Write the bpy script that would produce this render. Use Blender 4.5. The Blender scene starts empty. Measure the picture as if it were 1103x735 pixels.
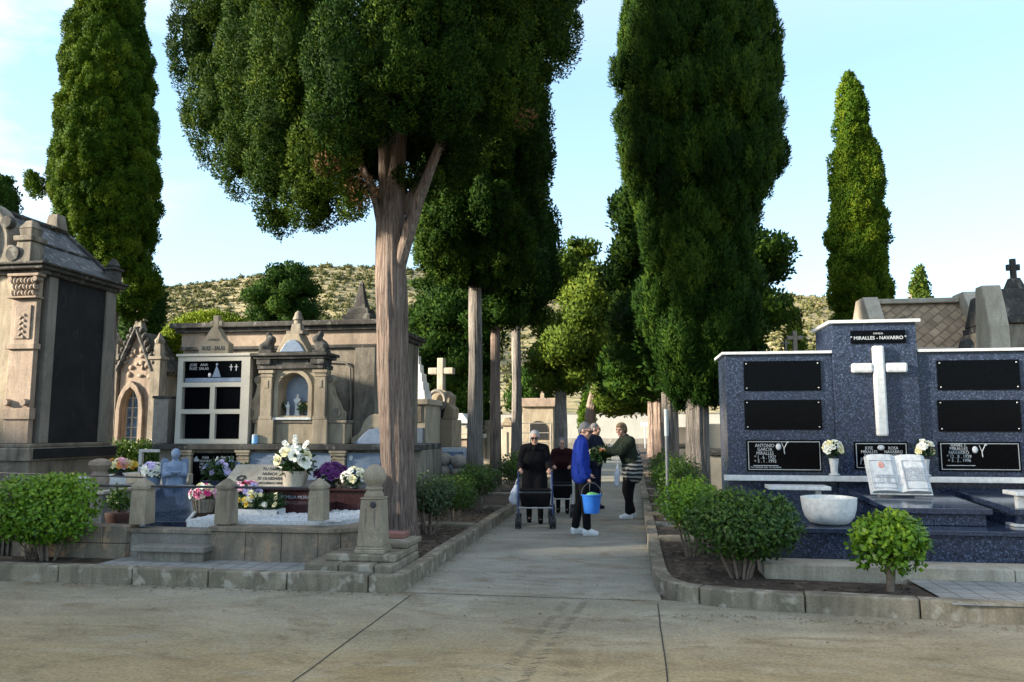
import bpy, bmesh, math, random
import numpy as np
from mathutils import Vector, Matrix, Euler, noise
rng = np.random.default_rng(11)
random.seed(11)
scene = bpy.context.scene
COL = scene.collection
PI = math.pi
R_ = math.radians

# ------------------------------------------------------------------ camera
F_PX, EYE = 829.0, 1.6
PITCH = math.atan(94.5 / F_PX)
YAW = math.atan(129.5 / F_PX * math.cos(PITCH))
cam_d = bpy.data.cameras.new('camera')
cam = bpy.data.objects.new('camera', cam_d)
COL.objects.link(cam)
cam.location = (0, 0, EYE)
cam.rotation_euler = (PI / 2 + PITCH, 0, YAW)
cam_d.sensor_width = 36
cam_d.lens = 36 * F_PX / 1103
cam_d.clip_end = 4000
scene.camera = cam
_F = Vector((-math.sin(YAW) * math.cos(PITCH), math.cos(YAW) * math.cos(PITCH), math.sin(PITCH)))
_Rt = Vector((math.cos(YAW), math.sin(YAW), 0))
_U = Vector((math.sin(YAW) * math.sin(PITCH), -math.cos(YAW) * math.sin(PITCH), math.cos(PITCH)))


def ray(px, py):
    return _F + _Rt * ((px - 551.5) / F_PX) + _U * (-(py - 367.5) / F_PX)


def at(px, py, Y):
    d = ray(px, py)
    t = Y / d.y
    return Vector((d.x * t, Y, EYE + d.z * t))


def gnd(px, py, Z=0.0):
    d = ray(px, py)
    t = (Z - EYE) / d.z
    return Vector((d.x * t, d.y * t, Z))


def rc(px0, py0, px1, py1, Y):
    """measured width and height of a front facing rectangle standing at depth Y"""
    a = at(px0, (py0 + py1) / 2, Y)
    b = at(px1, (py0 + py1) / 2, Y)
    m = (px0 + px1) / 2
    return a.x, b.x, at(m, py1, Y).z, at(m, py0, Y).z


# ------------------------------------------------------------------ materials
def new_mat(name):
    m = bpy.data.materials.new(name)
    m.use_nodes = True
    nt = m.node_tree
    b = nt.nodes['Principled BSDF']
    return m, nt, b


def N(nt, t, **kw):
    n = nt.nodes.new(t)
    for k, v in kw.items():
        setattr(n, k, v)
    return n


def noise_node(nt, vec, scale, detail=5, rough=.55, dist=0.0):
    n = N(nt, 'ShaderNodeTexNoise')
    n.inputs['Scale'].default_value = scale
    n.inputs['Detail'].default_value = detail
    n.inputs['Roughness'].default_value = rough
    n.inputs['Distortion'].default_value = dist
    nt.links.new(vec, n.inputs['Vector'])
    return n.outputs['Fac']


def ramp(nt, fac, stops):
    r = N(nt, 'ShaderNodeValToRGB')
    el = r.color_ramp.elements
    while len(el) < len(stops):
        el.new(.5)
    for e, (p, c) in zip(el, stops):
        e.position = p
        e.color = (*c, 1) if len(c) == 3 else c
    nt.links.new(fac, r.inputs['Fac'])
    return r.outputs['Color']


def mix(nt, fac, a, b, mode='MIX'):
    n = N(nt, 'ShaderNodeMix', data_type='RGBA', blend_type=mode)
    if isinstance(fac, (int, float)):
        n.inputs[0].default_value = fac
    else:
        nt.links.new(fac, n.inputs[0])
    for s, i in ((a, 6), (b, 7)):
        if isinstance(s, (tuple, list)):
            n.inputs[i].default_value = (*s, 1)
        else:
            nt.links.new(s, n.inputs[i])
    return n.outputs[2]


def g3(v):
    return (v, v, v)


def coords(nt, scale=(1, 1, 1), kind='Object'):
    tc = N(nt, 'ShaderNodeTexCoord')
    mp = N(nt, 'ShaderNodeMapping')
    mp.inputs['Scale'].default_value = scale
    nt.links.new(tc.outputs[kind], mp.inputs['Vector'])
    return mp.outputs['Vector']


def add_bump(nt, b, height, strength=.3, dist=.02):
    n = N(nt, 'ShaderNodeBump')
    n.inputs['Strength'].default_value = strength
    n.inputs['Distance'].default_value = dist
    nt.links.new(height, n.inputs['Height'])
    nt.links.new(n.outputs['Normal'], b.inputs['Normal'])


def stone(name, c1, c2, scale=2.2, fine=38, bump=.35, rough=.85, streak=None, streak_amt=.5, spots=None):
    m, nt, b = new_mat(name)
    v = coords(nt)
    c = ramp(nt, noise_node(nt, v, scale, 6, .62, .3), [(.32, c1), (.68, c2)])
    f = noise_node(nt, v, fine, 4, .6)
    c = mix(nt, 1.0, c, ramp(nt, f, [(.25, g3(.72)), (.75, g3(1.12))]), 'MULTIPLY')
    if streak:
        vs = coords(nt, (2.3, 2.3, .6))
        s = ramp(nt, noise_node(nt, vs, 1.2, 7, .72, 1.2), [(.52 - streak_amt * .2, g3(0)), (.70, g3(.95))])
        c = mix(nt, s, c, streak)
    if spots:
        s = ramp(nt, noise_node(nt, v, 7, 3, .5), [(.56, g3(0)), (.68, g3(1))])
        c = mix(nt, s, c, spots)
    nt.links.new(c, b.inputs['Base Color'])
    b.inputs['Roughness'].default_value = rough
    b.inputs['Specular IOR Level'].default_value = .3
    add_bump(nt, b, f, bump, .012)
    return m


def granite(name, base, fleck, dark, rough=.18, scale=140, spec=.5):
    m, nt, b = new_mat(name)
    v = coords(nt)
    n = N(nt, 'ShaderNodeTexVoronoi')
    n.inputs['Scale'].default_value = scale
    nt.links.new(v, n.inputs['Vector'])
    sep = N(nt, 'ShaderNodeSeparateColor')
    nt.links.new(n.outputs['Color'], sep.inputs[0])
    c = ramp(nt, sep.outputs[0], [(0, dark), (.38, dark), (.52, base), (.78, base), (1, fleck)])
    c = mix(nt, .35, c, ramp(nt, noise_node(nt, v, 30, 6, .7), [(.3, dark), (.7, fleck)]))
    nt.links.new(c, b.inputs['Base Color'])
    r = ramp(nt, noise_node(nt, v, 3, 4), [(.3, g3(rough * .7)), (.7, g3(rough * 1.6))])
    nt.links.new(r, b.inputs['Roughness'])
    b.inputs['Specular IOR Level'].default_value = spec
    return m


def plain(name, col, rough=.6, metal=0.0, var=.18, scale=6, bump=0.0):
    m, nt, b = new_mat(name)
    v = coords(nt)
    lo = tuple(x * (1 - var) for x in col)
    hi = tuple(min(1, x * (1 + var)) for x in col)
    c = ramp(nt, noise_node(nt, v, scale, 5, .6), [(.3, lo), (.7, hi)])
    nt.links.new(c, b.inputs['Base Color'])
    b.inputs['Roughness'].default_value = rough
    b.inputs['Metallic'].default_value = metal
    if bump:
        add_bump(nt, b, noise_node(nt, v, scale * 8, 4), bump, .006)
    return m


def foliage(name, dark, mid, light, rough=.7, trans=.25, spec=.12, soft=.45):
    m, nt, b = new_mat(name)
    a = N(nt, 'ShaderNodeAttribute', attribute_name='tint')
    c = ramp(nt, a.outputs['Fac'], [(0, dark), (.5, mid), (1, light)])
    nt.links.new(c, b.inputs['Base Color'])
    b.inputs['Roughness'].default_value = rough
    b.inputs['Specular IOR Level'].default_value = spec
    t = N(nt, 'ShaderNodeBsdfTranslucent')
    nt.links.new(c, t.inputs['Color'])
    if soft:
        # sprigs share the rounded form of the clump they belong to
        an = N(nt, 'ShaderNodeAttribute', attribute_name='clump')
        ge = N(nt, 'ShaderNodeNewGeometry')
        mv = N(nt, 'ShaderNodeMix', data_type='VECTOR')
        mv.inputs[0].default_value = soft
        nt.links.new(ge.outputs['Normal'], mv.inputs[4])
        nt.links.new(an.outputs['Vector'], mv.inputs[5])
        nn = N(nt, 'ShaderNodeVectorMath', operation='NORMALIZE')
        nt.links.new(mv.outputs[1], nn.inputs[0])
        nt.links.new(nn.outputs[0], b.inputs['Normal'])
    ms = N(nt, 'ShaderNodeMixShader')
    ms.inputs[0].default_value = trans
    nt.links.new(b.outputs[0], ms.inputs[1])
    nt.links.new(t.outputs[0], ms.inputs[2])
    nt.links.new(ms.outputs[0], nt.nodes['Material Output'].inputs['Surface'])
    return m


def bark(name, c1, c2, c3):
    m, nt, b = new_mat(name)
    v = coords(nt, (30, 30, 1.3))
    n = noise_node(nt, v, 1.5, 8, .72, .7)
    c = ramp(nt, n, [(.38, c1), (.48, c2), (.62, c3)])
    c = mix(nt, .3, c, ramp(nt, noise_node(nt, coords(nt), 2.2, 3), [(.35, g3(.10)), (.7, c3)]))
    nt.links.new(c, b.inputs['Base Color'])
    b.inputs['Roughness'].default_value = .9
    add_bump(nt, b, n, 1.0, .09)
    return m


def concrete_ground(name):
    m, nt, b = new_mat(name)
    v = coords(nt)
    big = noise_node(nt, v, .42, 5, .6, .6)
    c = ramp(nt, big, [(.3, (.27, .195, .092)), (.5, (.345, .265, .140)), (.72, (.41, .34, .215))])
    # cooler and greyer concrete along the central path
    sx = N(nt, 'ShaderNodeSeparateXYZ')
    tc = N(nt, 'ShaderNodeTexCoord')
    nt.links.new(tc.outputs['Object'], sx.inputs[0])
    mr = N(nt, 'ShaderNodeMapRange')
    mr.inputs[1].default_value, mr.inputs[2].default_value = 5.2, 8.2
    nt.links.new(sx.outputs['Y'], mr.inputs[0])
    c = mix(nt, mr.outputs[0], c, ramp(nt, big, [(.3, (.225, .217, .178)), (.7, (.325, .318, .27))]))
    # long soft worn streaks
    s = noise_node(nt, coords(nt, (.8, 1.7, 1)), 1.3, 8, .7, 1.4)
    c = mix(nt, 1.0, c, ramp(nt, s, [(.3, g3(.72)), (.55, g3(1.0)), (.75, g3(1.14))]), 'MULTIPLY')
    # rusty and dark stains
    st = ramp(nt, noise_node(nt, coords(nt, (.9, 1.5, 1)), 1.5, 7, .68, 1.6), [(.52, g3(0)), (.68, g3(.75))])
    c = mix(nt, st, c, (.17, .12, .06))
    pl_ = ramp(nt, noise_node(nt, coords(nt, (.7, 1.3, 1)), .9, 7, .7, 1.2), [(.54, g3(0)), (.72, g3(.55))])
    c = mix(nt, pl_, c, (.40, .37, .29))
    d = ramp(nt, noise_node(nt, v, 5.5, 6, .7, .5), [(.58, g3(0)), (.74, g3(.55))])
    c = mix(nt, d, c, (.09, .08, .065))
    f = noise_node(nt, v, 38, 7, .75)
    c = mix(nt, 1.0, c, ramp(nt, f, [(.32, g3(.62)), (.68, g3(1.28))]), 'MULTIPLY')
    nt.links.new(c, b.inputs['Base Color'])
    b.inputs['Roughness'].default_value = .8
    b.inputs['Specular IOR Level'].default_value = .35
    add_bump(nt, b, f, .25, .006)
    return m


def tile_mat(name, c1, c2, mortar, sx=.2, sy=.2):
    m, nt, b = new_mat(name)
    v = coords(nt)
    br = N(nt, 'ShaderNodeTexBrick')
    br.offset = 0
    br.inputs['Color1'].default_value = (*c1, 1)
    br.inputs['Color2'].default_value = (*c2, 1)
    br.inputs['Mortar'].default_value = (*mortar, 1)
    br.inputs['Scale'].default_value = 1
    br.inputs['Brick Width'].default_value = sx
    br.inputs['Row Height'].default_value = sy
    br.inputs['Mortar Size'].default_value = .008
    nt.links.new(v, br.inputs['Vector'])
    c = mix(nt, 1.0, br.outputs['Color'], ramp(nt, noise_node(nt, v, 3, 6, .65), [(.3, g3(.65)), (.7, g3(1.1))]), 'MULTIPLY')
    nt.links.new(c, b.inputs['Base Color'])
    b.inputs['Roughness'].default_value = .8
    add_bump(nt, b, br.outputs['Fac'], -.4, .01)
    return m


M = {}
M['concrete'] = concrete_ground('worn_concrete')
M['dirt'] = stone('dry_earth', (.13, .105, .07), (.23, .19, .135), .6, 30, .6, .95)
M['soil'] = stone('dark_bed_soil', (.042, .030, .022), (.105, .078, .058), 5, 45, 1.0, .95, spots=(.15, .115, .08))
M['kerb'] = stone('weathered_kerb', (.19, .165, .12), (.33, .29, .22), 2.2, 55, .6, .9, streak=(.085, .075, .058), streak_amt=.5, spots=(.36, .33, .27))
M['sand'] = stone('sandstone', (.27, .225, .16), (.40, .345, .26), 2.5, 50, .4, .88, streak=(.155, .13, .10), streak_amt=.3)
M['sandpink'] = stone('pink_sandstone', (.28, .215, .165), (.39, .31, .245), 3, 40, .4, .88, streak=(.14, .115, .095), streak_amt=.35)
M['oldstone'] = stone('old_grey_sandstone', (.19, .168, .135), (.32, .285, .23), 1.6, 34, .5, .9, streak=(.06, .053, .046), streak_amt=.5)
M['lowwall'] = stone('patched_sandstone', (.165, .15, .12), (.31, .25, .185), 1.5, 30, .5, .9, streak=(.10, .09, .075), streak_amt=.4, spots=(.34, .24, .16))
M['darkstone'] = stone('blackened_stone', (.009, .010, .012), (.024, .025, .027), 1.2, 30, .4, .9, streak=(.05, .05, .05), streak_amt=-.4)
M['darktrim'] = stone('lichen_blackened_trim', (.035, .036, .037), (.11, .105, .095), 2.5, 35, .6, .9, streak=(.018, .018, .019), streak_amt=.6, spots=(.16, .155, .14))
M['slate'] = stone('grey_scaled_slate', (.06, .066, .075), (.12, .13, .14), 3, 25, .6, .8, spots=(.22, .225, .23))
M['palestone'] = stone('pale_limestone', (.40, .36, .29), (.52, .475, .39), 2, 40, .35, .85, streak=(.27, .235, .18), streak_amt=.3)
M['rubble'] = stone('rubble_stone', (.20, .185, .155), (.36, .33, .28), 4, 30, .9, .95)
M['plaster'] = stone('grey_plaster', (.19, .18, .16), (.28, .265, .235), 1.2, 30, .3, .9, streak=(.12, .112, .10), streak_amt=.35)
M['whiteframe'] = stone('off_white_render', (.40, .39, .345), (.48, .465, .415), 1.5, 50, .1, .75)
M['white'] = stone('white_marble', (.54, .565, .575), (.64, .66, .67), 2.5, 20, .05, .35)
M['whitewall'] = stone('whitewashed_wall', (.30, .30, .275), (.38, .38, .345), .5, 12, .15, .9, streak=(.36, .35, .31), streak_amt=.3)
M['bluemarble'] = stone('pale_blue_grey_marble', (.15, .205, .30), (.24, .30, .40), 4, 25, .05, .3)
M['bluestone'] = stone('blue_grey_stone', (.15, .21, .33), (.25, .32, .45), 6, 30, .2, .6)
M['brightwhite'] = stone('bright_white_ceramic', (.70, .71, .70), (.78, .79, .78), 2.5, 20, .04, .4)
M['navy'] = granite('navy_granite', (.008, .0155, .041), (.105, .14, .235), (.002, .004, .009), .2, 80, .26)
M['navytop'] = granite('polished_navy_granite', (.016, .026, .060), (.08, .115, .19), (.005, .008, .018), .10, 160, .5)
M['black'] = granite('black_polished_granite', (.0015, .0018, .003), (.004, .005, .008), (.0008, .001, .0015), .10, 160, .05)
M['redgranite'] = granite('dark_red_granite', (.035, .012, .014), (.08, .032, .034), (.010, .005, .006), .2, 130, .25)
M['letters'] = plain('silver_letters', (.40, .43, .46), .45, .1, .1)
M['engraved'] = plain('engraved_grey', (.23, .27, .33), .7)
M['darkletters'] = plain('dark_letters', (.02, .02, .022), .5)
M['steel'] = plain('galvanised_steel', (.42, .44, .46), .4, .7, .12)
M['iron'] = plain('dark_iron', (.045, .045, .05), .55, .4, .3, 12)
M['portrait'] = plain('enamel_portrait', (.55, .55, .58), .25, 0, .5, 60)
M['photo'] = plain('tinted_photograph', (.55, .28, .22), .3, 0, .6, 70)
M['glass'] = plain('chapel_glass', (.10, .17, .27), .12, 0, .5, 9)
M['gravel'] = stone('white_gravel', (.55, .56, .58), (.80, .81, .83), 40, 90, 1.0, .8)
M['paving'] = tile_mat('grey_paving_tiles', (.27, .28, .27), (.31, .31, .30), (.12, .12, .115))
M['rooftile'] = None
M['bark'] = bark('cypress_bark', (.034, .029, .025), (.19, .168, .15), (.38, .345, .31))
M['barkred'] = bark('reddish_cypress_bark', (.036, .018, .013), (.205, .130, .098), (.40, .325, .27))
M['wood'] = plain('shrub_wood', (.17, .13, .10), .85, 0, .35, 25, .5)
M['cyp'] = foliage('cypress_foliage', (.016, .042, .003), (.046, .092, .006), (.125, .165, .012), spec=.06)
M['cypdark'] = foliage('dark_cypress_foliage', (.006, .021, .003), (.018, .047, .006), (.060, .105, .011), spec=.06)
M['cypbrown'] = foliage('browned_cypress_foliage', (.006, .021, .003), (.023, .053, .006), (.090, .128, .012), spec=.06)
M['pinelight'] = foliage('sunlit_pine_foliage', (.026, .055, .005), (.07, .11, .010), (.18, .21, .022))
M['cyplime'] = foliage('bright_hedge_foliage', (.07, .12, .008), (.14, .20, .012), (.24, .29, .02))
M['pine'] = foliage('pine_foliage', (.012, .032, .004), (.042, .076, .008), (.15, .175, .018))
M['bushlime'] = foliage('bright_bush_leaves', (.034, .095, .004), (.10, .215, .008), (.24, .36, .02), .4, .25, .3, .45)
M['bushdark'] = foliage('dark_bush_leaves', (.008, .024, .005), (.022, .050, .010), (.055, .105, .018), .35, .15, .4, .45)
M['bushmid'] = foliage('mid_green_bush_leaves', (.018, .052, .005), (.045, .105, .010), (.13, .20, .018), .4, .25, .3, .45)
M['brownleaf'] = foliage('dry_cypress_foliage', (.045, .022, .010), (.13, .065, .025), (.22, .12, .045))
M['flowerleaf'] = foliage('bouquet_leaves', (.010, .032, .008), (.026, .065, .016), (.065, .125, .028), .45, .2, .3, 0)
M['scrub'] = foliage('dry_scrub', (.05, .06, .022), (.095, .10, .042), (.17, .155, .072), .9, .0, .05, 0)
for k, c in dict(petalwhite=(.80, .80, .72), petalpink=(.72, .38, .48), petalmagenta=(.50, .03, .16), petalpurple=(.10, .012, .13),
                 petalyellow=(.72, .52, .06), petallilac=(.55, .48, .72), petalcream=(.75, .70, .42), petalorange=(.70, .25, .07)).items():
    M[k] = plain(k, c, .6, 0, .15, 30)
M['skin'] = plain('skin', (.46, .27, .20), .55, 0, .12, 14)
M['greyhair'] = plain('grey_hair', (.36, .36, .37), .8, 0, .35, 45, .6)
M['darkgreyhair'] = plain('dark_grey_hair', (.15, .15, .16), .8, 0, .4, 45, .6)
M['fairhair'] = plain('dark_blond_hair', (.17, .115, .065), .8, 0, .45, 40, .6)
M['eye'] = plain('dark_eye', (.02, .015, .012), .3)
M['lips'] = plain('lips', (.36, .13, .11), .5)
def cloth(name, col, fold=.05, scale=5.0):
    m, nt, b = new_mat(name)
    v = coords(nt, (1, 1, .55))
    n = noise_node(nt, v, scale, 6, .6, 1.6)
    c = ramp(nt, n, [(.3, tuple(x * .65 for x in col)), (.7, tuple(min(1, x * 1.35) for x in col))])
    nt.links.new(c, b.inputs['Base Color'])
    b.inputs['Roughness'].default_value = .85
    b.inputs['Specular IOR Level'].default_value = .12
    add_bump(nt, b, n, .9, fold)
    return m


M['blackcloth'] = cloth('black_cloth', (.007, .007, .009))
M['navycloth'] = cloth('navy_cloth', (.009, .013, .030))
M['maroon'] = cloth('maroon_cloth', (.030, .008, .010))
M['bluejacket'] = cloth('royal_blue_jacket', (.010, .030, .235), .07)
M['greenjacket'] = cloth('olive_green_jacket', (.026, .036, .025), .09, 7)
M['shoewhite'] = plain('white_trainers', (.62, .64, .66), .6, 0, .2, 25)
M['bucket'] = plain('blue_plastic', (.022, .15, .56), .35, 0, .1)
M['bucketdark'] = plain('dark_plastic', (.02, .022, .028), .5)
M['rag'] = plain('green_cloth', (.14, .42, .16), .85, 0, .3, 20)
M['bag'] = plain('white_carrier_bag', (.55, .58, .66), .5, 0, .15, 8)
M['bluetube'] = plain('blue_painted_tube', (.014, .035, .13), .35, .3)
M['candle'] = plain('blue_votive', (.18, .42, .72), .35)
M['pot'] = plain('brown_pot', (.075, .035, .028), .6)
M['lampsteel'] = plain('grey_painted_pole', (.15, .165, .18), .5, .1)
M['whitepole'] = plain('pale_pole_sleeve', (.36, .41, .42), .5)


def striped():
    m, nt, b = new_mat('black_white_stripes')
    v = coords(nt, (1, 1, 1))
    w = N(nt, 'ShaderNodeTexWave', bands_direction='Z')
    w.inputs['Scale'].default_value = 4.4
    w.inputs['Distortion'].default_value = 3.2
    w.inputs['Detail'].default_value = 2
    nt.links.new(v, w.inputs['Vector'])
    c = ramp(nt, w.outputs['Fac'], [(.50, (.010, .010, .012)), (.68, (.27, .29, .28))])
    nt.links.new(c, b.inputs['Base Color'])
    b.inputs['Roughness'].default_value = .85
    return m


def roof_tiles():
    m, nt, b = new_mat('brown_diamond_roof_tiles')
    tc = N(nt, 'ShaderNodeTexCoord')
    mp = N(nt, 'ShaderNodeMapping')
    mp.inputs['Rotation'].default_value = (0, R_(35), 0)
    nt.links.new(tc.outputs['Object'], mp.inputs['Vector'])
    sx = N(nt, 'ShaderNodeSeparateXYZ')
    nt.links.new(mp.outputs[0], sx.inputs[0])
    cb = N(nt, 'ShaderNodeCombineXYZ')
    nt.links.new(sx.outputs['X'], cb.inputs['X'])
    nt.links.new(sx.outputs['Z'], cb.inputs['Y'])
    br = N(nt, 'ShaderNodeTexBrick')
    br.inputs['Color1'].default_value = (.25, .18, .115, 1)
    br.inputs['Color2'].default_value = (.40, .30, .19, 1)
    br.inputs['Mortar'].default_value = (.18, .135, .09, 1)
    br.inputs['Scale'].default_value = 1
    br.inputs['Brick Width'].default_value = .26
    br.inputs['Row Height'].default_value = .17
    br.inputs['Mortar Size'].default_value = .018
    nt.links.new(cb.outputs[0], br.inputs['Vector'])
    c = mix(nt, 1.0, br.outputs['Color'], ramp(nt, noise_node(nt, coords(nt), 3, 5, .6), [(.3, g3(.6)), (.7, g3(1.15))]), 'MULTIPLY')
    nt.links.new(c, b.inputs['Base Color'])
    b.inputs['Roughness'].default_value = .9
    add_bump(nt, b, br.outputs['Fac'], -.5, .02)
    return m


M['stripes'] = striped()
M['rooftile'] = roof_tiles()


def hill_mat():
    m, nt, b = new_mat('dry_hillside')
    v = coords(nt)
    c = ramp(nt, noise_node(nt, v, .03, 7, .65, .5), [(.3, (.19, .155, .075)), (.5, (.27, .22, .11)), (.7, (.35, .285, .155))])
    s = ramp(nt, noise_node(nt, coords(nt, (1, 1, 2.2)), .35, 5, .6), [(.48, g3(0)), (.6, g3(1))])
    c = mix(nt, s, c, (.10, .105, .045))
    nt.links.new(c, b.inputs['Base Color'])
    b.inputs['Roughness'].default_value = 1
    return m


M['hill'] = hill_mat()

# ------------------------------------------------------------------ object helpers


def wloc(o):
    v = Vector((0, 0, 0))
    while o:
        v += o.location
        o = o.parent
    return v


def tag(o, label=None, cat=None, group=None, kind=None):
    if label: o['label'] = label
    if cat: o['category'] = cat
    if group: o['group'] = group
    if kind: o['kind'] = kind
    return o


def thing(name, label, cat, loc=(0, 0, 0), rz=0, group=None):
    o = bpy.data.objects.new(name, None)
    o.empty_display_size = .2
    COL.objects.link(o)
    o.location = loc
    o.rotation_euler = (0, 0, rz)
    return tag(o, label, cat, group)


def link(name, me, mat, parent=None, world=False):
    o = bpy.data.objects.new(name, me)
    COL.objects.link(o)
    if mat and not me.materials:
        me.materials.append(mat)
    if parent:
        o.parent = parent
    return o


def copy_tree(o, parent=None):
    c = o.copy()
    COL.objects.link(c)
    if parent: c.parent = parent
    for ch in list(o.children):
        copy_tree(ch, c)
    return c


class MB:
    def __init__(self):
        self.v, self.f = [], []

    def add(self, vs, fs):
        o = len(self.v)
        self.v += [tuple(p) for p in vs]
        self.f += [tuple(i + o for i in f) for f in fs]
        return self

    def box(self, x0, x1, y0, y1, z0, z1):
        vs = [(x0, y0, z0), (x1, y0, z0), (x1, y1, z0), (x0, y1, z0), (x0, y0, z1), (x1, y0, z1), (x1, y1, z1), (x0, y1, z1)]
        return self.add(vs, [(0, 3, 2, 1), (4, 5, 6, 7), (0, 1, 5, 4), (1, 2, 6, 5), (2, 3, 7, 6), (3, 0, 4, 7)])

    def hexa(self, bot, top):
        return self.add(list(bot) + list(top), [(0, 3, 2, 1), (4, 5, 6, 7), (0, 1, 5, 4), (1, 2, 6, 5), (2, 3, 7, 6), (3, 0, 4, 7)])

    def frus(self, cx, cy, z0, z1, a0, b0, a1, b1):
        """square frustum: half sizes a,b at bottom and top"""
        return self.hexa([(cx - a0, cy - b0, z0), (cx + a0, cy - b0, z0), (cx + a0, cy + b0, z0), (cx - a0, cy + b0, z0)],
                         [(cx - a1, cy - b1, z1), (cx + a1, cy - b1, z1), (cx + a1, cy + b1, z1), (cx - a1, cy + b1, z1)])

    def _prism(self, a, b):
        n = len(a)
        fs = [tuple(range(n)), tuple(range(2 * n - 1, n - 1, -1))]
        fs += [(i, i + n, (i + 1) % n + n, (i + 1) % n) for i in range(n)]
        return self.add(list(a) + list(b), fs)

    def pxz(self, poly, y0, y1):
        return self._prism([(x, y0, z) for x, z in poly], [(x, y1, z) for x, z in poly])

    def pyz(self, poly, x0, x1):
        return self._prism([(x0, y, z) for y, z in poly], [(x1, y, z) for y, z in poly])

    def pxy(self, poly, z0, z1):
        return self._prism([(x, y, z1) for x, y in poly], [(x, y, z0) for x, y in poly])

    def lathe(self, cx, cy, prof, n=24, sx=1.0, sy=1.0):
        vs, fs = [], []
        for r, z in prof:
            for i in range(n):
                a = 2 * PI * i / n
                vs.append((cx + r * sx * math.cos(a), cy + r * sy * math.sin(a), z))
        for j in range(len(prof) - 1):
            for i in range(n):
                fs.append((j * n + i, j * n + (i + 1) % n, (j + 1) * n + (i + 1) % n, (j + 1) * n + i))
        fs.append(tuple(range(n - 1, -1, -1)))
        fs.append(tuple(range((len(prof) - 1) * n, len(prof) * n)))
        return self.add(vs, fs)

    def tube(self, pts, rad, n=10, closed=True, fn=None):
        pts = [Vector(p) for p in pts]
        if not isinstance(rad, (list, tuple)):
            rad = [rad] * len(pts)
        vs, fs = [], []
        ref = Vector((0, 1, 0)) if abs((pts[-1] - pts[0]).normalized().y) < .8 else Vector((1, 0, 0))
        for j, p in enumerate(pts):
            t = (pts[min(j + 1, len(pts) - 1)] - pts[max(j - 1, 0)]).normalized()
            u = (ref - t * ref.dot(t)).normalized()
            w = t.cross(u)
            for i in range(n):
                a = 2 * PI * i / n
                k = fn(a, j, p) if fn else 1
                vs.append(p + (u * math.cos(a) + w * math.sin(a)) * rad[j] * k)
        for j in range(len(pts) - 1):
            for i in range(n):
                fs.append((j * n + i, j * n + (i + 1) % n, (j + 1) * n + (i + 1) % n, (j + 1) * n + i))
        if closed:
            fs.append(tuple(range(n - 1, -1, -1)))
            fs.append(tuple(range((len(pts) - 1) * n, len(pts) * n)))
        return self.add(vs, fs)

    def ellip(self, c, r, nu=16, nv=10, rot=None):
        c = Vector(c)
        vs = [Vector((0, 0, r[2]))]
        for j in range(1, nv):
            t = PI * j / nv
            for i in range(nu):
                a = 2 * PI * i / nu
                vs.append(Vector((r[0] * math.sin(t) * math.cos(a), r[1] * math.sin(t) * math.sin(a), r[2] * math.cos(t))))
        vs.append(Vector((0, 0, -r[2])))
        if rot:
            vs = [rot @ v for v in vs]
        vs = [v + c for v in vs]
        fs = [(0, 1 + i, 1 + (i + 1) % nu) for i in range(nu)]
        for j in range(nv - 2):
            for i in range(nu):
                a = 1 + j * nu
                fs.append((a + i, a + nu + i, a + nu + (i + 1) % nu, a + (i + 1) % nu))
        L = len(vs) - 1
        a = 1 + (nv - 2) * nu
        fs += [(a + (i + 1) % nu, a + i, L) for i in range(nu)]
        return self.add(vs, fs)

    def cap(self, a, b, ra, rb, n=14):
        """tapered capsule"""
        a, b = Vector(a), Vector(b)
        t = (b - a)
        L = t.length
        t = t / L if L > 1e-6 else Vector((0, 0, 1))
        ref = Vector((1, 0, 0)) if abs(t.x) < .8 else Vector((0, 1, 0))
        u = (ref - t * ref.dot(t)).normalized()
        w = t.cross(u)
        rings = []
        for k in range(1, 5):
            q = PI / 2 * (1 - k / 4)
            rings.append((a - t * ra * math.sin(q), ra * math.cos(q)))
        for k in range(0, 4):
            q = PI / 2 * k / 4
            rings.append((b + t * rb * math.sin(q), rb * math.cos(q)))
        vs = [a - t * ra]
        for p, r in rings:
            for i in range(n):
                q = 2 * PI * i / n
                vs.append(p + (u * math.cos(q) + w * math.sin(q)) * r)
        vs.append(b + t * rb)
        fs = [(0, 1 + (i + 1) % n, 1 + i) for i in range(n)]
        for j in range(len(rings) - 1):
            o = 1 + j * n
            for i in range(n):
                fs.append((o + i, o + (i + 1) % n, o + n + (i + 1) % n, o + n + i))
        o = 1 + (len(rings) - 1) * n
        fs += [(o + i, o + (i + 1) % n, len(vs) - 1) for i in range(n)]
        return self.add(vs, fs)

    def chain(self, pts, rs, n=14):
        for i in range(len(pts) - 1):
            self.cap(pts[i], pts[i + 1], rs[i], rs[i + 1], n)
        return self

    def mesh(self, name, off=Vector((0, 0, 0))):
        me = bpy.data.meshes.new(name)
        me.from_pydata([(x - off[0], y - off[1], z - off[2]) for x, y, z in self.v], [], self.f)
        bm = bmesh.new()
        bm.from_mesh(me)
        bmesh.ops.recalc_face_normals(bm, faces=bm.faces)
        bm.to_mesh(me)
        bm.free()
        return me

    def build(self, name, mat, parent=None, bevel=0.0, smooth=False, local=False, ang=40):
        off = wloc(parent) if (parent and not local) else Vector((0, 0, 0))
        me = self.mesh(name, off)
        if smooth:
            me.polygons.foreach_set('use_smooth', [True] * len(me.polygons))
            me.set_sharp_from_angle(angle=R_(ang))
        o = link(name, me, M[mat] if isinstance(mat, str) else mat, parent)
        if bevel:
            b = o.modifiers.new('bevel', 'BEVEL')
            b.width = bevel
            b.segments = 2
            b.limit_method = 'ANGLE'
            b.angle_limit = R_(35)
        return o

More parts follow.
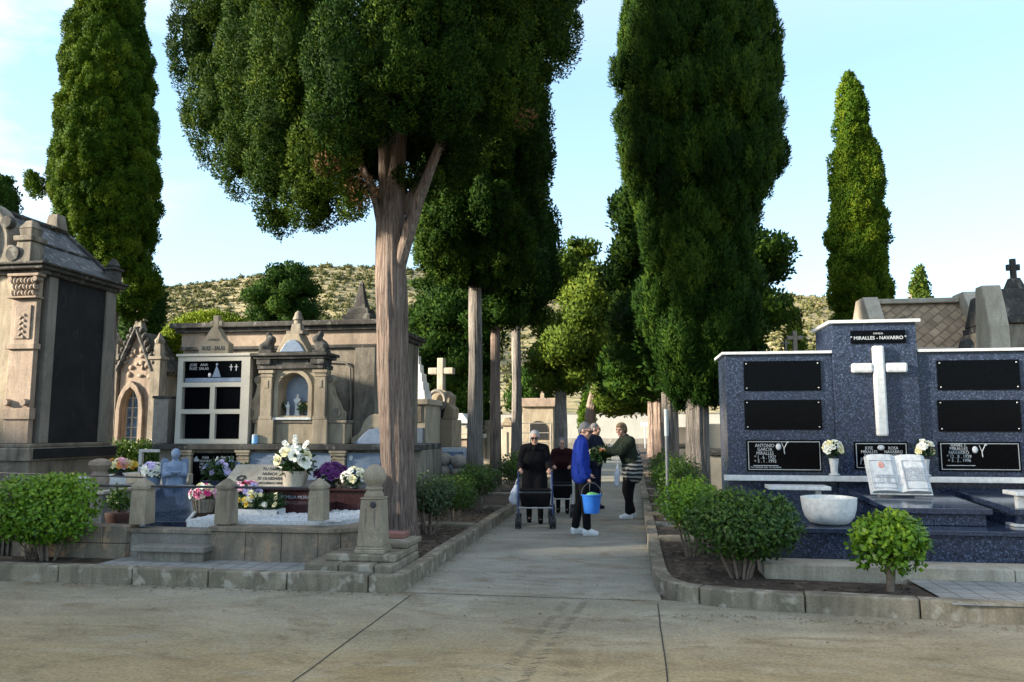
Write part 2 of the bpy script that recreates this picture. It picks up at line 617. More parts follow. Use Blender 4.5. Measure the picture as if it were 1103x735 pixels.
    def remesh(self, name, mat, parent, voxel=.012, smooth=6, local=True, solid=True):
        """union of all the pieces as one continuous skin"""
        off = wloc(parent) if (parent and not local) else Vector((0, 0, 0))
        tmp = bpy.data.objects.new('tmp', self.mesh('tmp', off))
        COL.objects.link(tmp)
        r = tmp.modifiers.new('r', 'REMESH')
        r.mode = 'VOXEL'
        r.voxel_size = voxel
        if smooth:
            s = tmp.modifiers.new('s', 'SMOOTH')
            s.iterations = smooth
            s.factor = .5
        dg = bpy.context.evaluated_depsgraph_get()
        me = bpy.data.meshes.new_from_object(tmp.evaluated_get(dg))
        bpy.data.objects.remove(tmp)
        me.name = name
        me.polygons.foreach_set('use_smooth', [True] * len(me.polygons))
        me.materials.clear()
        return link(name, me, M[mat], parent)


def text(name, s, size, loc, mat, parent, rot=(PI / 2, 0, 0), ex=.0015, align='CENTER', bold=0.0, space=1.0, sx=1.0):
    cu = bpy.data.curves.new(name, 'FONT')
    cu.body = s
    cu.size = size
    cu.extrude = ex
    cu.align_x = align
    cu.align_y = 'CENTER'
    cu.offset = bold
    cu.space_line = space
    cu.resolution_u = 3
    tmp = bpy.data.objects.new('tmp', cu)
    COL.objects.link(tmp)
    dg = bpy.context.evaluated_depsgraph_get()
    me = bpy.data.meshes.new_from_object(tmp.evaluated_get(dg))
    bpy.data.objects.remove(tmp)
    me.name = name
    o = link(name, me, M[mat], parent)
    o.location = Vector(loc) - (wloc(parent) if parent else Vector())
    o.rotation_euler = rot
    o.scale = (sx, 1, 1)
    return o


def arc(cx, cz, r, a0, a1, n, rz=None):
    rz = rz or r
    return [(cx + r * math.cos(a0 + (a1 - a0) * i / n), cz + rz * math.sin(a0 + (a1 - a0) * i / n)) for i in range(n + 1)]


# ------------------------------------------------------------------ foliage
def unit(a):
    return a / (np.linalg.norm(a, axis=1, keepdims=True) + 1e-9)


def cube_sphere(k=3):
    vs, fs = [], []
    for ax in range(3):
        for sg in (-1, 1):
            o = len(vs)
            for i in range(k + 1):
                for j in range(k + 1):
                    p = [0, 0, 0]
                    p[ax] = sg
                    p[(ax + 1) % 3] = (-1 + 2 * i / k) * sg
                    p[(ax + 2) % 3] = -1 + 2 * j / k
                    vs.append(p)
            for i in range(k):
                for j in range(k):
                    fs.append((o + i * (k + 1) + j, o + (i + 1) * (k + 1) + j, o + (i + 1) * (k + 1) + j + 1, o + i * (k + 1) + j + 1))
    return unit(np.array(vs, float)), np.array(fs, int)


CS_V, CS_F = cube_sphere(3)


def np_mesh(name, V, Q, tint, mat, parent=None, off=(0, 0, 0), clump=None):
    me = bpy.data.meshes.new(name)
    V = (V - np.array(off)).astype(np.float32)
    n = len(Q)
    me.vertices.add(len(V))
    me.vertices.foreach_set('co', V.ravel())
    me.loops.add(4 * n)
    me.loops.foreach_set('vertex_index', Q.astype(np.int32).ravel())
    me.polygons.add(n)
    me.polygons.foreach_set('loop_start', np.arange(0, 4 * n, 4, dtype=np.int32))
    me.update(calc_edges=True)
    at_ = me.attributes.new('tint', 'FLOAT', 'FACE')
    at_.data.foreach_set('value', np.clip(tint, 0, 1).astype(np.float32))
    if clump is not None:
        ac = me.attributes.new('clump', 'FLOAT_VECTOR', 'FACE')
        ac.data.foreach_set('vector', clump.astype(np.float32).ravel())
    return link(name, me, M[mat] if isinstance(mat, str) else mat, parent)


def leaf_quads(P, Nr, L, W, up=.5, jit=.5, D=None):
    n = len(P)
    d = unit((Nr if D is None else D) * (1 - up) + np.array([0, 0, 1.0]) * up + rng.normal(0, jit, (n, 3)))
    s = unit(np.cross(d, Nr + rng.normal(0, jit, (n, 3))))
    L = L * rng.uniform(.65, 1.3, (n, 1))
    W = W * rng.uniform(.7, 1.2, (n, 1))
    V = np.stack([P, P + d * L * .5 + s * W * .5, P + d * L, P + d * L * .5 - s * W * .5], 1).reshape(-1, 3)
    return V, np.arange(4 * n).reshape(n, 4)


def lobed(c, r, dens, L, W, up=.5, jit=.5, core=.8, tint_l=None, tint_s=.16, back=1.0, rough=.22, sub=None, subdens=1.0):
    """sprigs over many lobes; c (K,3) centres, r (K,3) radii, dens sprigs per square metre.
    sub = (w, h): every lobe is first covered with small knobs of that size"""
    K = len(c)
    if tint_l is None:
        tint_l = rng.normal(.45, .12, K)
    cc, cr, ct, cout = c, r, tint_l, None
    if sub:
        area = 4 * PI * (((r[:, 0] * r[:, 1]) ** 1.6 + (r[:, 0] * r[:, 2]) ** 1.6 + (r[:, 1] * r[:, 2]) ** 1.6) / 3) ** (1 / 1.6)
        cnt = np.maximum(8, (area * subdens / (sub[0] * sub[1] * .62))).astype(int)
        idx = np.repeat(np.arange(K), cnt)
        u = unit(rng.normal(size=(len(idx), 3)))
        P = c[idx] + u * r[idx] * rng.uniform(.76, 1.02, (len(idx), 1))
        keep = (u[:, 1] < .25) | (rng.random(len(idx)) < back)
        for s in range(0, len(P), 4000):
            d = ((P[s:s + 4000, None, :] - c[None]) / r[None])
            q_ = (d ** 2).sum(2)
            q_[np.arange(len(q_)), idx[s:s + 4000]] = 9
            keep[s:s + 4000] &= q_.min(1) > .30
        P, u, idx = P[keep], u[keep], idx[keep]
        k = rng.uniform(.6, 1.35, (len(P), 1))
        cc = P
        cr = np.concatenate([np.full((len(P), 2), sub[0] * .5), np.full((len(P), 1), sub[1] * .5)], 1) * k
        ct = tint_l[idx] + rng.normal(0, .15, len(P))
        cout = unit(u / r[idx])
    area = 4 * PI * (((cr[:, 0] * cr[:, 1]) ** 1.6 + (cr[:, 0] * cr[:, 2]) ** 1.6 + (cr[:, 1] * cr[:, 2]) ** 1.6) / 3) ** (1 / 1.6)
    cnt = np.maximum(5, (area * dens)).astype(int)
    idx = np.repeat(np.arange(len(cc)), cnt)
    u = unit(rng.normal(size=(len(idx), 3)))
    if sub:
        keep = (u * cout[idx]).sum(1) > -.35
        idx, u = idx[keep], u[keep]
    elif back < 1:
        keep = (u[:, 1] < .2) | (rng.random(len(idx)) < back)
        idx, u = idx[keep], u[keep]
    rr = 1 - rough + rng.random((len(idx), 1)) * rough * 1.5
    P = cc[idx] + u * cr[idx] * rr
    Nn = unit(u / cr[idx])
    if sub:
        Nn = unit(Nn + .5 * cout[idx])
    V, Q = leaf_quads(P, Nn, L, W, up, jit)
    tint = ct[idx] + rng.normal(0, tint_s, len(idx))
    Vs, Qs, Ts, Ns = [V], [Q], [tint], [Nn]
    o = len(V)
    if core > 0:
        core = min(core, .58) if sub else core
        cv = (CS_V[None] * r[:, None, :] * core * rng.uniform(.9, 1.1, (K, len(CS_V), 1)) + c[:, None, :]).reshape(-1, 3)
        cf = (CS_F[None] + (np.arange(K) * len(CS_V))[:, None, None]).reshape(-1, 4) + o
        fn_ = unit(CS_V[CS_F].mean(1))
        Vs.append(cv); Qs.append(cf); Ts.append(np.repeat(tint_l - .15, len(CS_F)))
        Ns.append(np.tile(fn_, (K, 1)))
        if sub:   # loose sprigs over the inside of every clump
            n2 = np.maximum(20, r.prod(1) ** (2 / 3) * 12 * core ** 2 * dens * .45).astype(int)
            i2 = np.repeat(np.arange(K), n2)
            u2 = unit(rng.normal(size=(len(i2), 3)))
            N2 = unit(u2 / r[i2])
            V2, Q2 = leaf_quads(c[i2] + u2 * r[i2] * core * rng.uniform(.95, 1.25, (len(i2), 1)), N2, L * 1.2, W * 1.3, up, jit)
            o2 = sum(len(x) for x in Vs)
            Vs.append(V2); Qs.append(Q2 + o2); Ts.append(tint_l[i2] + rng.normal(0, tint_s, len(i2))); Ns.append(N2)
    return np.concatenate(Vs), np.concatenate(Qs), np.concatenate(Ts), np.concatenate(Ns)


def outline(pts, Y):
    """(y, left x, right x) measurements of a crown standing at depth Y -> heights, centre xs, radii"""
    z, xc, r = [], [], []
    for py, xl, xr in sorted(pts, key=lambda p: -p[0]):
        a, b = at(xl, py, Y), at(xr, py, Y)
        z.append((a.z + b.z) / 2); xc.append((a.x + b.x) / 2); r.append((b.x - a.x) / 2)
    return np.array(z), np.array(xc), np.array(r)


def crown_lobes(z, xc, r, Y, w, h, jit=.25, squash=1.0, spacing=1.0, inner=.72):
    cs, rs = [], []
    zz = z[0] + h * .35
    while zz < z[-1]:
        rad = np.interp(zz, z, r); cx = np.interp(zz, z, xc)
        lw = min(w, rad * .9)
        ring = max(rad - lw * .5, 0.02)
        n = max(3, int(2 * PI * ring / (lw * .92 * spacing)))
        a0 = rng.random() * 6.28
        for i in range(n):
            a = a0 + 2 * PI * (i + rng.uniform(-.3, .3)) / n
            q = rng.uniform(.75, 1.3)
            rg = ring * rng.uniform(1 - jit * .6, 1 + jit * .25)
            cs.append((cx + rg * math.cos(a), Y + rg * math.sin(a) * squash, min(zz + rng.uniform(-.4, .4) * h, z[-1] - .12)))
            rs.append((lw * .5 * q, lw * .5 * q, min(h * .5 * q * rng.uniform(.85, 1.25), max(.12, cs[-1][2] - z[0] + .08), max(.15, z[-1] - cs[-1][2] + .05))))
        zz += h * .55 * spacing
    zz = z[0] + .3
    while inner > 0 and zz < z[-1] - .2:
        rad = np.interp(zz, z, r); cx = np.interp(zz, z, xc)
        k = max(rad * inner, .08)
        cs.append((cx, Y, zz)); rs.append((k, k * squash, min(max(k * .9, .3), zz - z[0] + .05)))
        zz += max(k * .8, .3)
    return np.array(cs), np.array(rs)


def trunk_mesh(name, pts, rad, mat, parent, n=52, flute=.10, limbs=(), seed=0):
    mb = MB()

    def fn(a, j, p):
        q = noise.noise(Vector((math.cos(a) * 2.6 + seed, math.sin(a) * 2.6, p.z * .35)))
        q2 = noise.noise(Vector((math.cos(a) * 6 + seed, math.sin(a) * 6, p.z * .8 + 9)))
        q3 = noise.noise(Vector((math.cos(a) * 13 + seed, math.sin(a) * 13, p.z * .55 + 4)))
        return 1 + flute * q * 1.7 + flute * q2 * 1.1 + flute * .75 * q3

    def fine(P, Rr, k=10):
        P = [Vector(p) for p in P]
        o, ro = [], []
        for i in range(len(P) - 1):
            for s in range(k):
                t = s / k
                o.append(P[i].lerp(P[i + 1], t)); ro.append(Rr[i] * (1 - t) + Rr[i + 1] * t)
        o.append(P[-1]); ro.append(Rr[-1])
        return o, ro
    P, Rr = fine(pts, rad)
    mb.tube(P, Rr, n, True, fn)
    for lp, lr in limbs:
        P, Rr = fine(lp, lr, 6)
        mb.tube(P, Rr, max(10, n // 2), True, fn)
    return mb.build(name, mat, parent, smooth=True, ang=60)


def cypress(name, label, Y, out, base_px, trunk_r, w, h, dens, L, W, mat='cyp', barkm='bark', group=None, up=.6, jit=.45,
            back=.55, core=.8, limbs=(), zbase=.12, tint_fn=None, spacing=1.0, lobejit=.25, extra=None, X=None, inner=.72, rough=.22, sub=None, subdens=1.0, big=None, tpath=None):
    z, xc, r = outline(out, Y)
    bx = X if X is not None else at(base_px, 470, Y).x
    t = thing(name, label, 'tree', (bx, Y, zbase), 0, group)
    top = z[0] + (z[-1] - z[0]) * .6
    if tpath:
        trunk_mesh('trunk', [at(p[0], p[1], Y) for p in tpath], [p[2] for p in tpath], barkm, t, limbs=limbs, seed=bx)
    else:
        trunk_mesh('trunk', [(bx, Y, zbase - .05), (bx, Y, zbase + .35), (bx + rng.uniform(-.05, .05), Y, (zbase + z[0]) / 2 + .3), (bx * .92 + .08 * xc[0], Y, z[0] + .6), (xc[len(xc) // 2] * .5 + bx * .5, Y, top)],
                   [trunk_r * 1.3, trunk_r * 1.08, trunk_r, trunk_r * .9, trunk_r * .3], barkm, t, limbs=limbs, seed=bx)
    c, rr = crown_lobes(z, xc, r, Y, w, h, lobejit, 1.0, spacing, inner)
    if big is not None:
        keep = c[:, 1] > Y + .35
        c[:, 1] = Y + (c[:, 1] - Y) * .38
        c = np.concatenate([c[keep], big[0]]); rr = np.concatenate([rr[keep], big[1]])
    if extra is not None:
        c = np.concatenate([c, extra[0]]); rr = np.concatenate([rr, extra[1]])
    tl = rng.normal(.42, .13, len(c))
    if tint_fn is not None:
        tl = tl + tint_fn(c)
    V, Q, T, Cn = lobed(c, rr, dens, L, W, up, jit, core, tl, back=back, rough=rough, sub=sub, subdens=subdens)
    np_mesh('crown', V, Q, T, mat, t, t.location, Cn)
    return t


def bush(name, label, loc, size, n, mat, leaf=.05, stems=5, group=None, flat=.5, lift=.25, cat='bush', lumps=16, parent_mat='wood', shape='round', tint=.5, wid=.62):
    """size = (half x, half y, height), crown starts at lift"""
    t = thing(name, label, cat, loc, 0, group)
    hx, hy, H = size
    zc = (lift + H) / 2
    hz = (H - lift) / 2
    k = lumps
    u = unit(rng.normal(size=(k, 3)))
    if shape == 'box':
        u = np.clip(u * 1.5, -1, 1)
        u[:, 2] = np.clip(u[:, 2] * 1.2, -1, 1)
    f = .52
    c = u * np.array([hx, hy, hz]) * f + np.array([0, 0, zc])
    r = np.array([hx, hy, hz])[None] * rng.uniform(.42, .56, (k, 1))
    c = np.concatenate([c, [[0, 0, zc]]]); r = np.concatenate([r, [[hx * .6, hy * .6, hz * .6]]])
    idx = rng.integers(0, len(c), n)
    uu = unit(rng.normal(size=(n, 3)))
    P = c[idx] + uu * r[idx] * (1.05 - .5 * rng.random((n, 1)) ** 2)
    Nn = unit(uu + np.array([0, 0, .5]))
    tg = unit(np.cross(Nn, rng.normal(size=(n, 3))))
    V, Q = leaf_quads(P, Nn, leaf, leaf * wid, .12, .3, unit(tg + .45 * Nn))
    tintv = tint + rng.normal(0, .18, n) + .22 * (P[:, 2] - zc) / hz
    np_mesh('leaves', V, Q, tintv, mat, t, (0, 0, 0), unit(P - np.array([0, 0, zc - hz * .3])))
    mb = MB()
    for i in range(stems):
        a = 2 * PI * i / stems + random.random()
        b = Vector((math.cos(a) * hx * .12, math.sin(a) * hy * .12, -.04))
        e = Vector((math.cos(a) * hx * .55, math.sin(a) * hy * .55, zc + hz * .2))
        m1 = b.lerp(e, .45) + Vector((random.uniform(-.04, .04), random.uniform(-.04, .04), .03))
        mb.tube([b, m1, e], [.016, .012, .006], 7)
        mb.tube([m1, m1 + Vector((random.uniform(-.2, .2) * hx * 2, random.uniform(-.1, .1), hz))], [.009, .004], 6)
    mb.build('stems', parent_mat, t, smooth=True, local=True)
    return t

# ------------------------------------------------------------------ light and shade settings
SHADE_TREES = [(-19, 9.0, .50), (-18.7, 7.0, .55), (-19.2, 5.0, .57), (-18.8, 3.0, .60), (-19.4, 1.0, .62), (-19.8, -1.1, .65), (-20.2, -3.3, .64), (-20.4, -5.5, .66), (-20.8, -7.7, .64), (-21, -9.9, .64)]  # unseen trees added to cast shade: place and scale
SKY_STR, SUN_STR, SUN_ANG, EXPO = .13, 3.6, 5, 2.5
CLOUD = (2.3, 2.35, 2.3)
VEIL = [(0.0, (.74, .82, .82)), (.2, (.56, .76, .86)), (.42, (.42, .66, .84)), (.62, (.80, .83, .82)), (1.0, (.90, .90, .86))]
VEIL_GAIN, VEIL_MIX = 1.75, .7
# ================================================================== THE SETTING


def sheet(name, poly, z, mat, thick=0.0, kind='structure'):
    mb = MB()
    if thick:
        mb.pxy(poly, z - thick, z)
    else:
        mb.add([(x, y, z) for x, y in poly], [tuple(range(len(poly)))])
    o = mb.build(name, mat)
    return tag(o, kind=kind)


def grid_sheet(name, x0, x1, y0, y1, z, mat):
    return sheet(name, [(x0, y0), (x1, y0), (x1, y1), (x0, y1)], z, mat)


PX0, PX1 = -2.25, 0.18
grid_sheet('ground', -900, 900, -300, 1200, -.03, 'dirt')
grid_sheet('forecourt_pavement', -40, 40, -30, 7.6, -.004, 'concrete')
grid_sheet('path', PX0 - .06, PX1 + .06, 7.55, 90, 0, 'concrete')
RK = [(.18, 80), (.18, 8.75), (.19, 8.2), (.25, 7.82), (.42, 7.55), (.75, 7.40), (1.41, 7.28), (3.15, 7.12), (6, 6.88), (14, 6.2)]
LK = [(-40, 7.5), (-2.42, 7.49), (-2.29, 7.53), (-2.25, 7.66), (-2.25, 80)]
o = sheet('cemetery_ground', [(-60, 7.58), (-2.34, 7.58), (-2.34, 80), (-60, 80)], .10, 'dirt', .12)
o = sheet('cemetery_ground', [(.27, 80), (.27, 8.2), (.5, 7.62), (1.4, 7.4), (14, 6.3), (60, 6.3), (60, 80)], .10, 'dirt', .12)


def resample(P, step):
    P = [Vector((x, y, 0)) for x, y in P]
    out = [P[0]]
    acc = 0
    for a, b in zip(P[:-1], P[1:]):
        L = (b - a).length
        s = step - acc
        while s <= L:
            out.append(a.lerp(b, s / L))
            s += step
        acc = L - (s - step)
    return out


def kerb(P, w, h, step, side=1):
    mb = MB()
    pts = resample(P, step / 5)
    for i in range(0, len(pts) - 5, 5):
        seg = pts[i:i + 6]
        hh = h + random.uniform(-.008, .008)
        bot, top = [], []
        for j, p in enumerate(seg):
            t = (pts[min(i + j + 1, len(pts) - 1)] - pts[max(i + j - 1, 0)]).normalized()
            n = Vector((-t.y, t.x, 0)) * side
            if j == 0: p = p + t * .006
            if j == 5: p = p - t * .006
            bot.append(p); top.append((n, p))
        outer = [(p.x, p.y) for p in bot]
        inner = [((p + n * w).x, (p + n * w).y) for n, p in top]
        mb.pxy(outer + inner[::-1], -.05, hh)
    o = mb.build('kerb', 'kerb', bevel=.014)
    return tag(o, kind='structure')


kerb(RK, .15, .155, .92, 1)
kerb(LK, .15, .165, .85, 1)

# expansion joints of the concrete, two dark sawn grooves
for x, xx in ((-2.21, -2.15), (.185, .20)):
    mb = MB()
    P = [(x + (xx - x) * t + random.uniform(-.004, .004), -4 + 11.45 * t) for t in [i / 40 for i in range(41)]]
    for a, b in zip(P[:-1], P[1:]):
        mb.add([(a[0] - .005, a[1], 0), (a[0] + .005, a[1], 0), (b[0] + .005, b[1], 0), (b[0] - .005, b[1], 0)], [(0, 1, 2, 3)])
    tag(mb.build('pavement_joint', plain('joint_filler', (.035, .032, .028), .9)), kind='structure')

# paving in front of the low wall and of the granite tomb
grid_sheet('pavement', -5.75, -3.3, 7.66, 8.25, .145, 'paving')
grid_sheet('pavement', 2.62, 14, 7.1, 8.4, .145, 'paving')
# planting soil along the path, both sides, and under the clipped bushes
sheet('bed_soil', [(-3.45, 8.7), (-2.42, 8.7), (-2.42, 78), (-3.45, 78)], .13, 'soil')
sheet('bed_soil', [(.34, 78), (.34, 8.2), (.45, 7.78), (.85, 7.57), (1.5, 7.44), (2.62, 7.34), (2.62, 8.0), (1.28, 8.1), (1.28, 78)], .13, 'soil')
grid_sheet('bed_soil', -7.3, -5.75, 7.66, 8.25, .13, 'soil')
for y in (11.55, 14.2, 17.2, 20.4, 24, 28, 32):
    mb = MB().box(-3.3, -2.40, y, y + .32, .05, .172)
    tag(mb.build('bed_divider', 'kerb', bevel=.01), kind='structure')
for y in (10.55, 12.1, 13.6, 15.1, 17, 19, 22, 26, 30):
    mb = MB().box(.33, 1.2, y, y + .3, .05, .172)
    tag(mb.build('bed_divider', 'kerb', bevel=.01), kind='structure')
# faint tyre tracks left across the concrete
mb = MB()
for k in range(2):
    for i in range(46):
        y = 4.9 + i * .055
        x = -.95 + k * .17 + (y - 4.9) * .11 + random.uniform(-.008, .008)
        if random.random() < .25: continue
        s = .05 * (1 if k else -1)
        mb.add([(x, y, 0), (x + .075, y + s, 0), (x + .075, y + s + .014, 0), (x, y + .014, 0)], [(0, 1, 2, 3)])
tag(mb.build('tyre_tracks', plain('tyre_dust', (.26, .22, .15), .85)), kind='stuff')
# dry leaves and needles blown against the kerbs
mb = MB()
for i in range(420):
    k = random.random()
    if k < .4: x, y = random.uniform(-7, -2.3), 7.47 - abs(random.gauss(0, .10))
    elif k < .7: x, y = random.uniform(.3, 3.2), 7.05 - abs(random.gauss(0, .12)) - .0
    elif k < .85: x, y = -2.22 + abs(random.gauss(0, .06)), random.uniform(7.6, 14)
    else: x, y = random.uniform(-4, 3), random.uniform(5, 10)
    a_, s = random.uniform(0, 6.28), random.uniform(.008, .022)
    u, v_ = Vector((math.cos(a_), math.sin(a_), 0)) * s, Vector((-math.sin(a_), math.cos(a_), 0)) * s * .45
    p_ = Vector((x, y, .004))
    mb.add([p_ - u, p_ - v_ + Vector((0, 0, .004)), p_ + u, p_ + v_ + Vector((0, 0, .005))], [(0, 1, 2, 3)])
tag(mb.build('dry_leaves', plain('dry_leaf', (.13, .085, .04), .8, 0, .5, 3)), kind='stuff')
# soil crumbs and small stones in the beds
mb = MB()
for i in range(900):
    if i % 2:
        x, y = random.uniform(.4, 2.5), random.uniform(7.55, 10.4)
        if x > 1.25 and y > 8.0 or y < 7.9 - .35 * min(1, x - .35): continue
    else:
        x, y = random.uniform(-3.3, -2.45), random.uniform(8.8, 14)
    s = random.uniform(.006, .022)
    mb.ellip((x, y, .132 + s * .3), (s, s * random.uniform(.6, 1), s * .6), 5, 4)
tag(mb.build('soil_crumbs', 'soil'), kind='stuff')


# ------------------------------------------------------------------ hills
def hill():
    tab = [(-700, 330), (-300, 326), (0, 318), (90, 314), (165, 309), (250, 300), (300, 292), (345, 286), (400, 287), (470, 292), (560, 300), (650, 308), (760, 316), (820, 318), (860, 317), (890, 318), (960, 326), (1050, 345), (1150, 370), (1500, 420)]
    az, tn = [], []
    for px, py in tab:
        d = ray(px, py)
        az.append(math.atan2(d.x, d.y)); tn.append(d.z / math.hypot(d.x, d.y))
    R0, RC, R1 = 170, 430, 640
    na, nr = 260, 70
    A = np.linspace(az[0], az[-1], na)
    vs, fs = [], []

    def height(a, r):
        t = np.interp(a, az, tn)
        q = min(1, (r - R0) / (RC - R0))
        base = t * RC * (q ** 1.15 if r <= RC else 1 - .25 * (r - RC) / (R1 - RC))
        x, y = math.sin(a) * r, math.cos(a) * r
        n = noise.noise(Vector((x * .012, y * .012, 0))) * 9 + noise.noise(Vector((x * .04, y * .04, 3))) * 3 + noise.noise(Vector((x * .15, y * .15, 3))) * .8
        n -= 4
        return x, y, EYE * (q > 0) + base + n * min(1, q * 2) * min(1.0, max(.15, abs(r - RC) / 120)) - (1 - min(1, q * 20)) * 3
    for i in range(na):
        for j in range(nr):
            vs.append(height(A[i], R0 + (R1 - R0) * j / (nr - 1)))
    for i in range(na - 1):
        for j in range(nr - 1):
            k = i * nr + j
            fs.append((k, k + 1, k + nr + 1, k + nr))
    mb = MB().add(vs, fs)
    tag(mb.build('hill', 'hill', smooth=True), kind='structure')
    # shrubs scattered over the slope
    n = 11500
    aa = rng.uniform(ray(-60, 300).x / ray(-60, 300).y, ray(1350, 300).x / ray(1350, 300).y, n)
    rr_ = 215 + 240 * rng.random(n) ** .8
    P = np.array([height(math.atan(a), r) for a, r in zip(aa, rr_)])
    s = rng.uniform(.35, 1.15, n) * np.where(rng.random(n) < .1, 1.7, 1)
    c = P + np.stack([0 * s, 0 * s, s * .35], 1)
    r = np.stack([s * rng.uniform(.8, 1.3, n), s * rng.uniform(.8, 1.3, n), s * .75], 1)
    V, Q, T, _c = lobed(c, r, 1.6, 1.0, .7, .3, .6, .85, rng.normal(.5, .25, n))
    tag(np_mesh('hillside_scrub', V, Q, T, 'scrub'), kind='stuff')


hill()

# ================================================================== RIGHT: NAVY GRANITE FAMILY TOMB
YW = 10.7
TD = .85
mt = thing('granite_tomb', 'navy blue speckled granite family tomb with a tall white cross and black niche plaques', 'tomb', (at(944, 470, YW).x, YW, .1))
xl = at(783, 450, YW).x
xr = at(1190, 450, YW).x
tx0, tx1, _, tz1 = rc(898, 349, 989, 510, YW)
_, _, _, wz = rc(783, 382, 1103, 510, YW)
wz = at(840, 382, YW).z
ledz = at(880, 512, YW).z
mb = MB()
mb.box(xl, tx0, YW, YW + TD, .1, wz)
mb.box(tx0, tx1, YW - .06, YW + TD, .1, tz1)
mb.box(tx1, xr, YW, YW + TD, .1, wz)
mb.build('wall', 'navy', mt, bevel=.006)
cz = .075
mb = MB()
mb.box(xl - .05, tx0 - .004, YW - .05, YW + TD + .05, wz + .002, wz + .04)
mb.box(tx1 + .004, xr + .05, YW - .05, YW + TD + .05, wz + .002, wz + .04)
mb.build('coping', 'white', mt, bevel=.006)
MB().box(tx0 - .05, tx1 + .05, YW - .11, YW + TD + .05, tz1 + .002, tz1 + .045).build('tower_cap', 'white', mt, bevel=.006)
mb = MB().box(xl - .07, xr + .05, YW - .17, YW - .062, ledz - .07, ledz)
mb.build('ledge', 'white', mt, bevel=.006)


def plaque(x0, x1, z0, z1, y, frame=False, studs=True):
    p = MB().box(x0, x1, y - .022, y - .003, z0, z1).build('plaque', 'black', mt, bevel=.004)
    if studs:
        for sx in (x0 + .035, x1 - .035):
            for sz in (z0 + .035, z1 - .035):
                MB().ellip((sx, y - .024, sz), (.011, .008, .011), 10, 6).build('stud', 'steel', p, smooth=True)
    if frame:
        mb = MB()
        i, w = .02, .009
        for a in ((x0 + i, x1 - i, z0 + i, z0 + i + w), (x0 + i, x1 - i, z1 - i - w, z1 - i), (x0 + i, x0 + i + w, z0 + i + w, z1 - i - w), (x1 - i - w, x1 - i, z0 + i + w, z1 - i - w)):
            mb.box(a[0], a[1], y - .026, y - .0215, a[2], a[3])
        mb.build('border', 'steel', p)
    return p


def portrait(cx, cz, y, p, sx=.035, sz=.045):
    MB().ellip((cx, y - .024, cz), (sx, .008, sz), 20, 8).build('portrait', 'letters', p, smooth=True)
    MB().ellip((cx, y - .030, cz), (sx * .72, .004, sz * .72), 16, 6).build('photograph', 'portrait', p, smooth=True)


for a in ((801, 389, 884, 421), (802, 431, 885, 463)):
    x0, x1, z0, z1 = rc(*a, YW); plaque(x0, x1, z0, z1, YW)
for a in ((1009, 388, 1098, 420), (1010, 431, 1099, 465)):
    x0, x1, z0, z1 = rc(*a, YW); plaque(x0, x1, z0, z1, YW)


def rose(cx, cz, y, p):
    mb = MB()
    mb.tube([(cx + .005, y - .024, cz - .10), (cx, y - .026, cz - .03), (cx + .04, y - .024, cz + .05)], .006, 6)
    mb.tube([(cx, y - .026, cz - .03), (cx - .03, y - .024, cz + .05)], .004, 6)
    mb.ellip((cx + .05, y - .026, cz + .055), (.016, .01, .012), 8, 6)
    mb.build('metal_flower', 'letters', p, smooth=True)


x0, x1, z0, z1 = rc(804, 474, 885, 508, YW)
p = plaque(x0, x1, z0, z1, YW, True, False)
text('inscription', 'ANTONIO\nGARCIA\nMIRALLES\n* 1 . 6 . 1927\n+ 5 . 1 . 1992', .062, (x0 + .235, YW - .025, z0 + .235), 'letters', p, sx=.85, space=.82)
MB().box(x0 + .08, x0 + .40, YW - .026, YW - .0215, z0 + .072, z0 + .080).build('rule', 'letters', p)
text('inscription', 'TU FAMILIA NO TE OLVIDA', .032, (x0 + .24, YW - .025, z0 + .052), 'letters', p)
portrait(x0 + .41, z1 - .09, YW, p)
rose(x0 + .48, z1 - .085, YW, p)
x0, x1, z0, z1 = rc(1011, 476, 1099, 508, YW)
p = plaque(x0, x1, z0, z1, YW, True, False)
text('inscription', 'ISABEL J.\nMIRALLES\nNAVARRO\n* 12 . 8 . 1929\n+ 3 . 2 . 1996', .060, (x0 + .235, YW - .025, z0 + .235), 'letters', p, sx=.85, space=.82)
MB().box(x0 + .08, x0 + .42, YW - .026, YW - .0215, z0 + .07, z0 + .078).build('rule', 'letters', p)
portrait(x0 + .43, z1 - .10, YW, p)
rose(x0 + .51, z1 - .095, YW, p)
x0, x1, z0, z1 = rc(920, 476, 978, 506, YW - .06)
p = plaque(x0, x1, z0, z1, YW - .06, True, False)
text('inscription', 'JOSE\nMIRALLES\nREYES\n8 . 3 . 1921\n7 . 10 . 1987', .056, (x0 + .18, YW - .085, (z0 + z1) / 2), 'letters', p, sx=.85, space=.85)
text('inscription', 'ROSA\nNAVARRO\nGARRIDO\n2 . 5 . 1924\n1 . 4 . 2003', .056, (x1 - .18, YW - .085, (z0 + z1) / 2), 'letters', p, sx=.85, space=.85)
portrait((x0 + x1) / 2, z1 - .075, YW - .06, p, .045, .034)
x0, x1, z0, z1 = rc(916, 356, 975, 370, YW - .06)
p = plaque(x0, x1, z0, z1, YW - .06, False, False)
text('inscription', 'FAMILIA', .034, ((x0 + x1) / 2, YW - .086, z1 - .045), 'letters', p)
text('inscription', '" MIRALLES - NAVARRO "', .062, ((x0 + x1) / 2, YW - .086, z0 + .068), 'letters', p, bold=.001)
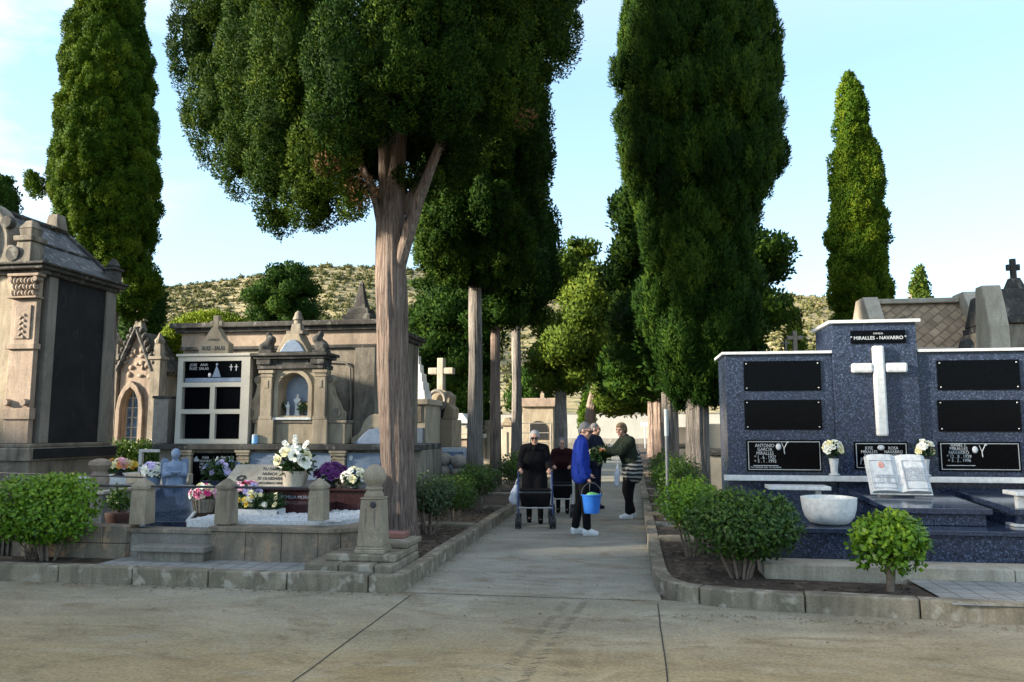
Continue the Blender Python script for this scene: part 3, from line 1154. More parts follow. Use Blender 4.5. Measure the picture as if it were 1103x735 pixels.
# white cross with a raised square section
cx0, cx1, cz0, cz1 = rc(940.5, 373, 953, 470, YW - .06)
hx0, hx1, hz0, hz1 = rc(916, 391.5, 976, 402, YW - .06)
mb = MB()
yc = YW - .062
cxm = (cx0 + cx1) / 2
mb.box(cx0, cx1, yc - .09, yc, cz0, cz1)
mb.box(hx0, cx0 - .002, yc - .085, yc, hz0, hz1)
mb.box(cx1 + .002, hx1, yc - .085, yc, hz0, hz1)
mb.build('cross', 'white', mt, bevel=.028)

# base platform, steps and sloped grave slabs in front of the wall
YF = 8.62
pz = .52
mb = MB()
mb.box(xl - .02, xr, YF, YW - .002, .12, pz)
mb.build('platform', 'navy', mt, bevel=.008)
MB().box(xl - .06, xr + .1, YF - .05, YW - .1, pz + .002, pz + .05).build('platform_top', 'navytop', mt, bevel=.006)
mb = MB()
x = xl + .02
while x < xr:
    mb.box(x, min(x + 1.15, xr), YF - .42, YF - .004, .09, .30 if False else .255)
    x += 1.158
mb.build('white_step', 'palestone', mt, bevel=.008)


def slab(px_l, px_r, label, name='grave_slab'):
    y0, y1 = 8.95, YW - .18
    xa, xb = px_l, px_r
    t = thing(name, label, 'grave slab', ((xa + xb) / 2, (y0 + y1) / 2, pz + .05), 0, 'granite slabs before the blue tomb')
    zb = pz + .052
    mb = MB().box(xa + .05, xb - .05, y0 + .05, y1, zb, zb + .12)
    mb.build('slab_base', 'navy', t, bevel=.006)
    mb = MB().hexa([(xa, y0, zb + .122), (xb, y0, zb + .122), (xb, y1, zb + .20), (xa, y1, zb + .20)],
                   [(xa, y0, zb + .185), (xb, y0, zb + .185), (xb, y1, zb + .265), (xa, y1, zb + .265)])
    mb.build('slab_top', 'navytop', t, bevel=.008)
    return t


sx0 = at(914, 530, YW - .2).x
sx1 = at(1008, 533, YW - .2).x
slab(sx0, sx1, 'polished navy granite grave slab carrying the open white marble book')
slab(sx1 + .22, sx1 + 1.35, 'polished navy granite grave slab right of the one carrying the book, cut by the photo edge')

# ---- open marble book on the first slab
bk = thing('stone_book', 'open white marble book with a tiny portrait on its left page', 'memorial', (at(972, 535, 9.8).x, 9.8, .85), R_(-4))
TI = R_(56)
w, h = .32, .50


def page(sg):
    vs_b, vs_t = [], []
    prof = [(0, .012), (.06, .045), (.16, .055), (.28, .045), (w, .022)]
    mb = MB()
    poly = [(sg * a, b) for a, b in prof] + [(sg * w, -.02), (0, -.02)]
    mb._prism([(x, 0, z) for x, z in poly], [(x, h, z) for x, z in poly])
    return mb


rotm = Matrix.Rotation(TI, 4, 'X')
for sg in (-1, 1):
    o = page(sg).build('page', 'white', bk, bevel=.004, local=True)
    o.matrix_local = rotm
    for s_, z in ((.036, h - .05),):
        pass
o = MB().box(-w - .02, w + .02, -.012, h + .012, -.045, -.021).build('cover', 'white', bk, bevel=.006, local=True)
o.matrix_local = rotm
o = MB().box(-.20, .20, .22, .30, -.12, .22).build('support', 'white', bk, bevel=.01, local=True)
o.location = (0, .02, .06)


def booktext(s, size, x, y, mat='engraved', zz=.058):
    o = text('inscription', s, size, (0, 0, 0), mat, None, (0, 0, 0), .001)
    o.parent = bk
    o.matrix_local = rotm @ Matrix.Translation((x, y, zz))


booktext('JUAN ANTONIO\nMIRALLES GARCIA\n4 . 6 . 1962\n9 . 11 . 2001\nTUS PADRES Y HERMANOS', .026, -.17, .15)
booktext('NO LLORES SI ME AMAS\nSI CONOCIERAS EL DON\nDE DIOS Y LO QUE ES\nEL CIELO, SI PUDIERAS\nOIR EL CANTICO DE LOS\nANGELES Y VERME ENTRE\nELLOS, SI POR UN INSTANTE\nPUDIERAS CONTEMPLAR', .024, .17, .22)
o = MB().ellip((0, 0, 0), (.036, .045, .006), 18, 6).build('portrait', 'photo', bk, smooth=True, local=True)
o.matrix_local = rotm @ Matrix.Translation((-.18, .345, .056))
mb = MB()
for s in (-1, 1):
    c0, c1 = (.05, .31)
    for a in ((c0, c1, .03, .034), (c0, c1, .405, .409), (c0, c0 + .004, .034, .405), (c1 - .004, c1, .034, .405)):
        xa, xb = sorted((s * a[0], s * a[1]))
        mb.box(xa, xb, a[2], a[3], .05, .057)
o = mb.build('border', 'engraved', bk, local=True)
o.matrix_local = rotm


# ------------------------------------------------------------------ flowers
def bloom_mesh(rings=((9, 1.0, .25), (7, .7, .55), (5, .4, .8)), seed=1):
    mb = MB()
    rnd = random.Random(seed)
    for n, r, z in rings:
        for i in range(n):
            a = 2 * PI * (i + rnd.uniform(-.2, .2)) / n
            d = Vector((math.cos(a), math.sin(a), 0)); s = Vector((-d.y, d.x, 0))
            b = d * .08
            m_ = d * r * .6 + Vector((0, 0, z * .5))
            t = d * r * rnd.uniform(.85, 1.1) + Vector((0, 0, z * .75))
            wv = r * .34
            mb.add([b - s * wv * .3, b + s * wv * .3, m_ + s * wv, m_ - s * wv, t + s * wv * .6, t - s * wv * .6], [(0, 1, 2, 3), (3, 2, 4, 5)])
    mb.ellip((0, 0, .12), (.22, .22, .15), 8, 5)
    return mb


_bl = {}


def bloom(parent, loc, r, mat, seed=1, face=None, name='bloom'):
    k = (mat, seed)
    if k not in _bl:
        me = bloom_mesh(seed=seed).mesh('bloom')
        me.materials.append(M[mat])
        _bl[k] = me
    o = bpy.data.objects.new(name, _bl[k])
    COL.objects.link(o)
    o.parent = parent
    o.location = loc
    o.scale = (r, r, r)
    f = Vector(face if face else (random.uniform(-.5, .5), -.8, random.uniform(.3, .9)))
    o.rotation_euler = f.to_track_quat('Z', 'Y').to_euler()
    return o


def bouquet(name, label, cat, loc, rad, h, cols, n, br, leafn=350, group=None, leaf=.06, vase=None, squash=(1, 1, 1), leafmat='flowerleaf', zc=None):
    """flowers with leaves about a centre lifted to h above loc"""
    t = thing(name, label, cat, loc, 0, group)
    c = Vector((0, 0, h))
    u = unit(rng.normal(size=(leafn, 3)))
    P = u * np.array([rad * squash[0], rad * squash[1], rad * squash[2]]) * rng.uniform(.35, .95, (leafn, 1)) + np.array([0, 0, h - rad * .12])
    V, Q = leaf_quads(P, u, leaf, leaf * .42, .3, .5)
    np_mesh('leaves', V, Q, rng.normal(.45, .2, leafn), leafmat, t)
    for i in range(n):
        for _ in range(20):
            d = Vector(rng.normal(size=3)).normalized()
            if d.y < .35 and d.z > -.25: break
        q = Vector((d.x * rad * squash[0], d.y * rad * squash[1], d.z * rad * squash[2])) * random.uniform(.75, 1.0) + c
        bloom(t, q, br * random.uniform(.8, 1.2), cols[i % len(cols)], i % 3 + 1, (d.x + .1, d.y - .5, d.z + .35))
    if vase: vase(t)
    return t


def vase_white(t, h=.22, r=.055, mat='white'):
    MB().lathe(0, 0, [(r * .95, 0), (r * 1.25, .008), (r * 1.25, .022), (r * .8, .03), (r * .85, h * .5), (r * 1.1, h - .012), (r * 1.15, h), (r * .9, h)], 20).build('vase', mat, t, smooth=True, local=True)


for px, ly, q in ((899, 'white flowers in a white vase on the ledge between left niche plaque and central plaque', 1), (997, 'white flowers in a white vase on the ledge just behind the open marble book', 2)):
    v = at(px, 511, YW - .125)
    bouquet('flower_vase', ly, 'vase of flowers', (v.x, YW - .115, ledz + .001), .115, .34, ['petalwhite', 'petalwhite', 'petalcream'], 13, .05, 160, 'white flower vases on the granite tomb', .06, vase_white)

# ---- round white bowl planter
bw = at(894, 572, 8.98)
t = thing('bowl_planter', 'big round white bowl planter standing on the granite platform behind the clipped bush', 'planter', (bw.x, 8.98, pz + .052))
MB().lathe(0, 0, [(.16, 0), (.22, .015), (.275, .08), (.30, .16), (.312, .25), (.315, .285), (.29, .29), (.28, .24), (.2, .2)], 40, .92, .92).build('bowl', 'brightwhite', t, smooth=True, local=True)
MB().lathe(0, 0, [(.278, .235), (.274, .245), (.05, .255)], 30, .92, .92).build('soil', 'soil', t, smooth=True, local=True)


def side_table(xa, xb, ya, zt, postx, label):
    t = thing('marble_shelf', label, 'stand', ((xa + xb) / 2, ya, pz + .052), 0, 'white marble shelf stands on the granite platform')
    MB().box(xa, xb, ya - .16, ya + .16, zt - .045, zt).build('top', 'white', t, bevel=.008)
    MB().box(postx - .035, postx + .035, ya - .035, ya + .035, pz + .08, zt - .047).build('post', 'white', t, bevel=.005)
    MB().box(postx - .11, postx + .11, ya - .11, ya + .11, pz + .052, pz + .08).build('foot', 'white', t, bevel=.005)
    return t


xa, xb, z0, z1 = rc(826, 523, 892, 530, 9.6)
side_table(xa, xb, 9.6, z1, at(881, 540, 9.6).x, 'slim white marble shelf on a short post left of the open marble book')
xa, xb, z0, z1 = rc(1087, 529, 1150, 534, 9.1)
side_table(xa, xb, 9.1, z1, at(1098, 540, 9.1).x, 'white marble shelf on a post at the right edge of the photo')

# ================================================================== RIGHT BACKGROUND: vault with tiled roof, stone tomb with cross
YV = 18.5
x0, x1, zb, zt = rc(960, 313, 1056, 372, YV)
t = thing('roofed_vault', 'sandstone burial vault with a brown tiled pitched roof behind the granite tomb', 'vault', ((x0 + x1) / 2, YV + 2, .1))
mb = MB().box(x0 - .1, x1 + .1, YV + .1, YV + 3.4, .1, zb - .25)
mb.build('wall', 'palestone', t, bevel=.02)
MB().box(x0 - .2, x1 + .2, YV - .08, YV + 3.6, zb - .25, zb - .05).build('cornice', 'palestone', t, bevel=.02)
RD = 1.15
mb = MB().pyz([(YV + .02, zb - .05), (YV + .02 + RD, zt - .1), (YV + .1 + 2 * RD, zb - .05)], x0, x1)
mb.build('roof', 'rooftile', t)
MB().box(x0, x1, YV + RD - .12, YV + RD + .14, zt - .12, zt).build('ridge', 'palestone', t, bevel=.02)
lx = at(944, 372, YV).x
mb = MB().pyz([(YV - .12, zb - .05), (YV + RD - .3, zt + .02), (YV + RD + .3, zt + .02), (YV + 2 * RD + .2, zb - .05)], lx, x0 - .003)
mb.build('gable', 'palestone', t, bevel=.02)
mb = MB().pyz([(YV - .12, zb - .05), (YV + RD - .3, zt + .1), (YV + RD + .3, zt + .1), (YV + 2 * RD + .2, zb - .05)], x1 + .003, x1 + .4)
mb.build('gable', 'palestone', t, bevel=.02)
vx = at(978, 355, YV).x
mb = MB().pxz([(vx - .14, zb + .05), (vx + .14, zb + .05), (vx + .14, zb + .42), (vx, zb + .72), (vx - .14, zb + .42)], YV + .12, YV + .7)
mb.build('roof_vent', 'oldstone', t, bevel=.01)
YS = 16.6
x0, x1, zb, zt = rc(1062, 305, 1150, 378, YS)
t = thing('stone_tomb', 'pale stone tomb with dark weathered top and a small stone cross at the right edge', 'tomb', ((x0 + x1) / 2, YS, .1))
xs = at(1078, 340, YS).x
mb = MB().box(xs + .1, x1, YS, YS + 2.0, .1, zb + .55)
mb.build('wall', 'oldstone', t, bevel=.02)
mb = MB().pyz([(YS - .12, .1), (YS - .12, zb + .5), (YS - .02, zb + .9), (YS + .12, zt), (YS + .42, zt), (YS + .5, zb + .6), (YS + .58, zb + .3), (YS + .58, .1)], x0, xs + .098)
mb.build('buttress', 'palestone', t, bevel=.03)
MB().box(xs + .1, x1, YS - .1, YS + 2.1, zb + .552, zb + .68).build('cornice', 'darktrim', t, bevel=.02)
MB().pyz([(YS - .04, zb + .682), (YS + .3, zt - .05), (YS + 1.6, zt - .05), (YS + 2.0, zb + .682)], xs + .1, x1).build('roof', 'darktrim', t, bevel=.03)
kx0, kx1, kz0, kz1 = rc(1088, 279, 1094.5, 306, YS + .7)
km = (kx0 + kx1) / 2
mb = MB().frus(km, YS + .7, zt - .06, kz0 + .12, .2, .14, .09, .08).box(km - .055, km + .055, YS + .66, YS + .74, kz0 + .12, kz1)
mb.box(km - .13, km - .057, YS + .662, YS + .738, kz1 - .25, kz1 - .12).box(km + .057, km + .13, YS + .662, YS + .738, kz1 - .25, kz1 - .12)
mb.build('cross', 'darktrim', t, bevel=.012)
x0, x1, zb, zt = rc(1037, 362, 1050, 379, 14.2)
t = thing('gravestone', 'small dark round-topped gravestone showing above the granite coping', 'gravestone', ((x0 + x1) / 2, 14.2, .1))
MB().box((x0 + x1) / 2 - .6, (x0 + x1) / 2 + .6, 14.15, 14.9, .1, zb - .1).build('pedestal', 'plaster', t, bevel=.02)
MB().pxz([(x0 - .03, zb - .1), (x1 + .03, zb - .1), (x1, zb + .1)] + arc((x0 + x1) / 2, zt - .12, (x1 - x0) * .42, 0, PI, 8) + [(x0, zb + .1)], 14.2, 14.4).build('stone', 'darktrim', t, bevel=.015)
# grey crosses seen over the coping left of the tower
for i, (px, w_, top, Y_, lb) in enumerate(((856, 17, 357, 21, 'weathered grey stone cross standing against the hillside above the granite coping'), (846, 9, 366, 24, 'smaller grey stone cross left of the weathered one above the granite coping'))):
    x0, x1, zb, zt = rc(px - w_ / 2, top, px + w_ / 2, 380, Y_)
    t = thing('stone_cross', lb, 'cross', ((x0 + x1) / 2, Y_, .1), 0, 'grey crosses behind the granite tomb')
    m_ = (x0 + x1) / 2
    a = (x1 - x0) * .13
    MB().frus(m_, Y_, .1, zb - .25, .5, .4, .35, .3).build('pedestal', 'plaster', t, bevel=.02)
    zc_ = zt - (x1 - x0) * .45
    mb = MB().box(m_ - a, m_ + a, Y_ - .08, Y_ + .08, zb - .25, zt).box(x0, m_ - a - .002, Y_ - .075, Y_ + .075, zc_ - a, zc_ + a).box(m_ + a + .002, x1, Y_ - .075, Y_ + .075, zc_ - a, zc_ + a)
    mb.build('cross', 'plaster', t, bevel=.015)
# low pale graves seen between the trunk and the granite tomb
for i, (px0, px1, py0, py1, Y_, lb, m_) in enumerate(((764, 784, 484, 500, 15.5, 'low pale grave with a dark slab seen left of the granite tomb', 'palestone'), (720, 742, 478, 494, 24, 'pale grey box grave between the far trunks on the right', 'plaster'))):
    x0, x1, zb, zt = rc(px0, py0, px1 + 10, py1, Y_)
    t = thing('box_grave', lb, 'grave', ((x0 + x1) / 2, Y_, .1))
    MB().box(x0, x1, Y_, Y_ + 2, .1, zt - .12).build('body', m_, t, bevel=.015)
    MB().box(x0 - .06, x1 + .06, Y_ - .06, Y_ + 2.06, zt - .118, zt - .04).build('slab', 'darktrim', t, bevel=.01)
    MB().box(x0 + .1, x1 - .1, Y_ + 1.6, Y_ + 1.8, zt - .038, zt + .5).build('headstone', m_, t, bevel=.02)
# grey pole between the bush and the trunk
pp = gnd(719, 512, .13)
pY = 13.0
pp = at(719, 512, pY)
t = thing('pole', 'thin grey metal pole with a paler sleeve at its top beside the right cypress trunk', 'pole', (pp.x, pY, .13))
MB().tube([(0, 0, 0), (0, 0, at(719, 470, pY).z - .13)], .03, 12).tube([(0, 0, 0), (0, 0, .02)], .08, 16).build('post', 'lampsteel', t, smooth=True, local=True)
MB().tube([(0, 0, at(719, 470, pY).z - .128), (0, 0, at(719, 441, pY).z - .13)], .036, 12).build('sleeve', 'whitepole', t, smooth=True, local=True)
# ================================================================== LEFT: LOW ENCLOSURE WALL WITH POSTS AND RAIL
YL = 8.19
we = thing('enclosure_wall', 'low sandstone block wall with pointed posts and a dark iron rail round the graves', 'low wall', (-5.2, YL, .1))
zt_ = at(230, 567, YL).z
xs_ = [at(p, 580, YL).x for p in (-150, 18, 60, 136, 158, 228, 330)]
mb = MB()
TH = .24


def blocks(x0, x1, z0, z1, y, th, n, rows=2, courses=None):
    hz = (z1 - z0) / rows
    for r in range(rows):
        w = (x1 - x0) / n
        o = (r % 2) * w * .4
        xa = x0
        while xa < x1 - .02:
            xb = min(x1, xa + w - (o if xa == x0 else 0))
            j = random.uniform(-.006, .006)
            mb.box(xa + .003, xb - .003, y + j, y + th, z0 + r * hz + .003, z0 + (r + 1) * hz - .003)
            xa = xb


blocks(-9.5, xs_[3], .1, zt_ - .02, YL, TH, 5)
blocks(xs_[5] - .02, -3.42, .1, zt_ - .055, YL, TH, 3, 1)
# the end of the wall bends back along a quarter circle
ex, ey, er = -3.42, YL + .62, .62
for k in range(3):
    a0, a1 = -PI / 2 + k * PI / 6, -PI / 2 + (k + 1) * PI / 6 - .012
    P = [(ex + er * .75 * math.cos(a), ey + er * math.sin(a)) for a in (a0, (a0 + a1) / 2, a1)]
    Q_ = [(ex + (er * .75 - TH) * math.cos(a), ey + (er - TH) * math.sin(a)) for a in (a1, (a0 + a1) / 2, a0)]
    mb.pxy(P + Q_, .1, zt_ - .055)
mb.build('wall_blocks', 'lowwall', we, bevel=.008)
mb = MB()
mb.box(xs_[5] - .03, -3.42, YL - .03, YL + TH + .02, zt_ - .053, zt_)
for k in range(6):
    a0, a1 = -PI / 2 + k * PI / 12, -PI / 2 + (k + 1) * PI / 12
    P = [(ex + (er * .75 + .03) * math.cos(a), ey + (er + .03) * math.sin(a)) for a in (a0, a1)]
    Q_ = [(ex + (er * .75 - TH - .02) * math.cos(a), ey + (er - TH - .02) * math.sin(a)) for a in (a1, a0)]
    mb.pxy(P + Q_, zt_ - .053, zt_)
mb.build('coping', 'lowwall', we, bevel=.008)
# recessed gate panel with two steps
mb = MB()
mb.box(xs_[3], xs_[5] - .025, YL + .07, YL + TH, .1, zt_ - .10)
mb.build('recessed_panel', 'plaster', we, bevel=.006)
mb = MB().box(xs_[3] - .0, xs_[5] - .03, YL + .05, YL + TH + .03, zt_ - .098, zt_ - .05)
mb.build('threshold', 'oldstone', we, bevel=.006)
sxa, sxb, sz0, sz1 = rc(146, 588, 224, 600, YL - .12)
MB().box(sxa, sxb, YL - .2, YL + .068, sz1 - .06, sz1).build('step', 'plaster', we, bevel=.008)
mb2 = MB().box(sxa + .04, sxb - .04, YL - .15, YL + .066, .1, sz1 - .062).build('step_base', 'oldstone', we, bevel=.008)


def wallpost(px0, px1, ptop, pbase, y=YL):
    a, b, z0, z1 = rc(px0, ptop, px1, pbase, y)
    m_ = (a + b) / 2 - .02; hw = (b - a) / 2 * .78
    cy = y + .05 + hw
    mb = MB()
    zc_ = z1 - hw * .95
    mb.frus(m_, cy, z0, zc_ - .05, hw * 1.0, hw * 1.0, hw * .93, hw * .93)
    mb.frus(m_, cy, zc_ - .049, zc_ - .028, hw * .86, hw * .86, hw * .86, hw * .86)
    mb.frus(m_, cy, zc_ - .027, zc_ + .01, hw * .98, hw * .98, hw * 1.02, hw * 1.02)
    mb.frus(m_, cy, zc_ + .011, z1, hw * .98, hw * .98, hw * .12, hw * .12)
    for s in (-.4, 0, .4):   # flutes on the front
        mb.box(m_ + s * hw - .008, m_ + s * hw + .008, cy - hw * 1.012, cy - hw * .9, z0 + .06, zc_ - .11)
    mb.build('post', 'sand', we, bevel=.007)
    return m_, cy, z0, z1


posts = [wallpost(a, b, 516, 566) for a, b in ((-60, -38), (136, 158), (228, 250))] + [wallpost(329, 351, 516, 562, YL)]
rz1 = at(240, 526, YL).z
mb = MB()
pr = sorted(posts)
for a, b in zip(pr[:-1], pr[1:]):
    mb.tube([(a[0] + .1, a[1], rz1), (b[0] - .1, b[1], rz1)], .014, 8)
mb.tube([(pr[0][0] + .1, pr[0][1], rz1 - .0 + .14), (pr[1][0] - .02, pr[1][1], rz1 + .10)], .009, 8)
mb.build('rail', 'iron', we, smooth=True)
# blocked opening with a dark grille at the far left
gx0, gx1, gz0, gz1 = rc(-12, 556, 10, 602, YL - .03)
mb = MB()
for i in range(5):
    x = gx0 + (gx1 - gx0) * i / 4
    mb.box(x - .012, x + .012, YL - .04, YL - .015, gz0, gz1)
for i in range(4):
    z = gz0 + (gz1 - gz0) * i / 3
    mb.box(gx0 - .012, gx1 + .012, YL - .014, YL - .003, z - .012, z + .012)
mb.build('grille', 'iron', we)

# ---- big carved stone post on its stepped plinth
px0, px1, z0, z1 = rc(340, 598, 452, 616, 7.85)
t = thing('stone_plinth', 'low two-step plinth of weathered stone at the path corner under the carved post', 'plinth', (-2.8, 8.1, .1))
mb = MB()
for xa, xb in ((-3.36, -3.0), (-2.99, -2.62), (-2.61, -2.42)):
    mb.box(xa, xb, 7.70, 8.7, .12, .225)
mb.build('lower_course', 'kerb', t, bevel=.014)
mb = MB().box(-3.2, -2.44, 7.86, 8.75, .227, .30).box(-2.75, -2.44, 8.3, 8.9, .302, .36)
mb.build('upper_course', 'kerb', t, bevel=.016)
MB().box(-2.92, -2.58, 8.62, 8.86, .362, .42).build('red_slab', stone('red_brick', (.20, .09, .075), (.30, .15, .12)), t, bevel=.01)
ob = at(401, 590, 8.02)
t = thing('carved_post', 'tall carved sandstone post with a domed head at the corner of the path', 'stone post', (ob.x, 8.05, .30))
f = (at(401, 500, 8.05).z - .30)
k = f / 1.0
mb = MB()
mb.frus(0, 0, 0, .05 * k, .155, .155, .155, .155)
mb.frus(0, 0, .051 * k, .075 * k, .15, .15, .14, .14)
pts = [(.138, .076), (.118, .62)]
mb.frus(0, 0, .076 * k, .60 * k, .138, .138, .112, .112)
mb.frus(0, 0, .601 * k, .625 * k, .118, .118, .118, .118)
mb.build('shaft', 'sand', t, bevel=.016, local=True)
mb = MB().lathe(0, 0, [(.105, .627 * k), (.107, .65 * k), (.088, .68 * k), (.082, .70 * k), (.094, .715 * k), (.094, .73 * k), (.08, .742 * k), (.088, .77 * k), (.112, .80 * k), (.126, .845 * k), (.124, .885 * k), (.105, .935 * k), (.065, .975 * k), (.022, 1.0 * k)], 28)
mb.build('domed_head', 'sand', t, smooth=True, local=True)
MB().ellip((.03, -.118, .545 * k), (.034, .014, .036), 16, 8).tube([(.03, -.115, .545 * k), (.03, -.14, .545 * k)], .02, 12).build('fitting', 'iron', t, smooth=True, local=True)
mb = MB()
for s in (-.05, .05):
    mb.box(s - .006, s + .006, -.128, -.10, .15 * k, .50 * k)
mb.build('groove', 'oldstone', t, local=True)

# ================================================================== LEFT: NICHE BLOCK, SHRINE, BACK BUILDING
YN = 13.0
nb = thing('niche_block', 'old sandstone niche base with pilasters, black and pale blue plaques and a dark ledge', 'niche block', (at(290, 500, YN).x, YN, .1))
x0, x1, lz0, lz1 = rc(172, 478.5, 404, 484.5, YN)
xr_ = at(455, 480, YN).x
MB().box(x0, xr_, YN, YN + 1.4, .1, lz0 - .002).build('wall', 'oldstone', nb, bevel=.01)
MB().box(x0 - .05, xr_, YN - .16, YN + 1.4, lz0, lz1).build('ledge', 'darktrim', nb, bevel=.012)
for c_, w_ in ((203, 10), (264, 12), (366, 14)):
    a, b, z0, z1 = rc(c_ - w_ / 2, 488, c_ + w_ / 2, 530, YN)
    m_ = (a + b) / 2; hw = (b - a) / 2
    mb = MB().box(a, b, YN - .09, YN - .002, .1, lz0 - .17).box(a - .02, b + .02, YN - .11, YN - .002, .1, .3)
    mb.box(a - .015, b + .015, YN - .105, YN - .002, lz0 - .168, lz0 - .14).box(a + .01, b - .01, YN - .08, YN - .002, lz0 - .139, lz0 - .10)
    mb.box(a - .02, b + .02, YN - .12, YN - .002, lz0 - .099, lz0 - .055).box(a - .04, b + .04, YN - .14, YN - .002, lz0 - .054, lz0 - .003)
    mb.build('pilaster', 'sand', nb, bevel=.008)


def nplaque(a, mat, parent=nb, y=YN, dep=.03):
    x0, x1, z0, z1 = rc(*a, y)
    return MB().box(x0, x1, y - dep, y - .002, z0, z1).build('plaque', mat, parent, bevel=.005), x0, x1, z0, z1


for a, s1 in (((208, 488, 230, 528), 'MARIA\nSALAS RUIZ\n1921 - 1990\nTU FAMILIA'), ((231, 488, 254, 528), 'FRANCISCO\nRUIZ MORA\n1917 - 1984\nTU ESPOSA')):
    p, x0, x1, z0, z1 = nplaque(a, 'black')
    text('inscription', s1, .058, ((x0 + x1) / 2 + .05, YN - .032, z1 - .17), 'letters', p, sx=.8)
    mb = MB()
    for dx, dz in ((0, .03), (-.025, -.01), (.025, -.01)):
        mb.ellip((x0 + .07 + dx, YN - .034, z1 - .12 + dz), (.026, .01, .03), 10, 6)
    mb.build('metal_flower', 'letters', p, smooth=True)
for a, s1 in (((269, 488, 313, 530), 'PEDRO MORA\n1898 - 1961'), ((314, 488, 357, 530), 'ANA LOPEZ\n1902 - 1975')):
    p, x0, x1, z0, z1 = nplaque(a, 'bluemarble')
    text('inscription', s1, .08, ((x0 + x1) / 2 - .1, YN - .032, z1 - .13), 'engraved', p)
p, x0, x1, z0, z1 = nplaque((374, 488, 410, 530), 'bluemarble')
text('inscription', 'LUIS GARCIA PEREZ\nD.E.P.', .07, ((x0 + x1) / 2 + .03, YN - .032, z1 - .09), 'engraved', p)
portrait_ = MB().ellip((x0 + .07, YN - .034, z1 - .09), (.04, .01, .05), 14, 6).build('portrait', 'portrait', p, smooth=True)

# grey plastered stub wall at its left
x0, x1, z0, z1 = rc(173, 430, 189, 480, YN + .3)
t = thing('stub_wall', 'grey plastered stub wall between the niche tower and the gothic chapel', 'wall', ((x0 + x1) / 2, YN + .4, .1))
MB().box(x0, x1 - .002, YN + .05, YN + 2.2, lz1 + .004, z1).build('wall_body', 'plaster', t, bevel=.01)
MB().box(x0 - .02, x1, YN + .03, YN + 2.22, z1 + .002, z1 + .05).build('coping', 'darktrim', t, bevel=.01)

# ---- white framed niche tower
YT = YN + .02
nt_ = thing('niche_tower', 'off-white framed niche tower of five black panels with a named gable and cross', 'niche tower', (at(229, 470, YT).x, YT, lz1))
fx0, fx1, fz0, fz1 = rc(190, 384, 268, 477, YT)
fx0b = fx0
mb = MB().box(fx0, fx1, YT + .11, YT + 1.25, lz1 + .003, fz1)
panels = [(197, 389, 260, 412), (197, 417, 226, 441), (231, 417, 260, 441), (197, 446, 226, 473), (231, 446, 259.5, 473)]
pr_ = [rc(*a, YT) for a in panels]
u0, u1 = pr_[0][0], pr_[0][1]
mb.build('body', 'plaster', nt_, bevel=.01)
mb = MB()
mb.box(fx0, u0, YT, YT + .108, lz1 + .003, fz1)
mb.box(u1, fx1, YT, YT + .108, lz1 + .003, fz1)
mb.box(u0, u1, YT, YT + .108, pr_[0][3], fz1)
mb.box(u0, u1, YT, YT + .108, pr_[1][3], pr_[0][2])
mb.box(u0, u1, YT, YT + .108, pr_[3][3], pr_[1][2])
mb.box(u0, u1, YT, YT + .108, lz1 + .003, pr_[3][2])
mb.box(pr_[1][1], pr_[2][0], YT + .001, YT + .108, pr_[1][2], pr_[1][3])
mb.box(pr_[3][1], pr_[4][0], YT + .001, YT + .108, pr_[3][2], pr_[3][3])
mb.build('frame', 'whiteframe', nt_)
MB().box(fx0 - .03, fx1 + .03, YT - .03, YT + 1.28, fz1 + .002, fz1 + .05).build('cap', 'whiteframe', nt_, bevel=.006)
for i, (a, b, c_, d_) in enumerate(pr_):
    p = MB().box(a + .004, b - .004, YT + .06, YT + .104, c_ + .004, d_ - .004).build('panel', 'black', nt_)
    if i == 0:
        MB().box(a + .02, b - .02, YT + .052, YT + .0595, c_ + .012, c_ + .085).build('landscape_band', 'bluemarble', p)
        text('inscription', 'JOSE\nRUIZ', .07, (a + .17, YT + .057, d_ - .10), 'letters', p)
        text('inscription', 'ANA\nSALAS', .07, (a + .38, YT + .057, d_ - .10), 'letters', p)
        mb = MB().pxz([(a + .55, c_ + .1), (a + .72, c_ + .1), (a + .68, c_ + .22), (a + .63, c_ + .31), (a + .59, c_ + .20)], YT + .052, YT + .0595)
        mb.ellip((a + .64, YT + .054, c_ + .33), (.025, .008, .03), 10, 6)
        mb.build('praying_figure', 'bluemarble', p)
        mb = MB()
        for q in (.0, .10):
            mb.box(b - .24 + q, b - .225 + q, YT + .052, YT + .0595, d_ - .18, d_ - .06).box(b - .265 + q, b - .20 + q, YT + .0515, YT + .0595, d_ - .115, d_ - .10)
        mb.build('emblem', 'letters', p)
        MB().ellip((a + .50, YT + .054, c_ + .14), (.032, .008, .04), 12, 6).build('portrait', 'portrait', p, smooth=True)
gx0, gx1, gz0, gz1 = rc(216, 358, 248, 382, YT + .2)
gm = (gx0 + gx1) / 2
zb = fz1 + .052
mb = MB().pxz([(gx0, zb), (gx1, zb), (gx1, zb + .2), (gx1 - .1, zb + .27), (gm + .1, gz1 + .02), (gm + .06, gz1 + .08), (gm - .06, gz1 + .08), (gm - .1, gz1 + .02), (gx0 + .1, zb + .27), (gx0, zb + .2)], YT + .15, YT + .33)
g = mb.build('gable', 'sand', nt_, bevel=.008)
text('inscription', 'FAMILIA', .065, (gm, YT + .147, zb + .27), 'darkletters', g)
text('inscription', 'RUIZ - SALAS', .105, (gm, YT + .147, zb + .11), 'darkletters', g, sx=.74, bold=.003)
c0, c1, ckz, ctop = rc(227.5, 340, 240.5, 364, YT + .2)
mb = MB().box(gm - .055, gm + .055, YT + .19, YT + .29, gz1 + .082, ctop)
zc_ = ctop - .15
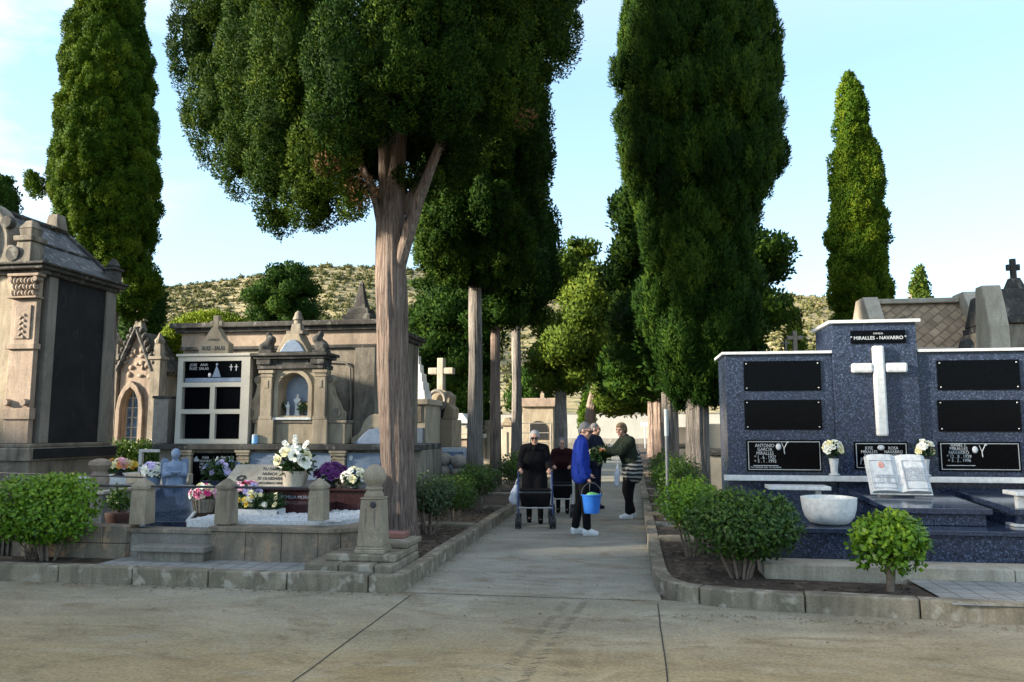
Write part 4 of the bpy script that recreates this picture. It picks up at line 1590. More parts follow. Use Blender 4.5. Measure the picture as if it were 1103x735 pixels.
mb.box(gm - .125, gm - .057, YT + .192, YT + .288, zc_ - .05, zc_ + .05).box(gm + .057, gm + .125, YT + .192, YT + .288, zc_ - .05, zc_ + .05)
mb.build('cross', 'sand', nt_, bevel=.01)

# ---- baroque shrine with arched niche
YSH = YN + .1
sh = thing('shrine', 'carved sandstone shrine with an arched niche, pilasters, scrolls and a finial', 'shrine', (at(316, 470, YSH).x, YSH, lz1))


def q(px, py, y=YSH):
    v = at(px, py, y)
    return v.x, v.z


zL = lz1 + .003
xA, zP = q(274, 456); xB, _ = q(372, 456)
MB().box(xA, xB, YSH - .0, YSH + .36, zL, zP).build('plinth', 'sand', sh, bevel=.012)
MB().box(xA - .03, xB + .03, YSH - .03, YSH + .36, zP + .002, zP + .05).build('plinth_moulding', 'oldstone', sh, bevel=.01)
for a, b in ((277, 294), (336, 352)):
    x0, x1, z0, z1 = rc(a, 456, b, 480, YSH - .1)
    MB().box(x0, x1, YSH - .1, YSH - .034, zL, zP + .06).build('pedestal', 'sand', sh, bevel=.01)
zE = q(316, 398)[1]
zP2 = zP + .052
nx0, nx1, nz0, _ = rc(301, 404, 332, 448, YSH)
nzs = q(316, 419)[1]
wx0, wx1 = q(283, 420)[0], q(348, 420)[0]
nm = (nx0 + nx1) / 2
rn = (nx1 - nx0) / 2
mb = MB()
mb.box(wx0, nx0, YSH, YSH + .30, zP2, nzs)
mb.box(nx1, wx1, YSH, YSH + .30, zP2, nzs)
mb.box(nx0, nx1, YSH, YSH + .30, zP2, nz0)
mb.pxz([(wx0, nzs + .001), (nx0, nzs + .001)] + arc(nm, nzs + .001, rn, PI, 0, 18)[1:-1] + [(nx1, nzs + .001), (wx1, nzs + .001), (wx1, zE), (wx0, zE)], YSH, YSH + .30)
mb.box(wx0, wx1, YSH + .302, YSH + .36, zP2, zE)
mb.build('front_wall', 'sand', sh)
# raised archivolt
A1, A2 = arc(nm, nzs, rn + .09, PI, 0, 18), arc(nm, nzs, rn + .012, 0, PI, 18)
mb = MB().pxz([(nm - rn - .09, nz0 - .03)] + A1 + [(nm + rn + .09, nz0 - .03), (nm + rn + .012, nz0 - .03)] + A2 + [(nm - rn - .012, nz0 - .03)], YSH - .04, YSH - .002)
mb.build('archivolt', 'sand', sh, bevel=.008)
MB().box(nx0 + .002, nx1 - .002, YSH + .285, YSH + .2995, nz0, nzs + rn).build('niche_back', 'bluemarble', sh)
MB().box(nx0 - .09, nx1 + .09, YSH - .07, YSH + .1, nz0 - .075, nz0 - .032).build('niche_sill', 'white', sh, bevel=.008)
for a, b in ((279, 293), (337, 351)):
    x0, x1, z0, z1 = rc(a, 400, b, 456, YSH - .1)
    zt2 = zE - .02
    mb = MB().box(x0 + .02, x1 - .02, YSH - .09, YSH - .003, zP2 + .01, zt2 - .12).box(x0, x1, YSH - .1, YSH - .003, zP + .062, zP + .12)
    mb.box(x0, x1, YSH - .105, YSH - .003, zt2 - .118, zt2 - .09).box(x0 + .015, x1 - .015, YSH - .095, YSH - .003, zt2 - .089, zt2 - .055).box(x0 - .02, x1 + .02, YSH - .12, YSH - .003, zt2 - .054, zt2)
    mb.box((x0 + x1) / 2 - .04, (x0 + x1) / 2 + .04, YSH - .1, YSH - .088, zt2 - .32, zt2 - .18)
    mb.build('pilaster', 'sand', sh, bevel=.008)
# entablature in three fasciae, broken over the pilasters
zE2 = q(316, 381)[1]
ex0, ex1 = q(280, 390)[0], q(351, 390)[0]
hE = zE2 - zE
mb = MB()
mb.box(ex0, ex1, YSH - .10, YSH + .36, zE + .003, zE + hE * .28)
mb.box(ex0 + .03, ex1 - .03, YSH - .06, YSH + .36, zE + hE * .28 + .002, zE + hE * .62)
for a, b in ((279, 293), (337, 351)):
    x0, x1, z0, z1 = rc(a, 400, b, 456, YSH)
    mb.box(x0 - .01, x1 + .01, YSH - .14, YSH - .0605, zE + hE * .285, zE + hE * .615)
mb.box(ex0 - .05, ex1 + .05, YSH - .16, YSH + .40, zE + hE * .62 + .002, zE + hE * .80)
mb.box(ex0 - .10, ex1 + .10, YSH - .21, YSH + .42, zE + hE * .80 + .002, zE2)
mb.build('entablature', 'darktrim', sh, bevel=.012)
# bell shaped pediment
ped = [(299, 380), (334, 380), (331, 374), (326, 366), (323.5, 360), (309.5, 360), (306, 367), (301, 375)]
zb = zE2 + .003
P = [(q(a, b)[0], max(zb, q(a, b)[1])) for a, b in ped]
MB().pxz(P, YSH - .06, YSH + .30).build('pediment', 'sand', sh, bevel=.012)
pm = q(316.5, 380)[0]
MB().pxz([(pm - .24, zb + .02), (pm + .24, zb + .02), (pm + .14, zb + .17), (pm + .05, zb + .24), (pm - .05, zb + .24), (pm - .14, zb + .17)], YSH - .085, YSH - .062).build('pediment_tablet', 'bluemarble', sh, bevel=.01)
zp = q(316, 360)[1]
zt2 = q(316, 334)[1]
mb = MB().box(pm - .16, pm + .16, YSH + .0, YSH + .28, zp + .002, zp + .06).frus(pm, YSH + .14, zp + .062, zp + .2, .1, .1, .08, .08)
H_ = zt2 - zp
mb.lathe(pm, YSH + .14, [(.075, zp + .202), (.07, zp + .26), (.10, zp + .28), (.08, zp + .33), (.055, zp + H_ * .92), (.02, zt2)], 16)
mb.build('finial', 'oldstone', sh, bevel=.006)
# corner urns
for px_ in (287, 345):
    ux = q(px_, 375)[0]
    sg = -1 if px_ < 316 else 1
    mb = MB().box(ux - .13, ux + .13, YSH - .06, YSH + .2, zb, zb + .06)
    mb.ellip((ux, YSH + .05, zb + .14), (.13, .11, .11), 12, 8).ellip((ux - sg * .07, YSH + .03, zb + .25), (.10, .09, .09), 12, 8).ellip((ux + sg * .06, YSH + .02, zb + .12), (.10, .10, .08), 12, 8).ellip((ux - sg * .02, YSH + .05, zb + .34), (.06, .07, .07), 10, 8)
    mb.remesh('carved_corner', 'darktrim', sh, .018, 2, local=False)
# side scrolls
for sg, xe in ((-1, wx0), (1, wx1)):
    P = [(0, zP2)] + [(.36, zP2), (.36, zP2 + .14), (.30, zP2 + .2), (.26, zP2 + .3), (.17, zP2 + .45), (.13, zP2 + .62), (.19, zP2 + .7), (.18, zP2 + .78), (.10, zP2 + .82), (0, zP2 + .82)]
    P = [(xe + sg * (x + .002), z) for x, z in P]
    mb = MB().pxz(P, YSH + .03, YSH + .24)
    mb.lathe(0, 0, [(.001, 0)] * 2, 3) if False else None
    mb.build('scroll', 'sand', sh, bevel=.015)
    MB().tube([(xe + sg * .25, YSH + .0, zP2 + .13), (xe + sg * .25, YSH + .028, zP2 + .13)], .09, 18).tube([(xe + sg * .12, YSH + .0, zP2 + .73), (xe + sg * .12, YSH + .028, zP2 + .73)], .06, 16).build('scroll_eye', 'oldstone', sh, bevel=.008)


def statuette(label, px, py, h, y, matn, dark=False, fat=1.0):
    v = at(px, py, y)
    t = thing('statuette', label, 'statuette', (v.x, y, nz0 + .0), 0, 'statuettes in the arched niche')
    k = h
    mb = MB().lathe(0, 0, [(.15 * fat, 0), (.16 * fat, .04), (.13 * fat, .1), (.11 * fat, .4), (.135 * fat, .55), (.15 * fat, .70), (.12 * fat, .79), (.05 * fat, .83), (.055, .845)], 18, k, k * .7)
    for i in range(len(mb.v)):
        x_, y_, z_ = mb.v[i]
        mb.v[i] = (x_, y_, z_ * k)
    mb.ellip((0, 0, .91 * k), (.068 * k, .075 * k, .09 * k), 14, 10)
    mb.cap((-.14 * k * fat, -.02, .72 * k), (-.05 * k, -.12 * k, .56 * k), .045 * k, .035 * k)
    mb.cap((.14 * k * fat, -.02, .72 * k), (.05 * k, -.12 * k, .58 * k), .045 * k, .035 * k)
    mb.remesh('figure', matn, t, .012, 3)
    return t


statuette('larger pale robed statuette standing in the shrine niche', 320, 446, .40, YSH + .17, 'white')
statuette('smaller white statuette standing left of the larger one in the niche', 310, 447, .26, YSH + .10, 'white', fat=1.0)
for i, (px_, lb) in enumerate(((305, 'dark dried flowers at the left side of the shrine niche'), (329, 'dark dried flowers at the right side of the shrine niche'))):
    v = at(px_, 446, YSH + .25)
    bouquet('niche_flowers', lb, 'flowers', (v.x, YSH + .14, nz0 + .002), .085, .17, ['petalwhite', 'petalcream'], 3, .025, 160, 'dried flowers in the niche', .06, lambda t: vase_white(t, .11, .03, 'bucketdark'))
v = at(274, 477, YN - .05)
t = thing('votive_candle', 'pale blue votive candle cup on the dark ledge left of the shrine', 'candle', (v.x, YN - .03, lz1 + .002))
MB().lathe(0, 0, [(.045, 0), (.055, .01), (.055, .13), (.05, .14), (.045, .13)], 16).build('cup', 'candle', t, smooth=True, local=True)
MB().lathe(0, 0, [(.056, .142), (.056, .16), (.02, .175)], 16).build('lid', 'letters', t, smooth=True, local=True)

# ---- pedimented headstone with pale blue tablet at the right end of the ledge
x0, x1, z0, z1 = rc(376, 447, 404, 478, YN + .2)
t = thing('headstone', 'curved sandstone headstone with a pale blue tablet at the right end of the dark ledge', 'headstone', ((x0 + x1) / 2, YN + .2, lz1))
xe = x1 + .25
P = [(x0, zL), (xe, zL), (xe, z1), (x1 - .05, z1 + .02)] + [(x0 + .32, z1 - .02), (x0 + .24, z1 - .10), (x0 + .16, zL + .2), (x0, zL + .1)]
MB().pxz(P, YN + .3, YN + .5).build('stone', 'sand', t, bevel=.012)
MB().pxz([(x0 + .1, zL), (xe, zL), (xe, zL + .3), (x1 - .1, zL + .26), (x0 + .3, zL + .2)], YN + .18, YN + .295).build('tablet', 'bluemarble', t, bevel=.01)

# ---- old building behind with heavy cornice
YB = 14.6
x0, x1, z0, z1 = rc(190, 347, 405, 357, YB)
xr2 = at(407, 400, YB).x
bb = thing('vault_building', 'old flat-topped sandstone vault building with a blackened cornice behind the shrine', 'vault', ((x0 + x1) / 2, YB + 2, .1))
mb = MB().box(x0 + .12, xr2 - .08, YB + .1, YB + 3.2, .1, z0 - .002)
mb.build('wall', 'oldstone', bb, bevel=.01)
MB().box(x0, xr2, YB - .04, YB + 3.3, z0, z0 + (z1 - z0) * .45).box(x0 - .08, xr2 + .06, YB - .14, YB + 3.36, z0 + (z1 - z0) * .45 + .002, z1).build('cornice', 'darktrim', bb, bevel=.02)
zf = at(300, 372, YB).z
MB().box(x0 + .1, xr2 - .06, YB + .06, YB + .098, zf, z0 - .003).build('frieze', 'sandpink', bb)
MB().box(x0 + .08, xr2 - .05, YB + .03, YB + .096, zf - .07, zf - .002).build('string_course', 'darktrim', bb, bevel=.012)
a, b, _, _ = rc(381, 360, 404, 480, YB)
MB().box(a, xr2 - .07, YB + .02, YB + .097, .1, zf - .072).build('corner_pilaster', 'oldstone', bb, bevel=.01)
ppx = [at(p_, r_, YB + .06) for p_, r_ in ((352, 390), (372, 391), (377, 396), (378, 440), (376, 452))]
MB().tube(ppx, .022, 8).build('drain_pipe', 'plaster', bb, smooth=True)
# stepped stone pyramid standing on the roof
x0, x1, z0, z1 = rc(375, 303, 404, 346, YB + 1.6)
m_ = (x0 + x1) / 2
t = thing('roof_pinnacle', 'blackened stepped stone pyramid standing on the vault building roof', 'pinnacle', (m_, YB + 1.6, z1))
zb = at(390, 347, YB).z + .003
hw = (x1 - x0) / 2
mb = MB().frus(m_, YB + 1.6, zb, z0 + .12, hw * 1.1, hw * 1.1, hw * 1.0, hw * 1.0)
mb.frus(m_, YB + 1.6, z0 + .122, z0 + .26, hw * .8, hw * .8, hw * .75, hw * .75).frus(m_, YB + 1.6, z0 + .262, z1 - .1, hw * .5, hw * .5, hw * .14, hw * .14).frus(m_, YB + 1.6, z1 - .098, z1, hw * .2, hw * .2, .02, .02)
mb.build('pyramid', 'darktrim', t, bevel=.015)

# ================================================================== LEFT EDGE: MAUSOLEUM
YM = 13.6
mxc = at(40, 400, YM).x
d2 = ray(121, 400)
YM2 = mxc / d2.x * d2.y
mu = thing('mausoleum', 'tall carved stone mausoleum with a blackened side wall and scaled slate roof', 'mausoleum', (mxc - 1.5, (YM + YM2) / 2, .1))
zc0 = at(40, 296, YM).z
zc1 = at(40, 284, YM).z
zb0 = at(40, 478, YM).z
XW = mxc - 3.6
mb = MB().box(XW, mxc - .32, YM + .02, YM + .3, zb0, zc0).box(XW, mxc - .3, YM + .302, YM2, zb0, zc0)
mb.build('wall', 'sand', mu, bevel=.01)
MB().box(mxc - .298, mxc - .04, YM + .42, YM2 - .32, zb0 + .003, zc0 - .003).build('side_panel', 'darkstone', mu)
MB().box(mxc - .298, mxc, YM + .18, YM + .418, zb0 + .003, zc0 - .003).build('side_pilaster', 'plaster', mu, bevel=.012)
MB().box(mxc - .298, mxc, YM2 - .318, YM2, zb0 + .003, zc0 - .003).build('side_pilaster', 'plaster', mu, bevel=.012)
MB().box(XW - .1, mxc + .07, YM - .14, YM2 + .1, .1, zb0 - .34).box(XW - .14, mxc + .12, YM - .2, YM2 + .14, zb0 - .338, zb0 - .08).box(XW - .06, mxc + .05, YM - .1, YM2 + .08, zb0 - .078, zb0 - .002).build('plinth', 'oldstone', mu, bevel=.02)
# dark granite facing on the side of the plinth
MB().box(mxc + .122, mxc + .14, YM - .1, YM2 + .1, zb0 - .30, zb0 - .1).build('plinth_facing', 'darkstone', mu)
hC = zc1 - zc0
mb = MB().box(XW - .05, mxc + .05, YM - .08, YM2 + .05, zc0 + .002, zc0 + hC * .4).box(XW - .13, mxc + .14, YM - .2, YM2 + .12, zc0 + hC * .4 + .002, zc0 + hC * .75).box(XW - .17, mxc + .19, YM - .26, YM2 + .17, zc0 + hC * .75 + .002, zc1)
mb.build('cornice', 'darktrim', mu, bevel=.025)
# front pilaster with foliage capital
x0, x1, z0, z1 = rc(8, 300, 35, 470, YM - .12)
kk = at(22, 322, YM).z
mb = MB().box(x0, x1, YM - .10, YM + .018, zb0, kk - .02)
mb.box(x0 - .04, x1 + .04, YM - .14, YM + .018, at(22, 452, YM).z, at(22, 440, YM).z).box(x0 - .05, x1 + .05, YM - .16, YM + .018, at(22, 377, YM).z, at(22, 371, YM).z)
mb.box(x0 + .1, x1 - .1, YM - .125, YM - .099, at(22, 366, YM).z, at(22, 330, YM).z)
mb.build('pilaster', 'sandpink', mu, bevel=.012)
mb = MB().box(x0 - .05, x1 + .05, YM - .2, YM + .018, kk - .018, kk + .02)
for i in range(7):
    for r in range(3):
        a = x0 + (x1 - x0) * (i + .5 * (r % 2) + .25) / 7
        mb.ellip((a, YM - .11 - r * .02, kk + .09 + r * .12), (.045, .07, .075), 8, 6, Matrix.Rotation(.5 * ((i % 3) - 1), 3, 'Y'))
mb.box(x0 - .01, x1 + .01, YM - .08, YM + .018, kk + .022, zc0 - .06).box(x0 - .07, x1 + .07, YM - .2, YM + .018, zc0 - .058, zc0 - .002)
for sx_ in (x0, x1):
    mb.tube([(sx_, YM - .21, zc0 - .12), (sx_, YM - .03, zc0 - .12)], .055, 12)
mb.build('capital', 'sandpink', mu, bevel=.008)
mb = MB()
xm = (x0 + x1) / 2
for i in range(9):
    z = at(22, 364, YM).z + i * .055
    mb.ellip((xm + .04 * (-1) ** i, YM - .128, z), (.05, .02, .028), 8, 6, Matrix.Rotation(.6 * (-1) ** i, 3, 'Y'))
mb.build('garland', 'sandpink', mu, smooth=True)
for s_ in (-.35, .35):
    MB().tube([(xm + s_ * (x1 - x0), YM - .2, at(22, 434, YM).z), (xm + s_ * (x1 - x0), YM - .1, at(22, 434, YM).z)], .07, 14).build('scroll', 'sandpink', mu, bevel=.01)
# roof: steep lower pitch, ridge and stone corner blocks
zr = at(14, 232, YM + .5).z
xr3 = mxc - 1.55
mb = MB()
mb.hexa([(XW, YM + .15, zc1 + .002), (mxc + .05, YM + .15, zc1 + .002), (mxc + .05, YM2 - .1, zc1 + .002), (XW, YM2 - .1, zc1 + .002)],
        [(xr3 - .25, YM + .3, zr), (xr3 + .25, YM + .3, zr), (xr3 + .25, YM2 - .2, zr), (xr3 - .25, YM2 - .2, zr)])
mb.build('roof', 'slate', mu)
MB().tube([(mxc + .06, YM2 - .08, zc1 + .03), (xr3 + .25, YM2 - .18, zr + .03)], .05, 8).tube([(xr3 + .25, YM + .3, zr + .02), (xr3 + .25, YM2 - .2, zr + .02)], .07, 8).tube([(mxc - .55, YM + .25, zc1 + .55), (mxc - .55, YM2 - .25, zc1 + .55)], .035, 8).build('roof_rib', 'darktrim', mu, smooth=True)
x0, x1, z0, z1 = rc(22, 238, 40, 282, YM)
m_ = (x0 + x1) / 2; hw = (x1 - x0) / 2
hB = z1 - zc1
mb = MB().frus(m_, YM + .05, zc1 + .003, zc1 + hB * .5, hw * 1.1, hw * 1.1, hw * .85, hw * .85).frus(m_, YM + .05, zc1 + hB * .5 + .002, zc1 + hB * .62, hw * 1.1, hw * 1.1, hw * 1.15, hw * 1.15)
mb.frus(m_, YM + .05, zc1 + hB * .62 + .002, zc1 + hB * .8, hw * .7, hw * .7, hw * .8, hw * .8).frus(m_, YM + .05, zc1 + hB * .8 + .002, z1, hw * .85, hw * .85, hw * .4, hw * .4)
mb.build('corner_acroterion', 'oldstone', mu, bevel=.02)
# curved front gable entering the picture at the left edge
gxc = mxc - 1.62
gz = zc1 + .003
P = [(gxc - 1.25, gz), (gxc + 1.22, gz), (gxc + 1.16, gz + .25), (gxc + .95, gz + .38)] + arc(gxc, gz + .38, .85, 0, PI, 14, 1.0) + [(gxc - .98, gz + .38), (gxc - 1.2, gz + .25)]
MB().pxz(P, YM - .1, YM + .3).build('front_gable', 'oldstone', mu, bevel=.03)
MB().pxz(arc(gxc, gz + .45, .66, 0, 2 * PI, 24, .72)[:-1], YM - .15, YM - .102).build('medallion', 'sandpink', mu, bevel=.02)
for sg in (-1, 1):
    MB().tube([(gxc + sg * 1.02, YM - .18, gz + .18), (gxc + sg * 1.02, YM + .0, gz + .18)], .16, 18).build('scroll', 'darktrim', mu, bevel=.02)
    MB().tube([(gxc + sg * .8, YM - .15, gz + .85), (gxc + sg * .8, YM + .0, gz + .85)], .13, 16).build('scroll', 'darktrim', mu, bevel=.02)
# little pinnacle over the far corner
x0, x1, z0, z1 = rc(114, 281, 127, 300, YM2)
m_ = mxc - .05
mb = MB().frus(m_, YM2 - .1, zc1 + .004, zc1 + .28, .14, .14, .12, .12).frus(m_, YM2 - .1, zc1 + .282, zc1 + .33, .17, .17, .17, .17).lathe(m_, YM2 - .1, [(.1, zc1 + .332), (.14, zc1 + .40), (.10, zc1 + .47), (.04, zc1 + .56)], 12)
mb.build('rear_pinnacle', 'darktrim', mu, bevel=.012)
x0, x1, z0, z1 = rc(50, 233, 64, 246, YM2 - .5)
mb = MB().frus(xr3 + .3, YM2 - .5, zr, zr + .34, .17, .17, .12, .12)
mb.build('roof_block', 'oldstone', mu, bevel=.02)

# ================================================================== GOTHIC CHAPEL TOMB BEHIND
YG = 22.0
gc = thing('gothic_chapel', 'pink stone gothic chapel tomb with pointed arched window and steep gable', 'chapel', (at(138, 470, YG).x, YG + 1.5, .1))


def q(px, py, y=YG):
    v = at(px, py, y)
    return v.x, v.z


gl, gr = q(105, 420)[0], q(161, 420)[0]
gm = q(145, 420)[0] - .0
ax0, ax1, az0, _ = rc(131, 420, 150, 482, YG)
am = (ax0 + ax1) / 2; ar = (ax1 - ax0) / 2
azs = q(140, 442)[1]
azt = q(141, 418)[1]
zTop = q(146, 356)[1]
zSh = q(160, 398)[1]
gw = gr - gm
L_ = gm - gw
apex = lambda r, zt: [(am - r, azs + .001), (am - r * .86, azs + (zt - azs) * .45), (am - r * .5, azs + (zt - azs) * .8), (am, zt), (am + r * .5, azs + (zt - azs) * .8), (am + r * .86, azs + (zt - azs) * .45), (am + r, azs + .001)]
mb = MB()
mb.box(L_, ax0, YG, YG + .4, .1, azs)
mb.box(ax1, gr, YG, YG + .4, .1, azs)
mb.box(ax0, ax1, YG, YG + .4, .1, az0 - .1)
mb.pxz([(L_, azs + .001)] + apex(ar, azt) + [(gr, azs + .001), (gr, zSh), (gm, zTop), (L_, zSh)], YG, YG + .4)
mb.build('front_wall', 'sandpink', gc)
MB().box(L_ + .1, gr - .1, YG + .402, YG + 3, .1, zSh - .1).build('body', 'oldstone', gc)
MB().pxz([(L_ - .08, zSh), (gm, zTop - .02), (gr + .08, zSh), (gr - .0, zSh - .12), (L_, zSh - .12)], YG + .402, YG + 3.1).build('roof', 'darktrim', gc)
o_ = apex(ar + .16, azt + .22); i_ = apex(ar + .02, azt + .02)[::-1]
MB().pxz([(am - ar - .16, az0 - .1)] + o_ + [(am + ar + .16, az0 - .1), (am + ar + .02, az0 - .1)] + i_ + [(am - ar - .02, az0 - .1)], YG - .1, YG - .002).build('arch_moulding', 'sandpink', gc, bevel=.015)
MB().box(ax0, ax1, YG + .25, YG + .28, az0 - .1, azt).build('window', 'glass', gc)
mb = MB()
for i in range(4):
    x = ax0 + (ax1 - ax0) * i / 3
    mb.box(x - .015, x + .015, YG + .2, YG + .245, az0 - .1, azt)
for i in range(7):
    z = az0 + (azt - az0) * i / 6
    mb.box(ax0, ax1, YG + .185, YG + .198, z - .015, z + .015)
mb.build('window_lattice', 'whiteframe', gc)
# gable coping with crockets, finial cross, corner pinnacles
mb = MB()
for sg, xe in ((-1, L_), (1, gr)):
    a, b = Vector((xe + sg * .1, YG - .04, zSh - .05)), Vector((gm, YG - .04, zTop + .08))
    mb.tube([a, b], .09, 8)
    for k in range(6):
        p_ = a.lerp(b, .1 + k * .15)
        mb.ellip(p_ + Vector((sg * .08, 0, .12)), (.09, .09, .1), 8, 6)
mb.build('crocket_coping', 'darktrim', gc, smooth=True)
xk, zk0 = q(146, 356); zk1 = q(146, 341)[1]
mb = MB().frus(gm, YG + .1, zTop, zTop + .3, .16, .16, .1, .1).box(gm - .2, gm + .2, YG, YG + .2, zTop + .302, zTop + .36).lathe(gm, YG + .1, [(.08, zTop + .362), (.07, zTop + .5), (.17, zTop + .58), (.17, zTop + .66), (.08, zTop + .7), (.1, zk1 + .1), (.02, zk1 + .2)], 12)
mb.build('finial', 'oldstone', gc, bevel=.01)
for xx, mm in ((gr + .22, 'oldstone'), (L_ - .22, 'oldstone')):
    zz = q(165, 370)[1]
    mb = MB().box(xx - .17, xx + .17, YG - .1, YG + .25, .1, zSh + .3).frus(xx, YG + .07, zSh + .302, zSh + .4, .22, .22, .22, .22).frus(xx, YG + .07, zSh + .402, zz, .14, .14, .1, .1).lathe(xx, YG + .07, [(.14, zz), (.16, zz + .1), (.08, zz + .2), (.02, zz + .35)], 10)
    mb.build('corner_pinnacle', mm, gc, bevel=.012)
mb = MB()
for i in range(26):
    x = gm + random.uniform(-.5, .5); z = random.uniform(azt + .25, zTop - .5)
    if abs(x - gm) > (zTop - z) * .38: continue
    mb.ellip((x, YG - .01, z), (random.uniform(.05, .12), .05, random.uniform(.05, .1)), 8, 6)
mb.build('relief', 'sandpink', gc, smooth=True)
# ================================================================== LEFT GRAVES INSIDE THE ENCLOSURE
GP = 'graves inside the low wall'
t = thing('sloped_grave', 'sloping dark granite grave slab with a white edge bar beside the angel statue', 'grave', (at(190, 555, 9.3).x, 9.4, .1), 0, GP)
ya, yb = 8.72, 10.0
za, zb = at(178, 562, ya).z, at(205, 524, yb).z
A, B = at(156, 562, ya).x, at(199, 562, ya).x
C_, D_ = at(168, 524, yb).x, at(234, 524, yb).x
MB().hexa([(A, ya, za - .06), (B, ya, za - .06), (D_, yb, zb - .06), (C_, yb, zb - .06)], [(A, ya, za), (B, ya, za), (D_, yb, zb), (C_, yb, zb)]).build('slab', 'navytop', t, bevel=.006)
MB().hexa([(A + .03, ya + .04, .1), (B - .03, ya + .04, .1), (D_ - .03, yb, .1), (C_ + .03, yb, .1)], [(A + .03, ya + .04, za - .062), (B - .03, ya + .04, za - .062), (D_ - .03, yb, zb - .062), (C_ + .03, yb, zb - .062)]).build('base', 'redgranite', t)
MB().tube([(B + .03, ya, za + .01), (D_ + .03, yb, zb + .01)], .02, 10).build('edge_bar', 'white', t, smooth=True)

# ---- angel statue with folded wings
AY = 10.3
zt2 = at(185, 484, AY).z
ah = .86
t = thing('pedestal_block', 'dark granite block carrying the blue-grey angel statue', 'pedestal', (at(185, 560, AY).x, AY, .1))
MB().box(-.19, .19, -.16, .16, 0, zt2 - ah - .1 - .003).build('block', 'navy', t, bevel=.01, local=True)
t = thing('angel_statue', 'blue-grey stone angel with folded wings and hands held forward at the left graves', 'statue', (at(186, 560, AY).x, AY, zt2 - ah), R_(35))
mb = MB()
mb.lathe(0, 0, [(.15, 0), (.155, .03), (.14, .04), (.15, .06), (.125, .2), (.115, .42), (.10, .47), (.125, .56), (.13, .62), (.10, .67), (.045, .70), (.042, .73)], 24, 1, .75)
mb.ellip((0, -.01, .785), (.056, .064, .075), 16, 12).ellip((0, .016, .80), (.066, .066, .075), 14, 10)
for sg in (-1, 1):
    mb.cap((sg * .12, 0, .63), (sg * .13, -.07, .50), .045, .038).cap((sg * .13, -.07, .50), (sg * .03, -.16, .52), .038, .028).ellip((sg * .02, -.185, .53), (.022, .035, .02), 8, 6)
    mb.cap((sg * .05, -.02, .45), (sg * .07, -.05, .06), .06, .09)
mb.box(-.07, .07, -.22, -.16, .535, .56)
mb.ellip((0, -.075, .78), (.012, .014, .018), 8, 6)
mb.remesh('figure', 'bluestone', t, .009, 4)
for sg in (-1, 1):
    mb = MB()
    P = [(sg * .03, .62), (sg * .10, .72), (sg * .16, .74), (sg * .19, .68), (sg * .185, .52), (sg * .15, .34), (sg * .09, .16), (sg * .07, .3), (sg * .05, .45)]
    mb.pxz(P, .10, .135)
    for i in range(5):
        mb.cap((sg * (.06 + .022 * i), .10, .62 - i * .01), (sg * (.08 + .022 * i), .10, .24 + i * .07), .016, .011, 8)
    mb.build('wing', 'bluestone', t, smooth=True, local=True, ang=30)
t = thing('small_box', 'small white marble box beside the angel statue', 'box', (at(194, 530, 10.1).x + .04, 10.1, zt2 - ah - .1), 0)
bz = at(194, 533, 10.1).z
t.location.z = bz
MB().box(-.11, .11, -.08, .08, 0, .10).build('body', 'white', t, bevel=.008, local=True)
MB().box(-.12, .12, -.09, .09, .102, .13).build('lid', 'white', t, bevel=.006, local=True)
MB().box(-.12, .12, -.10, .1, .1 - bz, -.003).build('foot_block', 'navy', t, bevel=.006, local=True)

# ---- white gravel bed
gz_ = at(230, 556, 8.7).z
mb = MB().pxy([(-5.15, 8.46), (-3.46, 8.46), (-3.3, 8.7), (-3.2, 9.1), (-3.2, 10.4), (-5.15, 10.4)], .09, gz_ - .02)
mb2 = mb
for i in range(1500):
    x, y = random.uniform(-5.1, -3.3), 8.5 + 1.2 * random.random() ** 1.5
    s = random.uniform(.012, .026)
    mb.ellip((x, y, gz_ - .02 + s * .2), (s, s * random.uniform(.6, 1), s * .55), 5, 4)
tag(mb.build('gravel_bed', 'gravel'), kind='stuff')

# ---- dark red granite tomb
rz = at(330, 527, 9.6).z
xa, xb = at(283, 530, 9.5).x, at(387, 530, 9.5).x
t = thing('red_granite_tomb', 'stepped dark red granite tomb with an engraved front under the white stone tablet', 'grave', ((xa + xb) / 2, 10.2, .1), 0, GP)
MB().box(at(262, 530, 9.5).x, xb, 9.75, 11.3, .1, rz - .03).build('body', 'redgranite', t, bevel=.008)
MB().box(at(260, 530, 9.5).x, xb + .03, 9.70, 11.34, rz - .028, rz).build('top_slab', 'redgranite', t, bevel=.006)
x2 = at(345, 545, 9.2).x
MB().box(xa + .02, x2, 9.3, 9.745, .1, at(320, 543, 9.3).z).build('step', 'redgranite', t, bevel=.008)
text('inscription', 'FAMILIA MORA', .06, (at(318, 535, 9.74).x, 9.748, rz - .12), 'engraved', t)

